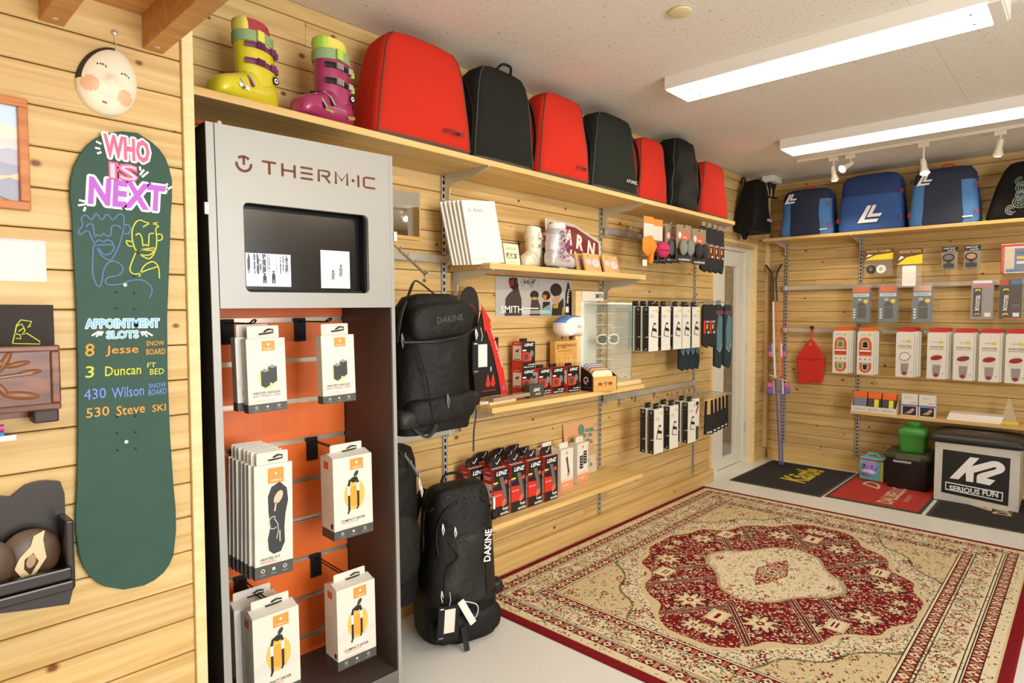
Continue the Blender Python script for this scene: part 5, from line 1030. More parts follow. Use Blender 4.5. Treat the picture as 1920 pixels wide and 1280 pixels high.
c_.obj('chalk_title', t); c_ = MB().front(-.016)
word('APPOINTMENT', 232, 606, 138, 17, ch['sky'], .02, ch['white'], .13); word('SLOTS', 230, 627, 60, 14, ch['sky'], .02, ch['white'], .13); c_.obj('chalk_heading', t); c_ = MB().front(-.016)
for s, px, py, w_, h_, col in (('8', 168, 656, 18, 24, 'orange'), ('Jesse', 229, 657, 62, 20, 'orange'), ('SNOW', 291, 643, 34, 9, 'orange'), ('BOARD', 292, 659, 36, 11, 'orange'), ('3', 168, 697, 17, 22, 'lime'), ('Duncan', 231, 694, 68, 18, 'lime'), ('FT', 284, 684, 17, 9, 'lime'), ('BED', 294, 696, 27, 11, 'lime'), ('430', 178, 738, 42, 20, 'blue'), ('Wilson', 240, 734, 60, 20, 'blue'), ('SNOW', 295, 722, 33, 9, 'blue'), ('BOARD', 295, 734, 34, 11, 'blue'), ('530', 183, 772, 44, 18, 'orange'), ('Steve', 245, 767, 54, 18, 'orange'), ('SKI', 298, 764, 26, 13, 'orange')): word(s, px, py, w_, h_, ch[col], .008, shear=.05, rot=.03 if py > 720 else 0); (c_.obj('chalk_line', t), globals().__setitem__('c_', MB().front(-.016))) if s in ('8', '3', 'Jesse', 'Duncan', 'Wilson', 'Steve', 'BOARD', 'BED', 'SKI') else None
fc = lambda a, b: sb(120+a/2.909, 240+b/2.909)
m = MB().front(-.016)
def line(pts, col, wd_=.0028): m.stroke([tuple(p) for p in bez([Vector((*fc(*p), 0)) for p in pts], 5)] and [(p.x, p.y) for p in bez([Vector((*fc(*p), 0)) for p in pts], 5)], wd_, ch[col])
line([(150, 600), (130, 560), (85, 580), (80, 560), (100, 530), (95, 490), (120, 475), (150, 500), (175, 465), (205, 500), (235, 470), (265, 500), (300, 470), (325, 480), (325, 530), (320, 570), (300, 640), (270, 700), (250, 720), (210, 700), (170, 640), (150, 600)], 'line')
line([(160, 640), (155, 780), (170, 840), (190, 865), (205, 840), (215, 780), (235, 740), (270, 725), (310, 745), (320, 775), (300, 800), (240, 815), (225, 840), (250, 855), (310, 850), (370, 830), (430, 830), (470, 860), (480, 890), (465, 925)], 'line')
line([(120, 540), (130, 525), (155, 525), (160, 545), (168, 590), (185, 580), (200, 590), (215, 575), (235, 590), (255, 580), (258, 545), (270, 530), (300, 535), (308, 550)], 'line'); line([(170, 625), (190, 610), (215, 620), (235, 610), (265, 625), (270, 660), (250, 685), (220, 690), (195, 665), (180, 640), (265, 635)], 'line'); line([(325, 540), (345, 525), (362, 550), (350, 575), (325, 575)], 'line')
m.obj('chalk_face', t); m = MB().front(-.016)
line([(510, 515), (480, 520), (450, 515), (420, 503), (395, 510), (375, 545), (370, 590), (380, 640), (395, 670), (430, 700), (470, 710), (500, 660), (505, 600), (500, 550), (515, 535), (470, 520), (430, 540)], 'lime'); line([(370, 620), (340, 615), (350, 640), (375, 645)], 'lime'); line([(505, 580), (530, 580), (535, 605), (510, 615)], 'lime'); line([(390, 585), (410, 575), (425, 600), (430, 640), (445, 635), (460, 640), (465, 580), (490, 575)], 'lime'); line([(400, 665), (440, 660), (495, 655), (470, 690), (420, 690), (400, 665), (490, 668)], 'lime'); line([(390, 680), (360, 760), (370, 790), (400, 795), (450, 775), (510, 755)], 'lime'); line([(410, 810), (430, 760), (460, 735), (490, 730), (515, 760), (520, 820)], 'lime')
m.obj('chalk_face', t)
m = MB().front(-.016)
for (x0, y0, x1, y1) in ((180, 265, 190, 270), (178, 277, 188, 279), (182, 288, 190, 285), (262, 328, 270, 318), (266, 332, 278, 322), (263, 320, 262, 312), (308, 352, 314, 344), (312, 356, 322, 350), (148, 375, 160, 378), (146, 385, 160, 383), (157, 396, 160, 388)): m.stroke([sb(x0, y0), sb(x1, y1)], .0045, ch['white']); ((m.obj('chalk_sparkle', t), globals().__setitem__('m', MB().front(-.016))) if (x0, y0) in ((182, 288), (263, 320), (312, 356), (157, 396)) else None)
for k, (x0, x1) in enumerate(((172, 186), (180, 190), (188, 193), (268, 264), (276, 268), (286, 272))): m.stroke([sb(x0, 631-abs(k % 3-1)*2), sb(x1, 621)], .0042, ch['white']); ((m.obj('chalk_sparkle', t), globals().__setitem__('m', MB().front(-.016))) if k in (2, 5) else None)
for px, py in ((217, 516), (251, 517), (217, 548), (251, 549), (217, 578), (251, 579), (219, 781), (254, 780), (219, 812), (254, 810), (220, 844), (254, 841)): a, b = sb(px, py); MB().front(-.016).ell(a, b, .0028, .0028, black, .0006, 10).obj('insert_hole', t)
for px, py in ((234.5, 534), (236.7, 828)): a, b = sb(px, py); MB().lathe([(.0045, 0), (.0045, -.002), (.0015, -.003)], steel, 12, (a, -.016, b), 'y').obj('screw', t)
# ================================================================ far wall: things are built facing -Y and turned by FAR; local x grows to the right
def fx(y): return -y                     # local x of a world y for roots at y=0
# blue boot bags
bl1, bl2, nav, dnv = mat('bag_blue', (44, 84, 150), .7, bump=.15, bscale=700), mat('bag_lightblue', (78, 132, 196), .7, bump=.15, bscale=700), mat('bag_navy', (38, 48, 72), .65, bump=.2, bscale=700), mat('bag_deepblue', (34, 58, 112), .7, bump=.15, bscale=700)
def LL(m, x, z, s, mm): # slanted double-L mark
    m.flat([(x-.5*s, z-.36*s), (x-.1*s, z+.4*s), (x+.06*s, z+.4*s), (x-.22*s, z-.22*s), (x+.36*s, z-.22*s), (x+.28*s, z-.36*s)], mm, 0).flat([(x-.12*s, z-.12*s), (x+.12*s, z+.4*s), (x+.27*s, z+.4*s), (x+.1*s, z+.02*s), (x+.5*s, z+.02*s), (x+.42*s, z-.12*s)], mm, 0)
def blue_bag(label, y, w, h, style, X=5.425, seed=0):
    t = thing('ski_bag', label, 'bag', (X, y, 1.9455), FAR, group='blue bags on the far shelf'); d0 = .23
    rg = bag_rings(w, w*.86, d0, d0*.7, h, seed=seed, rough=.0035); my = min(p[1] for p in rg[6]); rg = [[(p[0], p[1]-my, p[2]) for p in g] for g in rg]
    def mf(i, j):
        ft = 21 <= j < 39
        if style == 'panel': return (nav if (29 <= j < 31 or i >= 12) else bl2) if ft else bl1
        return (dnv if i >= 10 else bl1) if ft else dnv
    MB().loft(rg, bl1, mfun=mf).obj('bag_body', t, smooth=50)
    m = MB().plane((0, -.006, 0))
    if style == 'panel': LL(m, -w*.26, h*.80, .10, whiteink); [setattr(m, 'o', Vector((0, .004, 0)))]; m.rect(w*.28, h*.10, w*.42, h*.125, whiteink, 0)
    else: LL(m, w*.02, h*.28, .17, whiteink)
    m.obj('logo_marks', t)
    for sx, z in ((-.47, .2), (.47, .18), (.47, .62)):
        MB().tube([(sx*w, .0, z*h+.022), (sx*w-.01, -.006, z*h), (sx*w, -.006, z*h-.016), (sx*w+.01, -.004, z*h), (sx*w, 0, z*h+.022)], .003, red, 6).obj('zip_pull', t)
    if style == 'panel': MB().tube(bez([(-.02, .05, h-.01), (0, .04, h+.014), (.05, .04, h+.014), (.07, .05, h-.01)], 5), .007, red, 6).obj('handle', t)
    return t
blue_bag('light and navy blue boot bag beside the corner on the far shelf', 1.775, .42, .39, 'panel', seed=21)
b2_ = blue_bag('tall plain blue bag with a large white double mark', 1.30, .46, .44, 'plain', X=5.415, seed=22)
blue_bag('navy centred blue boot bag behind the long stemmed spotlight', .83, .43, .415, 'panel', seed=23)
t = thing('patterned_bag', 'black helmet bag with silver swirl pattern at the far shelf end', 'bag', (5.43, .36, 1.9455), FAR); rg = bag_rings(.46, .22, .24, .12, .39, seed=25); my = min(p[1] for p in rg[6]); MB().loft([[(p[0], p[1]-my, p[2]) for p in g] for g in rg], bblk2).obj('bag_body', t, smooth=50)
m = MB().plane((0, -.009, 0)); sw_ = mat('swirl_silver', (150, 156, 150), .5); sg2 = mat('swirl_teal', (96, 128, 122), .5); rr = random.Random(3)
for i in range(16):
    a, b = -.08+.2*rr.random(), .05+.2*rr.random(); r0 = rr.uniform(.02, .042)
    for k in range(3): m.ring(a, b, r0*(1-.3*k)-.004, r0*(1-.3*k), [sw_, sg2][i % 2], .0002*i, 14, rr.uniform(0, 90), rr.uniform(240, 400))
m.obj('swirl_pattern', t)
# ---------------- skis
skw, skv, sko = mat('ski_white', (226, 222, 226), .3), mat('ski_violet', (96, 88, 150), .3), mat('ski_orange', (222, 110, 60), .35)
P0, P1 = Vector((5.46, 1.936, .012)), Vector((5.615, 2.085, 1.74)); ax = (P1-P0).normalized(); side = Vector((.35, -1, 0)); side = (side-ax*side.dot(ax)).normalized(); wdv = ax.cross(side)
def ski(sgn, label, tip):
    t = thing('ski', label, 'ski', P0, group='pair of old skis'); L_ = (P1-P0).length; secs = []; n = 26
    for k in range(n+1):
        s = k/n*L_; off = sgn*(.011+.012*math.sin(math.pi*k/n)**2)
        if s > L_-.12: q = (s-L_+.12)/.12; off += sgn*.055*q**1.6
        hw = .036 if s < L_-.1 else .036*(1-((s-L_+.1)/.1)**2*.75)
        c = ax*s+side*off; th = .0075; secs.append([c-side*th-wdv*hw, c+side*th-wdv*hw, c+side*th+wdv*hw, c-side*th+wdv*hw])
    MB().loft(secs, skw, mfun=lambda i, j: (tip if i >= n-5 else (skv if i < 11 else (skw if sgn < 0 else sko)))).obj('ski_body', t, smooth=40)
    for s, hgt, c1, c2 in ((.98, .05, (104, 90, 170), (214, 100, 150)), (.66, .075, (214, 100, 150), (110, 92, 170))):
        c = ax*s+side*sgn*.02; m = MB(); u_, v_ = side*sgn, ax
        def bb(a0, a1, b0, b1, mm, hw=.022):
            pts = [c+u_*a+v_*b+wdv*w for a, b, w in ((a0, b0, -hw), (a1, b0, -hw), (a1, b1, -hw), (a0, b1, -hw), (a0, b0, hw), (a1, b0, hw), (a1, b1, hw), (a0, b1, hw))]
            return MB().add(pts, [(0, 3, 2, 1), (4, 5, 6, 7), (0, 1, 5, 4), (1, 2, 6, 5), (2, 3, 7, 6), (3, 0, 4, 7)], mm)
        bb(.0, .022, -.06, .06, skw).obj('binding_plate', t, bev=.004); bb(.022, hgt, -.055, -.005, mat('bind_%d' % c2[0], c2, .35)).obj('binding_head', t, bev=.008); bb(.024, hgt*.95, -.004, .04, mat('bind_%d' % c1[0], c1, .35)).obj('binding_wing', t, bev=.008)
    return t
tipm = mat('ski_tip', (44, 34, 34), .4); ski(-1, 'white and violet old ski on the corner side of the leaning pair', tipm); ski(1, 'orange and violet old ski on the bucket side of the leaning pair', tipm)
t = thing('ski_strap', 'thin red and white strap tied round the two skis', 'strap', P0+ax*.74); m = MB(); m.tube([side*-.07+ax*.03-wdv*.05, side*.0-wdv*.048, side*.07-ax*.03-wdv*.05], .004, skw, 6).obj('cord', t); MB().tube([side*-.06-ax*.03-wdv*.056, side*.0-wdv*.056, side*.07+ax*.02-wdv*.056], .004, red, 6).obj('cord', t)
# ---------------- red scoop on a cord
t = thing('bucket_scoop', 'red plastic bucket scoop hanging by a cord on the far wall', 'scoop', (5.64, 1.765, 0), FAR); rdp = mat('red_plastic', (206, 44, 36), .38)
fp_ = [(-.110, .935), (-.112, .915), (-.098, .735), (-.085, .712), (-.05, .70), (-.025, .702), (-.008, .720), (.01, .728), (.025, .718), (.06, .714), (.085, .716), (.10, .74), (.118, .915), (.114, .94), (.04, 1.055), (.015, 1.085), (-.012, 1.085), (-.035, 1.06)]
MB().plane().poly(fp_, 0, .028, rdp).obj('scoop_body', t, bev=.008); MB().tube([(-.112, -.03, .925), (.0, -.036, .918), (.116, -.03, .93)], .004, rdp, 6).obj('rim', t)
MB().front(-.028).ring(0, 1.045, .006, .011, steel, .002).obj('eyelet', t); MB().tube([(0, -.026, 1.05), (-.01, -.01, 1.12), (-.006, .004, 1.19)], .0035, red, 6).tube([(0, -.026, 1.05), (.008, -.012, 1.12), (.003, .004, 1.19)], .0035, red, 6).obj('cord', t)
MB().cbox(-.012, -.01, 1.175, .012, .012, 1.2, black, .003).obj('hook', t)
# ---------------- hanging packets
def packet(name, label, y, z, w, h, d, X=5.545, group=None, cat='packet', base=None, plastic=True):
    """z = bottom. returns root; wire hook to the wall included"""
    t = thing(name, label, cat, (X, y, z), FAR, group=group)
    MB().tube([(0, FX-X-.03, h-.006), (0, .0, h-.006), (0, -.012, h+.002)], .0018, chrome, 6).obj('hook_wire', t)
    return t
clear = mat('clear_plastic', (226, 224, 214), .12, alpha=.12, spec=.8); clear2 = mat('blister_plastic', (206, 206, 204), .12, alpha=.16, spec=.8)
for i, (yc, w, z0, h, lab) in enumerate(((1.252, .20, 1.60, .21, 'clear bag of black and white cable rollers with a yellow header'), (1.032, .165, 1.50, .295, 'long clear bag of white pads with a yellow header'))):
    t = packet('header_bag', lab, yc, z0, w, h, .05, X=5.545-.06*i, group='clear header bags')
    MB().loft([[(x, y, z) for x, y in rrect(w*s, .05*s2, .018*s2, 3)] for s, s2, z in ((.96, .3, .0), (1, .9, .03), (1, 1, h*.35), (.98, .3, h*.62))], clear).obj('clear_bag', t, smooth=40)
    MB().box(-w/2, -.008, h*.58, w/2, .004, h, mat('header_brown', (96, 66, 44), .5)).obj('header_card', t)
    m = MB().front(-.008); m.rect(-w/2, h*.58, w/2, h*.995, MATS['header_brown'], .0003).flat([(-w/2, h*.6), (-w*.1, h*.78), (w/2, h*.84), (w/2, h*.6)], yellow, .0006).text('ADDICTION' if i else 'SNOW TAMER', 0, h*.92, h*.08, mat('header_gold', (206, 176, 90), .5), .0008, width=w*.85, bold=.02).flat([(-w*.45, h*.7), (-w*.35, h*.82), (-w*.2, h*.78)], whiteink, .0008).obj('printed_header', t)
    if i == 0:
        for x, mm in ((-.048, mat('roller_black', (60, 58, 54), .4)), (.022, whiteink)): MB().lathe([(.012, -.012), (.032, -.014), (.034, -.004), (.034, .004), (.032, .012)], mm, 22, (x, -.012, .052), 'y').obj('roller', t, smooth=40); MB().front(-.027).ring(x, .052, .006, .012, greyink, .0005).obj('roller_hub', t)
    else: MB().cbox(-.045, -.022, .01, .045, .01, h*.56, whiteink, .008).obj('pad', t)
for yc, lab in ((.792, 'small black clip in a clear pack on the left'), (.658, 'small black clip in a clear pack with a pale lens print')):
    t = packet('clip_pack', lab, yc, 1.628, .095, .168, .02, group='small clip packs'); MB().cbox(-.047, -.018, 0, .047, .002, .135, clear2, .004).obj('blister', t); MB().box(-.048, .002, 0, .048, .004, .168, mat('backing_tan', (170, 150, 116), .6)).obj('backing_card', t)
    m = MB().front(.002); m.rect(-.048, .128, .048, .167, blackink, .0012).text('LENS CLIP', -.004, .155, .010, whiteink, .002, width=.07, bold=.02).text('GRIP', .01, .138, .010, whiteink, .002, width=.05).obj('printed_header', t)
    MB().front(-.0195).ell(-.004, .088, .036, .028, blackink, .0).ell(-.004, .088, .028, .020, mat('clip_lens' if 'lens' in lab else 'clip_grey', (190, 150, 130) if 'lens' in lab else (120, 120, 116), .3), .0006).rect(-.036, .012, .03, .042, dgrey, 0).rect(-.012, .042, .008, .066, dgrey, 0).obj('clip', t)
t = packet('tool_blister', 'red and blue blister pack at the right edge of the far wall', .42, 1.585, .15, .205, .02); MB().box(-.075, -.004, 0, .075, .002, .205, mat('blister_card', (224, 220, 214), .5)).obj('backing_card', t)
m = MB().front(-.004); m.rect(-.075, 0, .075, .205, MATS['blister_card'], .0002).rect(-.075, 0, -.055, .19, red, .0008).rect(-.05, .04, -.008, .175, mat('tube_cream', (236, 216, 190), .5), .001).rect(.0, .01, .07, .17, mat('tool_blue', (64, 110, 186), .5), .001).rect(-.045, .008, .0, .03, MATS['tool_blue'], .001).rect(-.075, .185, .075, .2, redink, .001)
for k in range(4): m.rect(.012, .03+.033*k, .06, .05+.033*k, [grey, whiteink, yellow, dgrey][k], .0014)
m.obj('printed_front', t); MB().cbox(-.07, -.022, .006, .07, -.006, .18, clear, .006).obj('blister', t)
for i, (yc, lab) in enumerate(((1.365, 'orange topped grey-blue traction pack nearest the scoop'), (1.178, 'orange topped grey-blue traction pack in the middle of three'), (.952, 'faded grey-blue traction pack in a shiny wrapper'))):
    w, h = .122, .285; t = packet('traction_pack', lab, yc, 1.24, w, h, .03, group='traction packs'); gb = mat('pack_greyblue', (104, 122, 138), .4); fad = i == 2
    MB().cbox(-w/2, -.018, 0, w/2, .014, h*.97, gb, .005).obj('pack_body', t)
    m = MB().front(-.018); m.rect(-w*.5, 0, w*.5, h*.96, gb, .0003).rect(-w*.46, h*.82, w*.46, h*.97, mat('pack_faded', (226, 178, 158), .4) if fad else orange if False else (MATS['pack_faded'] if fad else mat('pack_orange', (228, 104, 40), .4)), .0008).rect(-w*.46, h*.70, w*.46, h*.79, mat('pack_pale', (206, 222, 232), .4), .0008).text('WALK-EASY', 0, h*.745, h*.035, MATS['tool_blue'], .0012, width=w*.7, bold=.02).flat([(-w*.25, h*.42), (w*.3, h*.42), (w*.2, h*.52), (w*.0, h*.58), (-w*.16, h*.52)], mat('shoe_brown', (74, 56, 48), .5), .001).ell(-.01, h*.615, w*.12, h*.04, mat('shoe_tan', (206, 180, 140), .5), .001).ell(w*.28, h*.57, w*.13, w*.13, yellow, .001).rect(-w*.2, h*.1, w*.3, h*.4, dgrey, .0008)
    for k in range(4): m.rect(-w*.45, h*(.1+.075*k), -w*.32, h*(.14+.075*k), whiteink, .001)
    m.obj('printed_front', t); MB().cbox(-w*.56, -.024, -.006, w*.56, .018, h*1.03, clear, .006).obj('clear_sleeve', t)
for i, (yc, lab) in enumerate(((.592, 'booster strap pack with a pink header'), (.434, 'booster strap pack with a dark blue header at the right'))):
    w, h = .125, .275; t = packet('strap_pack', lab, yc, 1.268, w, h, .03, group='booster strap packs'); bgc = mat('strap_bg_%d' % i, ((150, 146, 150), (52, 48, 50))[i], .4)
    MB().cbox(-w/2, -.012, 0, w/2, .012, h, bgc, .004).obj('pack_body', t); m = MB().front(-.012); m.rect(-w/2, 0, w/2, h, bgc, .0003)
    if i == 0: m.rect(-w*.44, h*.82, w*.44, h*.9, mat('pink_head', (214, 120, 140), .4), .0008).rect(-w*.44, h*.92, w*.44, h*.99, whiteink, .0008)
    else: m.rect(-w*.5, h*.86, -w*.1, h*.99, red, .0008).rect(w*.0, h*.88, w*.5, h*.98, MATS['tool_blue'], .0008).rect(-w*.3, 0, w*.5, h*.03, redink, .0008)
    m.rect(-w*.42, h*.06, -w*.02, h*.8, blackink, .001).text('BOOSTER', -w*.2, h*.42, w*.2, whiteink, .0014, width=h*.40, bold=.03, rot=R(86)).rect(w*.12, h*.06, w*.4, h*.16, whiteink, .001).rect(w*.1, h*.3, w*.42, h*.31, greyink, .001).rect(w*.1, h*.35, w*.42, h*.36, greyink, .001)
    for z in (.12, .74): m.flat([(-w*.36, h*(z-.03)), (-w*.2, h*z), (-w*.06, h*(z-.03)), (-w*.1, h*(z+.03)), (-w*.3, h*(z+.03))], yellow if i or z > .5 else orange, .0014)
    m.obj('printed_front', t); MB().cbox(-w*.54, -.02, -.004, w*.54, .016, h*1.01, clear, .005).obj('clear_sleeve', t)
# insole boxes
def insole(label, y, X, kind, first, dz=0, w=.118, rz=0):
    h = .345; t = thing('insole_box', label, 'box', (X, y, .822+dz), FAR+rz, group='orange insole boxes' if kind < 2 else 'winter insole boxes'); d = .016; hc = mat('ins_orange', (228, 104, 40), .45) if kind < 2 else mat('ins_red', (196, 46, 40), .45)
    MB().plane().poly([(-w/2, 0), (w/2, 0), (w/2, h-.012), (w/2-.012, h), (-w/2+.012, h), (-w/2, h-.012)], -d, 0, paper).obj('carton', t); MB().front(d*.5).poly(rrect(w*.84, .03, .006, 3, 0, h+.012), -.0008, .0008, hc).obj('hang_tab', t)
    if first:
        m = MB().front(0); m.rect(-w*.46, .01, w*.46, h*.96, paper, .0002)
        if kind < 2:
            body = mat('sole_orange', (206, 98, 50), .5); win = [mat('win_green', (84, 150, 70), .4), blackink][kind]
            m.flat([(-w*.38, h*.43), (w*.38, h*.43), (w*.38, h*.72), (w*.26, h*.83), (0, h*.86), (-w*.26, h*.83), (-w*.38, h*.72)], body, .0006).flat([(-w*.34, h*.27), (w*.38, h*.27), (w*.38, h*.14), (w*.24, h*.06), (0, h*.035), (-w*.24, h*.06), (-w*.34, h*.14)], body, .0006)
            m.flat([(-w*.22, h*.60), (w*.2, h*.60), (w*.16, h*.77), (-w*.18, h*.77)], paper, .0009).flat([(-w*.17, h*.62), (w*.15, h*.62), (w*.12, h*.755), (-w*.14, h*.755)], win, .0012).flat([(-w*.14, h*.10), (w*.14, h*.10), (w*.2, h*.25), (-w*.2, h*.25)], paper, .0009).flat([(-w*.1, h*.115), (w*.1, h*.115), (w*.15, h*.235), (-w*.15, h*.235)], win, .0012)
            m.rect(-w*.34, h*.53, w*.34, h*.56, whiteink, .0012).rect(-w*.34, h*.47, w*.34, h*.52, mat('ins_deep', (190, 60, 34), .5), .001)
            for x in (-.28, 0, .28): m.ell(w*x, h*.35, w*.04, h*.018, dgrey, .0008, 8)
            m.ell(w*.25, h*.915, w*.1, w*.1, mat('sun_lime', (206, 204, 80), .5), .001).text('SIDAS', -w*.12, h*.915, h*.022, mat('logo_slate', (90, 90, 130), .5), .001, width=w*.28)
        else:
            fad = mat('foot_grey', (150, 142, 136), .5); rs = mat('sole_red', (150, 34, 34), .5)
            m.ell(w*.22, h*.79, w*.13, w*.10, mat('sun_lime', (0, 0, 0)), .0008).text('SIDAS', -w*.05, h*.79, h*.022, MATS['logo_slate'], .001, width=w*.3).text('WINTER', 0, h*.685, h*.045, blackink, .0012, width=w*.74).rect(-w*.38, h*.635, w*.38, h*.645, redink, .001)
            m.flat([(-w*.36, h*.42), (-w*.38, h*.36), (-w*.26, h*.29), (-w*.2, h*.14), (-w*.16, h*.06), (0, h*.025), (w*.16, h*.06), (w*.2, h*.14), (w*.24, h*.3), (w*.34, h*.44), (w*.3, h*.52), (w*.1, h*.56), (-w*.2, h*.53)], mat('foot_pale', (214, 208, 200), .5), .0006).flat([(-w*.2, h*.3), (w*.24, h*.3), (w*.2, h*.14), (w*.16, h*.06), (0, h*.025), (-w*.16, h*.06), (-w*.2, h*.14)], fad, .0009).ell(0, h*.085, w*.12, h*.035, rs, .0013)
            m.ell(0, h*.455, w*.32, h*.052, rs if kind > 2 else whiteink, .0011, t=.2)
            if kind == 2: [m.stroke([(-w*.3+.02*k, h*.43), (-w*.12+.02*k, h*.49)], .002, rs, .0014) for k in range(4)]; m.ring(0, h*.455, w*.26, w*.29, rs, .0013)
            if kind == 4: m.ell(w*.2, h*.475, w*.12, h*.025, dgrey, .0014, t=.2)
            m.stroke([(w*.3, h*.12), (w*.34, h*.09), (w*.4, h*.14)], .002, blackink, .001)
        m.obj('printed_front', t)
    return t
def insole_row(y, kind, n, first, others):
    insole(first, y, 5.52, kind, True)
    for k in range(1, n): insole(others+', '+['second', 'third', 'fourth', 'fifth'][k-1]+' in row', y-.012*k, 5.52+.022*k, kind, False, .002*k, rz=.03*k*0)
insole_row(1.505, 0, 4, 'orange insole box with green windows at the front of its row', 'orange topped insole box behind green windows')
insole_row(1.325, 1, 3, 'orange insole box with black windows at the front of its row', 'orange topped insole box behind black windows')
for y, k, lab in ((1.055, 2, 'striped sole'), (.852, 3, 'first plain red sole'), (.690, 4, 'black-tipped red sole'), (.540, 5, 'second plain red sole'), (.392, 6, 'red sole at the frame edge')):
    insole_row(y, k, 4 if k < 4 else 3, 'WINTER insole box with the '+lab, 'red topped insole box behind the '+lab+' one')
# ---------------- low shelf
zs2 = .5325
t = thing('counter_display', 'white open counter display tray holding orange packs', 'display box', (5.46, 1.245, zs2), FAR); w = .155
MB().box(-w, 0, 0, w, .003, .045, paper).obj('front_lip', t); MB().box(-w, .003, 0, w, .15, .003, paper).obj('tray_floor', t)
for s in (-1, 1): MB().plane((s*w, 0, 0), (0, -1, 0)).poly([(0, 0), (-.15, 0), (-.15, .14), (-.12, .14), (0, .045)], -.0015, .0015, paper).obj('side_panel', t)
MB().front(0).rect(-w, 0, w, .045, paper, .0002).text('SIDAS  SIDAS  SIDAS', 0, .022, .018, mat('lip_grey', (150, 140, 140), .6), .0008, width=w*1.75).obj('lip_lettering', t)
for i in range(3):
    o = thing('small_pack', ['left', 'middle', 'right'][i]+' orange topped pack in the white counter display', 'pack', (5.475, 1.345-.1*i, zs2+.004), FAR, group='orange packs in the counter display', rx=R(-12)); MB().cbox(-.044, 0, 0, .044, .05, .13, dgrey if i else mat('pack_slate', (120, 128, 150), .5), .003).obj('pack_body', o); MB().box(-.045, -.001, .105, .045, .051, .155, MATS['ins_orange']).obj('header', o); MB().front(0).rect(.0, .03, .03, .1, yellow, .0008).obj('tag', o) if i else None
for i, (y, lab) in enumerate(((1.008, 'white foot care box with a blue picture next to the counter display'), (.895, 'white foot care box with a blue picture next to the flat books'))):
    t = thing('care_box', lab, 'box', (5.485, y, zs2), FAR, group='white foot care boxes'); w, h = .105, .165; MB().box(-w/2, 0, 0, w/2, .05, h, paper).obj('carton', t, bev=.001)
    MB().front(0).rect(-w/2, 0, w/2, h, paper, .0002).rect(-w*.42, h*.04, w*.42, h*.44, mat('care_navy', (36, 40, 62), .4), .0008).flat([(-w*.3, h*.1), (w*.1, h*.12), (w*.34, h*.3), (w*.2, h*.38), (0, h*.24)], mat('care_foot', (200, 150, 120), .5), .0012).rect(-w*.5, h*.46, w*.5, h*.52, MATS['tool_blue'], .0008).text('SIDAS', -w*.1, h*.85, h*.07, greyink, .001).rect(w*.05, h*.6, w*.4, h*.63, orange, .001).obj('printed_front', t)
for i in range(3):
    t = thing('flat_booklet', ['bottom', 'middle', 'top'][i]+' white booklet of the flat stack on the low far shelf', 'booklet', (5.49+.004*i, .615-.006*i, zs2+.0005+.0165*i), FAR+R(1.5*i), group='flat white booklets'); MB().box(-.155, 0, 0, .155, .16, .015, pg).obj('pages', t); MB().box(-.157, -.001, 0, .157, .001, .0155, cov).box(-.157, -.001, .015, .157, .161, .0158, cov).obj('cover', t)
t = thing('sailboat_ornament', 'small clear sail ornament on a yellow base', 'ornament', (5.53, .415, zs2), FAR); MB().cbox(-.05, -.025, 0, .05, .025, .022, mat('ornament_yellow', (226, 204, 60), .4), .003).obj('base', t); MB().plane().poly([(-.045, .022), (.04, .022), (.0, .18), (-.01, .185)], -.003, .003, mat('sail_clear', (214, 206, 180), .15, alpha=.45)).obj('sail', t)
# ---------------- floor below
MT = .006
def mat_slab(label, x0, y0, x1, y1, col, name='floor_mat'):
    t = thing(name, label, 'mat', ((x0+x1)/2, (y0+y1)/2, .0008)); w_, h_ = (x1-x0)/2, (y1-y0)/2
    MB().cbox(-w_, -h_, 0, w_, h_, .004, mat('mat_rubber', (60, 58, 50), .8), .001).obj('rubber_edge', t); MB().cbox(-w_+.03, -h_+.02, .003, w_-.03, h_-.02, MT, col, .001).obj('pile', t); return t
mk = mat('mat_black', (34, 32, 32), .95, bump=.4, bscale=600); mr_ = mat('mat_red', (172, 44, 34), .95, bump=.4, bscale=600)
t = mat_slab('black floor mat with yellow lettering beside the skis', 4.70, 1.39, 5.60, 2.06, mk); yt = mat('mat_yellow', (196, 172, 52), .9)
m = MB().top(MT); p_ = (G(1505, 890, .007)-t.location); m.text('Kästle', p_.x, p_.y, .20, yt, .0012, width=.52, bold=.03, shear=.2).obj('mat_lettering', t)
t = mat_slab('red floor mat with a pale logo under the black storage box', 4.74, .79, 5.62, 1.375, mr_); pb = mat('mat_beige', (200, 178, 142), .9)
m = MB().top(MT); p_ = (G(1657, 943, .007)-t.location); m.text('DALBELLO', p_.x, p_.y, .10, pb, .0012, width=.52, bold=.03, al='L').text('SKI BOOTS', p_.x+.14, p_.y-.1, .03, pb, .0012, al='L'); p_ = (G(1635, 909, .007)-t.location); m.text('D', p_.x, p_.y, .13, pb, .0012, width=.2, bold=.02, shear=.5).obj('mat_lettering', t)
t = mat_slab('black floor mat with a pale logo under the white box seat', 4.74, .0, 5.60, .765, mk); m = MB().top(MT); p_ = (G(1878, 965, .007)-t.location); m.text('DALBELLO', p_.x, p_.y, .10, pb, .0012, width=.52, bold=.03, al='L').obj('mat_lettering', t); m = MB().top(MT); p_ = (G(1835, 946, .007)-t.location); m.text('D', p_.x, p_.y, .16, pb, .0012, width=.24, bold=.03, shear=.5).obj('mat_logo', t)
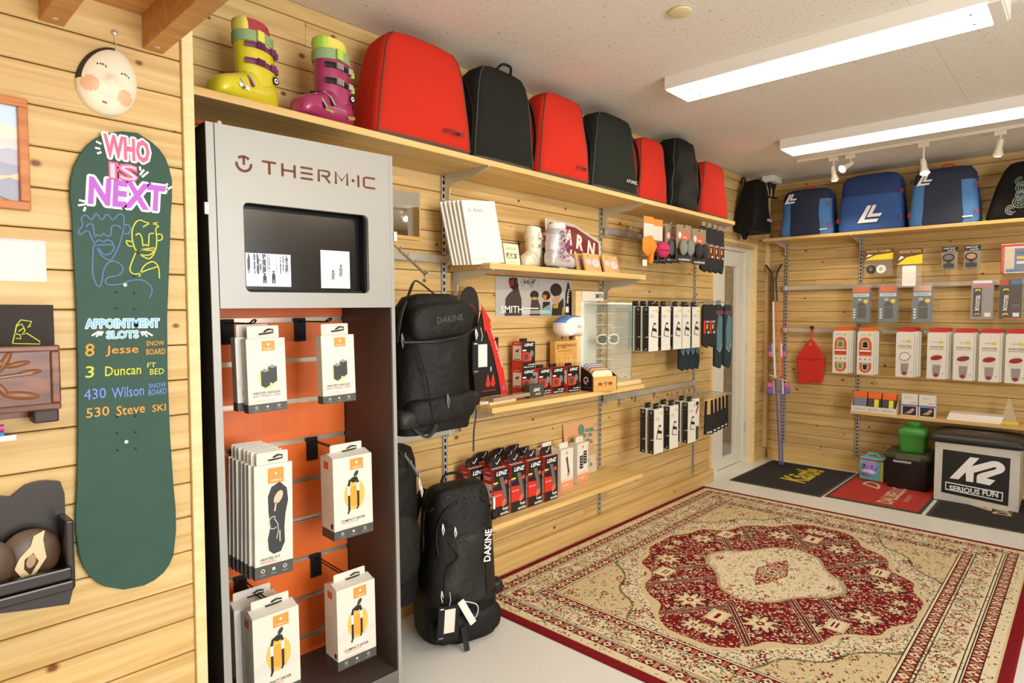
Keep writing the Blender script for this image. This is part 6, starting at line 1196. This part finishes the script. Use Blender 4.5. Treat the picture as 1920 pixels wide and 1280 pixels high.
t = thing('storage_box', 'black plastic storage box with a green lid on the red mat', 'storage box', (5.30, .985, .008), FAR); bp_ = mat('box_black', (24, 24, 24), .3); MB().loft([[(x, y+.15, z) for x, y in rrect(w_, d_, .02, 3)] for w_, d_, z in ((.255, .26, 0), (.28, .285, .23))], bp_).obj('tub', t, smooth=40); lg_ = mat('lid_green', (58, 66, 44), .35)
MB().loft([[(x, y+.15, z) for x, y in rrect(w_, d_, .022, 3)] for w_, d_, z in ((.295, .30, .228), (.30, .305, .25), (.28, .285, .268))], lg_).obj('lid', t, smooth=40); MB().cbox(-.07, -.012, .222, .09, -.0, .262, mat('clasp', (86, 92, 76), .2), .004).obj('clasp', t); MB().plane((0, .0005, 0)).poly(rrect(.115, .016, .003, 3, -.025, .205), 0, .002, mat('label_grey', (180, 180, 176), .4)).obj('label_strip', t)
t = thing('green_canister', 'green plastic square canister standing on the black storage box', 'canister', (5.36, .965, .279), FAR); gp = mat('canister_green', (64, 146, 54), .35, trans=.1)
MB().loft([[(x, y+.085, z) for x, y in rrect(w_, w_, .018, 3)] for w_, z in ((.155, 0), (.168, .12), (.168, .126))], gp).obj('canister_body', t, smooth=40); MB().loft([[(x, y+.085, z) for x, y in rrect(w_, w_, .02, 3)] for w_, z in ((.182, .124), (.184, .15), (.15, .172), (.09, .18))], gp).obj('shoulder', t, smooth=40)
MB().lathe([(.04, .178), (.044, .184), (.044, .208), (.03, .216), (.004, .217)], gp, 22, (.0, .085, 0)).obj('cap', t, smooth=40)
t = thing('toy_box', 'small turquoise toy box with a purple animal muzzle', 'toy', (5.42, 1.24, .008), FAR+R(-8)); tq = mat('toy_turquoise', (120, 200, 206), .5); pv = mat('toy_purple', (150, 132, 206), .5)
MB().cbox(-.085, 0, 0, .085, .09, .175, tq, .006).obj('box_body', t); MB().box(-.087, -.002, .155, .087, .092, .165, red).obj('trim_band', t); MB().cbox(.07, -.002, .0, .087, .003, .155, yellow, .001).obj('corner_strip', t); MB().tube(bez([(-.05, .04, .175), (-.03, .04, .2), (.03, .04, .2), (.05, .04, .175)], 5), .008, tq, 8).obj('handle', t); MB().tube([(-.087, .05, .12), (-.10, .05, .09), (-.092, .05, .05)], .006, red, 6).obj('side_loop', t)
MB().ball((-.012, .0, .105), .05, pv, sc_=(1.15, .5, .85)).obj('head', t, smooth=60); MB().ball((-.012, -.022, .065), .05, mat('toy_lilac', (190, 178, 220), .5), sc_=(1.15, .6, .5)).obj('muzzle', t, smooth=60); MB().front(-.052).stroke([(-.04, .058), (-.012, .066), (.016, .058)], .004, mat('toy_mouth', (70, 48, 70), .5)).obj('mouth', t)
for s in (-.04, .016): MB().ball((s, -.024, .118), .006, black).obj('eye', t)
# box seat with lettering
t = thing('box_seat', 'white box seat with a black cushion top and K2 lettering', 'box seat', (5.185, .56, .008), FAR+R(1.2)); w = .232; H = .405; wp = mat('seat_white', (206, 204, 194), .4)
MB().cbox(-w, 0, 0, w, .38, H, wp, .002).obj('box_body', t); cu = mat('cushion_black', (36, 34, 34), .42, bump=.1, bscale=500)
MB().loft([[(x, y+.19, z) for x, y in rrect(2*w+a, .38+a, .03, 4)] for a, z in ((.01, H), (.05, H+.008), (.06, H+.025), (.05, H+.045), (-.02, H+.062), (-.2, H+.068))], cu).obj('cushion', t, smooth=60)
MB().top(H+.069).text('the most serious fun', .0, .2, .02, whiteink, .0, width=.24).text('K2 SKIS', .02, .172, .014, whiteink, .0).obj('cushion_lettering', t)
kx = lambda a, b: (-w+(a-82)/(1140-82)*2*w, H*(1-((b-290-(a-90)*.094)/(1045-290))*.985))
m = MB().front(0); PK = lambda pts, mm, ww: m.flat([kx(*p) for p in pts], mm, ww)
PK([(188, 388), (1028, 483), (1018, 1085), (180, 958)], blackink, .0006)
lt = [(285, 765), (405, 778), (490, 690), (497, 798), (588, 806), (592, 680), (640, 640), (700, 620)]
PK([(285, 768), (402, 779), (655, 492), (540, 482)], whiteink, .0012); PK([(487, 640), (497, 798), (588, 806), (592, 668), (560, 600)], whiteink, .0016); PK([(560, 600), (600, 680), (830, 602), (855, 598), (865, 612), (852, 628), (690, 680), (640, 705), (628, 730), (628, 808), (790, 835), (858, 768), (745, 745), (930, 670), (962, 640), (968, 600), (940, 560), (890, 530), (840, 522), (790, 528)], whiteink, .0014)
PK([(232, 815), (955, 915), (950, 1030), (232, 920)], whiteink, .0012); PK([(244, 830), (942, 927), (938, 1016), (244, 908)], blackink, .0016)
a0, b0 = kx(590, 922); m.text('SERIOUS FUN', a0, b0, .036, whiteink, .0022, width=.268, bold=.03, rot=0).obj('front_lettering', t)
for sx in (-1, 1):
    for z in (.03, H-.03): MB().front(0).ell(sx*(w-.012), z, .003, .003, dgrey, .0008, 8).obj('screw', t)
# ================================================================ backpacks beside the cabinet
pk = mat('pack_black', (20, 19, 17), .62, bump=.7, bscale=22, bdist=.012, spec=.3); pk2 = mat('pack_panel', (32, 30, 27), .5, bump=.6, bscale=26, bdist=.01, spec=.35); strp = mat('strap_grey', (66, 64, 66), .7, spec=.2); pul = mat('pull_white', (226, 226, 222), .5); pgr = mat('pull_grey', (120, 116, 112), .5)
def pull(t, p, m, l=.035):
    x, y, z = p; MB().tube([(x, y, z), (x-.004, y-.004, z-l*.5), (x, y-.004, z-l), (x+.005, y-.004, z-l*.55), (x, y, z)], .0024, m, 6).obj('zip_pull', t)
def hang_tag(t, p, w, h, rot=0):
    x, y, z = p; g = MB().plane((x, y, z)).poly(rrect(w, h, .004, 3, 0, -h/2-.02), 0, .0015, black).obj('price_tag', t); g.rotation_euler = (0, rot, 0)
    m = MB().plane((x, y-.0018, z)); m.rect(-w*.42, -h*.92-.02, w*.42, -.025, black, 0).rect(-w*.2, -h*.78-.02, w*.3, -h*.1-.02, paper, .0005).rect(-w*.42, -h*.09-.02, -w*.25, -h*.06-.02, whiteink, .0005).rect(-w*.42, -h*.92-.02, -w*.2, -h*.89-.02, greyink, .0005).obj('tag_label', g)
    MB().tube([(x, y, z-.022), (x+.004, y-.002, z), (x, y+.004, z+.03)], .0012, pul, 5).obj('tag_string', g)
# chrome arm
t = thing('backpack_hanger', 'sloping chrome display arm that carries the upper backpack', 'hook', (1.47, D-.04, 1.555)); MB().tube(bez([(0, 0, -.01), (0, -.012, .05), (.0, -.05, .07), (.0, -.09, .045), (.0, -.30, -.085), (.0, -.315, -.10), (.0, -.33, -.085)], 6), .006, chrome, 8).obj('arm', t, smooth=60)
for k in range(4): MB().cyl((0, -.125-.045*k, .027-.0275*k), (0, -.127-.045*k, .045-.0275*k), .003, chrome, 6).obj('stop_peg', t)
t = thing('backpack_hanger', 'sloping chrome display arm that carries the lower backpacks', 'hook', (1.47, D-.04, .78)); MB().tube(bez([(0, 0, -.01), (0, -.012, .05), (.0, -.05, .07), (.0, -.09, .045), (.0, -.24, -.06), (.0, -.265, -.085), (.0, -.275, -.07)], 6), .006, chrome, 8).obj('arm', t, smooth=60)
for k in range(4): MB().cyl((0, -.115-.035*k, .027-.025*k), (0, -.117-.035*k, .043-.025*k), .003, chrome, 6).obj('stop_peg', t)
# upper backpack
t = thing('backpack', 'black backpack hanging from the upper chrome arm beside the cabinet', 'backpack', (1.478, 1.905, .885), R(-4)); w, h, d = .35, .50, .19
rg = bag_rings(w*.95, w*.70, d, d*.75, h, seed=31, rough=.004, bulge=.03, rad=.55); MB().loft(rg, pk).obj('pack_body', t, smooth=50)
def shell(rings, name, mm, par): return MB().loft(rings, mm).obj(name, par, smooth=60)
def pocket(x, z, w_, h_, y0, dep, name, mm, par, tilt=0):
    rs = []
    for s, q in ((1, 0), (1.0, .35), (.93, .75), (.8, .97), (.4, 1.04)): rs.append([(x+a*s, y0-dep*q, z+b*s+tilt*a*s) for a, b in rrect(w_, h_, min(w_, h_)*.38, 6)])
    return shell(rs, name, mm, par)
tp = pocket(-.005, .405, .27, .13, -.192, .034, 'top_pocket', pk, t, .10); MB().plane((0, -.228, 0)).text('DAKINE', .01, .41, .022, mat('tone_logo', (74, 72, 68), .5), .0, width=.115, bold=.01, rot=.1).obj('logo_lettering', tp)
MB().tube([(-.165, -.19, .33), (-.05, -.222, .33), (.06, -.225, .345), (.165, -.19, .375)], .005, pk2, 6).obj('zip_seam', t); MB().tube([(-.12, -.21, .32), (-.09, -.225, .2), (-.065, -.222, .06)], .003, black, 6).obj('seam', t)
pocket(-.0, .085, .30, .10, -.17, .05, 'lower_pocket', pk, t, .06); pocket(-.135, .06, .12, .07, -.15, .06, 'hip_belt_pad', pk2, t); pocket(.16, .1, .09, .06, -.12, .05, 'hip_belt_pad', pk2, t)
MB().tube(bez([(-.165, -.15, .33), (-.16, -.17, .42), (-.08, -.10, .495), (-.005, -.02, .545), (.02, -.02, .548), (.09, -.03, .50), (.14, -.05, .47)], 6), .011, strp, 6, flat=.3).obj('haul_strap', t)
MB().cbox(-.198, -.11, .24, -.165, -.085, .268, mat('buckle_silver', (176, 174, 172), .4), .004).obj('buckle', t); MB().tube(bez([(.16, -.15, .10), (.175, -.17, .06), (.168, -.165, -.02), (.165, -.165, -.10)], 5), .011, strp, 6, flat=.25).obj('hanging_strap', t)
MB().tube(bez([(-.13, -.2, .03), (-.10, -.23, .0), (-.06, -.225, .02), (-.04, -.2, .04)], 5), .009, strp, 6, flat=.4).obj('bottom_strap', t)
pull(t, (-.165, -.185, .36), pgr, .05); pull(t, (.15, -.20, .37), pul, .04); pull(t, (.0, -.222, .14), pgr, .05); hang_tag(t, (.165, -.215, .345), .088, .125)
MB().plane((0, -.19, 0)).text('DAKINE', .20, .085, .012, whiteink, 0, width=.04, bold=.02).obj('belt_lettering', t)
# lower hanging backpack, half hidden
t = thing('backpack', 'black backpack hanging low between the cabinet and the standing one', 'backpack', (1.415, 2.13, .18), R(2)); rg = bag_rings(.25, .24, .20, .14, .62, seed=33, rough=.005, rad=.45); MB().loft(rg, pk).obj('pack_body', t, smooth=50)
pocket(-.01, .49, .20, .12, -.17, .03, 'top_pocket', pk2, t); pocket(-.01, .22, .22, .28, -.19, .04, 'front_pocket', pk2, t)
MB().tube(bez([(-.12, -.2, .56), (-.125, -.22, .45), (-.08, -.24, .40), (-.085, -.235, .30)], 5), .013, strp, 6, flat=.25).obj('hanging_strap', t); MB().tube(bez([(-.09, -.10, .56), (-.03, -.16, .63), (.02, -.18, .60), (.10, -.16, .45), (.12, -.1, .35)], 6), .02, pk2, 6, flat=.3).obj('shoulder_strap', t)
for p in ((-.13, -.21, .38), (.09, -.22, .49), (.1, -.22, .46)): pull(t, p, pul, .045)
# standing backpack
def front_y(rg, x, z, off=.003):
    return min((((p[0]-x)**2+(p[2]-z)**2, p[1]) for g in rg for p in g if p[1] < -.06), key=lambda q: q[0])[1]-off
def seam(t, rg, pts, r_, mm, name='seam', off=.001): MB().tube([(p.x, front_y(rg, p.x, p.y, off), p.y) for p in bez([Vector((a, b, 0)) for a, b in pts], 6)], r_, mm, 6).obj(name, t, smooth=60)
t = thing('backpack', 'black backpack standing on the floor before the lowest shelf', 'backpack', (1.735, 2.03, .002), R(-18)); w, h, d = .325, .625, .24
rg = bag_rings(w, w*.78, d, d*.72, h, n=80, k=30, seed=35, rough=.006, bulge=.035, rad=.5, crumple=.002)
MB().loft(rg, pk, mfun=lambda i, j: pk2 if (8 <= i <= 20 and 47 <= j <= 72) else pk).obj('pack_body', t, smooth=50)
seam(t, rg, [(-.115, .36), (-.118, .46), (-.09, .54), (-.02, .575), (.06, .57), (.105, .53), (.125, .46)], .006, black, 'zip_seam'); seam(t, rg, [(-.14, .34), (-.14, .5), (-.1, .58), (0, .605), (.08, .59)], .006, pk2, 'zip_seam')
seam(t, rg, [(-.14, .15), (-.05, .14), (.05, .15), (.14, .18)], .005, black); seam(t, rg, [(-.10, .43), (0, .44), (.12, .46)], .005, pk2); seam(t, rg, [(-.08, .42), (-.05, .36), (-.09, .31), (-.11, .2)], .005, black); seam(t, rg, [(.075, .47), (.08, .32), (.08, .18)], .004, black)
MB().plane((0, front_y(rg, .07, .38, .010), 0)).text('DAKINE', .078, .385, .030, whiteink, .0, width=.13, bold=.02, rot=R(87)).obj('logo_lettering', t)
for x, z in ((-.10, .49), (-.055, .475), (-.115, .235)): pull(t, (x, front_y(rg, x, z), z), pul, .045)
pocket(.0, .075, .30, .11, front_y(rg, 0, .08)+.035, .05, 'bottom_pocket', pk, t, .05); pocket(.155, .16, .09, .06, -.14, .05, 'hip_belt_pad', pk2, t)
MB().cbox(.140, -.20, .50, .150, -.185, .55, pul, .003).obj('reflector', t); MB().lathe([(.012, 0), (.02, .004), (.02, .02), (.01, .026)], black, 12, (.15, -.15, .46), 'x').obj('side_knob', t)
hang_tag(t, (-.115, -.30, .205), .088, .135, R(4)); MB().tube([(-.055, -.30, .20), (-.03, -.31, .15), (-.005, -.31, .105)], .016, pul, 6, flat=.15, upv=(0, -1, 0)).obj('size_label', t); MB().tube(bez([(-.055, -.30, .20), (.005, -.315, .18), (.01, -.315, .14), (-.015, -.31, .11)], 5), .002, pul, 5).obj('label_loop', t)
MB().tube([(-.04, -.29, .09), (-.035, -.30, .04), (-.035, -.315, .004)], .013, black, 6, flat=.2, upv=(0, -1, 0)).obj('bottom_strap', t); MB().tube([(.12, -.2, .12), (.125, -.22, .07), (.125, -.22, .03)], .012, black, 6, flat=.2, upv=(0, -1, 0)).obj('bottom_strap', t)
MB().tube(bez([(-.10, -.04, .58), (-.15, -.06, .5), (-.175, -.07, .38), (-.165, -.06, .2)], 5), .024, pk, 6, flat=.5).obj('shoulder_strap', t); MB().plane((-.185, -.095, 0)).text('DAKINE', .0, .40, .01, whiteink, .0).obj('strap_lettering', t)
MB().tube(bez([(-.05, -.1, .615), (-.03, -.1, .645), (.03, -.1, .645), (.05, -.1, .615)], 5), .006, black, 6).obj('handle', t)

# ================================================================ sock and brace racks on the shelved wall
def rack_hook(x, z, ln, label):
    t = thing('rail_hook', label, 'hook', (x, D-.04, z), group='chrome hooks on the shelved wall'); MB().tube([(0, 0, .0), (0, -ln, .0), (0, -ln-.012, .012)], .003, chrome, 6).obj('wire', t); MB().cbox(-.012, -.0, -.02, .012, .004, .02, chrome, .001).obj('clip', t); return t
def brace_box(label, loc, first=True):
    w, d, h = .105, .042, .265; t = thing('brace_box', label, 'box', loc, group='white boxes with a black side'); MB().box(-w/2, 0, 0, w/2, d, h, paper).obj('carton', t, bev=.001)
    MB().front(d*.5).poly(rrect(w*.6, .034, .006, 3, 0, h+.014), -.001, .001, black).obj('hang_tab', t)
    p = MB().left(-w/2); p.rect(-d+.002, .002, -.003, h-.002, blackink, .0004).ell(-d*.5, h*.93, d*.22, d*.22, grey, .001, 12).rect(-d*.8, h*.82, -d*.2, h*.825, greyink, .001).rect(-d*.7, h*.3, -d*.35, h*.32, greyink, .001).ell(-d*.45, h*.05, .004, .004, whiteink, .001, 8).ell(-d*.25, h*.32, .004, .004, whiteink, .001, 8)
    for k in range(5): p.rect(-d*.8, h*(.72-.06*k), -d*.3, h*(.735-.06*k), dgrey, .001)
    p.obj('printed_side', t)
    if first:
        p = MB().front(0); p.rect(-w/2, 0, w/2, h, paper, .0002).ell(w*.3, h*.9, w*.09, h*.045, mat('sun_lime', (0, 0, 0)), .0008).text('SIDAS', -.0, h*.9, h*.02, greyink, .0008, width=w*.22).text('X-KNEE', -w*.2, h*.795, h*.022, blackink, .0008, width=w*.4).text('STABILIZER', -w*.12, h*.755, h*.018, greyink, .0008, width=w*.56)
        o_ = [(-w*.28, h*.33), (w*.34, h*.29), (w*.38, h*.42), (w*.26, h*.58), (w*.22, h*.63), (-w*.02, h*.63), (-w*.1, h*.56), (-w*.24, h*.42)]
        p.flat(o_, dgrey, .0008).flat([(a*.86+.004, h*.455+(b-h*.455)*.9) for a, b in o_], mat('brace_pale', (216, 212, 200), .5), .0012).flat([(-w*.2, h*.46), (w*.34, h*.42), (w*.3, h*.49), (-w*.14, h*.53)], blackink, .0016).flat([(w*.02, h*.605), (w*.24, h*.58), (w*.2, h*.63), (0, h*.64)], blackink, .0016).obj('printed_front', t)
    return t
zr2 = 1.088
cols = [(3.255, 3, 'first hook from the sunglasses case'), (3.40, 2, 'second hook from the sunglasses case'), (3.545, 1, 'third hook'), (3.66, 1, 'fourth hook'), (3.79, 2, 'fifth hook, beside the teal socks')]
for x, n, lab in cols:
    rack_hook(x, zr2+.282, .23, 'upper row chrome hook, '+lab)
    for k in range(n): brace_box((['front', 'second', 'third'][k])+' knee brace box in the upper row, '+lab, (x, 1.90+.052*k, zr2+.001*k), k == 0)
zr3 = .478
for x, n, lab in ((3.29, 2, 'nearest the low shelf'), (3.475, 2, 'in the middle'), (3.71, 2, 'beside the green pack')):
    rack_hook(x, zr3+.282, .25, 'lower row chrome hook '+lab)
    for k in range(n): brace_box(['front', 'rear'][k]+' knee brace box in the lower row '+lab, (x, 1.88+.055*k, zr3+.001*k), k == 0)
# headbands and caps on cards, upper rail
tau = mat('card_taupe', (150, 134, 104), .7); mtx = mat('card_charcoal', (52, 50, 48), .6)
def head_card(label, x, y, kind, z=1.628, w=.15, h=.225, first=True):
    t = thing('headwear_card', label, 'headband', (x, y, z), R(-8), group='headwear on cards'); MB().box(-w/2, 0, 0, w/2, .003, h, tau).obj('card', t)
    p = MB().front(0); p.rect(-w/2, 0, w/2, h, tau, .0002).rect(-w/2, 0, w/2, h*.36, mtx, .0005).rect(-w*.4, h*.6, w*.34, h*.82, mat('card_coral', (206, 104, 74), .5), .0006).ell(-w*.28, h*.72, w*.11, h*.09, paper, .001).text('P.A.C.', w*.08, h*.67, h*.06, whiteink, .001, bold=.02).text('multitube', w*.05, h*.07, h*.06, whiteink, .001, width=w*.76, bold=.02).obj('printed_card', t)
    fab = {0: mat('fab_grey', (134, 138, 126), .9, bump=.3, bscale=300), 1: mat('fab_black', (50, 48, 52), .9), 2: mat('fab_slate', (90, 98, 96), .9)}[kind]; m = MB()
    for s in (-.036, .036):
        m.loft([[(s+.036*math.sin(math.pi*(i+.3)/8.6)*math.cos(2*math.pi*j/14)*(1+.1*math.sin(5*j)), -.022+.02*math.sin(math.pi*(i+.3)/8.6)*math.sin(2*math.pi*j/14), h*.38+.048*math.cos(math.pi*(i+.3)/8.6)) for j in range(14)] for i in range(9)], fab)
    m.obj('folded_band', t, smooth=60); MB().tube([(-.006, -.001, h*.97), (0, -.004, h*.93), (.006, -.001, h*.97)], .002, black, 5).obj('hanger_loop', t); return t
rack_hook(3.55, 1.842, .27, 'upper rail chrome hook behind the grey headband'); rack_hook(3.75, 1.842, .27, 'upper rail chrome hook behind the black headband'); rack_hook(3.37, 1.842, .27, 'upper rail chrome hook behind the orange headband')
head_card('grey fleece headband on a taupe card in front', 3.545, 1.865, 0); head_card('black headband on a taupe card beside the heated gloves', 3.745, 1.865, 1, 1.622)
for k in range(3): head_card('slate headband card, '+['first', 'second', 'third'][k]+' behind the grey one', 3.525-.0*k, 1.93+.05*k, 2)
for i, (x, y, lab, c1, c2) in enumerate(((3.19, 1.90, 'orange knotted headband hanging at the front of the upper rail', (232, 136, 40), (210, 110, 30)), (3.33, 1.92, 'magenta beanie on a white and orange card', (196, 48, 92), (170, 36, 76)))):
    t = thing('headwear_card', lab, 'headband', (x, y, 1.655), R(-6), group='headwear on cards'); MB().box(-.045, 0, .06, .045, .003, .215, mat('card_pale', (214, 210, 196), .6)).obj('card', t); MB().front(0).rect(-.045, .06, .045, .215, MATS['card_pale'], .0002).rect(-.045, .175, .045, .215, orange, .0008).rect(-.045, .06, .045, .09, mat('card_hill', (120, 116, 90), .6), .0008).obj('printed_card', t)
    f1 = mat('fab_%d' % i, c1, .85, bump=.3, bscale=250); n = 20
    if i == 0:
        MB().loft([[(-.02+(.018+.05*q)*math.cos(2*math.pi*j/n)*(1+.12*math.cos(5*2*math.pi*j/n)), -.02-.024*(1-q), .045+(.012+.045*q)*math.sin(2*math.pi*j/n)*(1+.10*math.sin(6*2*math.pi*j/n))) for j in range(n)] for q in (.0, .3, .7, 1.0, .95)], f1).obj('knotted_band', t, smooth=60); MB().tube(bez([(-.01, -.025, .03), (-.02, -.03, -.02), (-.03, -.03, -.06)], 4), [.022]*8+[.016], f1, 8, flat=.5).obj('band_tail', t, smooth=60); MB().box(-.10, -.035, -.075, -.06, -.033, -.04, paper).obj('paper_tag', t)
    else: MB().ball((.01, -.03, .035), .052, f1, sc_=(1.1, .6, .92)).obj('beanie', t, smooth=60); MB().tube([(-.045, -.052, .03), (.01, -.064, .028), (.066, -.05, .03)], .003, mat('fab_seam', (140, 26, 60), .9), 6).obj('fold_seam', t)
def sock_pack(label, x, y, z, kind, h=.28, w=.075):
    t = thing('sock_pack', label, 'socks', (x, y, z), R(-6), group='hanging sock packs'); c_ = [mat('sock_black', (34, 32, 32), .9, bump=.3, bscale=400), mat('sock_teal', (84, 118, 126), .9, bump=.3, bscale=400), mat('sock_darkteal', (32, 48, 54), .9, bump=.3, bscale=400)]
    pts = [(-w/2, .0), (w*.3, -.02), (w/2, .03), (w/2, h-.02), (w*.3, h), (-w*.3, h), (-w/2, h-.02)]
    MB().plane().poly(pts, 0, .022, c_[0] if kind == 0 else c_[2]).obj('sock', t, bev=.006)
    m = MB().front(-.022)
    if kind == 0: m.rect(-w*.5, h*.28, w*.5, h*.62, mtx, .0006).rect(-w*.5, h*.28, -w*.22, h*.60, red, .001).text('LENZ', w*.1, h*.575, h*.035, whiteink, .0014, width=w*.6, bold=.02, shear=.2).flat([(-w*.1, h*.4), (w*.12, h*.4), (w*.14, h*.52), (-w*.05, h*.5)], mat('flame', (236, 180, 60), .5), .0014).ell(w*.25, h*.31, w*.12, h*.03, whiteink, .0014, 6)
    else: m.flat([(-w*.3, h*.3), (w*.1, h*.22), (w*.4, h*.36), (w*.38, h*.8), (-w*.1, h*.84), (-w*.35, h*.6)], c_[1], .0008).stroke([(-w*.3, h*.3), (w*.1, h*.22), (w*.4, h*.36)], .003, whiteink, .0012).rect(-w*.5, h*.84, w*.5, h*.9, mat('sock_band', (110, 60, 60), .7), .0008)
    m.obj('printed_band', t); MB().box(-w*.3, -.012, h-.004, w*.3, -.010, h+.03, tau if kind == 0 else grey).obj('hang_card', t); return t
for k, x in enumerate((3.86, 3.955, 4.05, 4.145)): sock_pack('black heated sock pack in the top row, '+['first', 'second', 'third', 'fourth'][k]+' from the headbands', x, 1.90+.006*k, 1.60, 0); rack_hook(x, 1.868, .26, 'upper rail chrome hook for the '+['first', 'second', 'third', 'fourth'][k]+' heated sock pack')
for k, x in enumerate((3.90, 3.985)): sock_pack('black heated sock pack in the middle row, '+['nearer the brace boxes', 'nearer the teal socks'][k], x, 1.90, 1.10, 0, .27)
for k, x in enumerate((4.09, 4.19)): sock_pack('tall teal compression sock '+['beside the heated socks', 'next to the glazed door'][k], x, 1.90-.02*k, .95, 1, .42, .095)
for k, x in enumerate((3.84, 3.91, 3.98, 4.05)): sock_pack('dark teal sock behind the heated packs, '+['first', 'second', 'third', 'fourth'][k]+' of four', x, 2.04, .94, 1, .40, .065)
for k, x in enumerate((3.90, 3.985, 4.09, 4.19)): rack_hook(x, 1.386, .25, 'middle rail chrome hook, '+['first', 'second', 'third', 'fourth'][k]+' after the brace boxes')
# low black underwear packs and the green pack
t = thing('insole_pack', 'white and dark green hanging pack next to the brace boxes', 'pack', (3.83, 1.92, .50), R(-6)); MB().cbox(-.05, 0, .06, .05, .012, .245, mat('pack_white', (222, 218, 206), .6), .003).obj('card', t); MB().cbox(-.045, .001, -.03, .045, .02, .085, mat('pack_green', (44, 66, 54), .7), .005).obj('fabric', t); MB().front(0).rect(-.05, .06, .05, .245, MATS['pack_white'], .0002).flat([(-.03, .09), (.03, .2), (.04, .19), (-.015, .085)], mat('print_maroon', (130, 44, 44), .5), .0008).rect(-.04, .2, .04, .225, blackink, .0008).obj('printed_card', t)
for k in range(5):
    x = 3.95+.085*k; t = thing('underwear_pack', 'black underwear on a kraft hanger, '+['first', 'second', 'third', 'fourth', 'fifth'][k]+' from the brace boxes', 'underwear', (x, 1.885+.012*k, .50), R(-8), group='black underwear packs'); MB().cbox(-.042, 0, .11, .042, .006, .235, kraft, .002).obj('hanger_card', t)
    MB().plane().poly([(-.055, 0), (.05, -.006), (.048, .10), (.04, .225), (.026, .225), (.028, .13), (-.03, .13), (-.026, .225), (-.042, .225), (-.048, .10)], 0, .012, mat('cloth_black', (26, 24, 24), .9)).obj('garment', t, bev=.003); MB().front(-.012).rect(-.05, .004, .045, .03, MATS['cloth_black'], .0002).text('LINE', 0, .012, .012, whiteink, .0008, width=.06, bold=.03).obj('waist_lettering', t)
    rack_hook(x, .742, .26, 'lower rail chrome hook, '+['first', 'second', 'third', 'fourth', 'fifth'][k]+' above the underwear')
# corridor: skis glimpsed through the door glass
t = thing('corridor_ski', 'dark ski glimpsed through the glazed door', 'ski', (5.72, 3.45, .02), ry=R(2)); MB().cbox(-.035, -.006, 0, .035, .006, 1.8, mat('ski_dark', (48, 40, 36), .4), .004).obj('ski_body', t); MB().cbox(-.03, -.05, .8, .03, -.006, .95, mat('bind_crimson', (150, 30, 60), .4), .006).obj('binding', t)
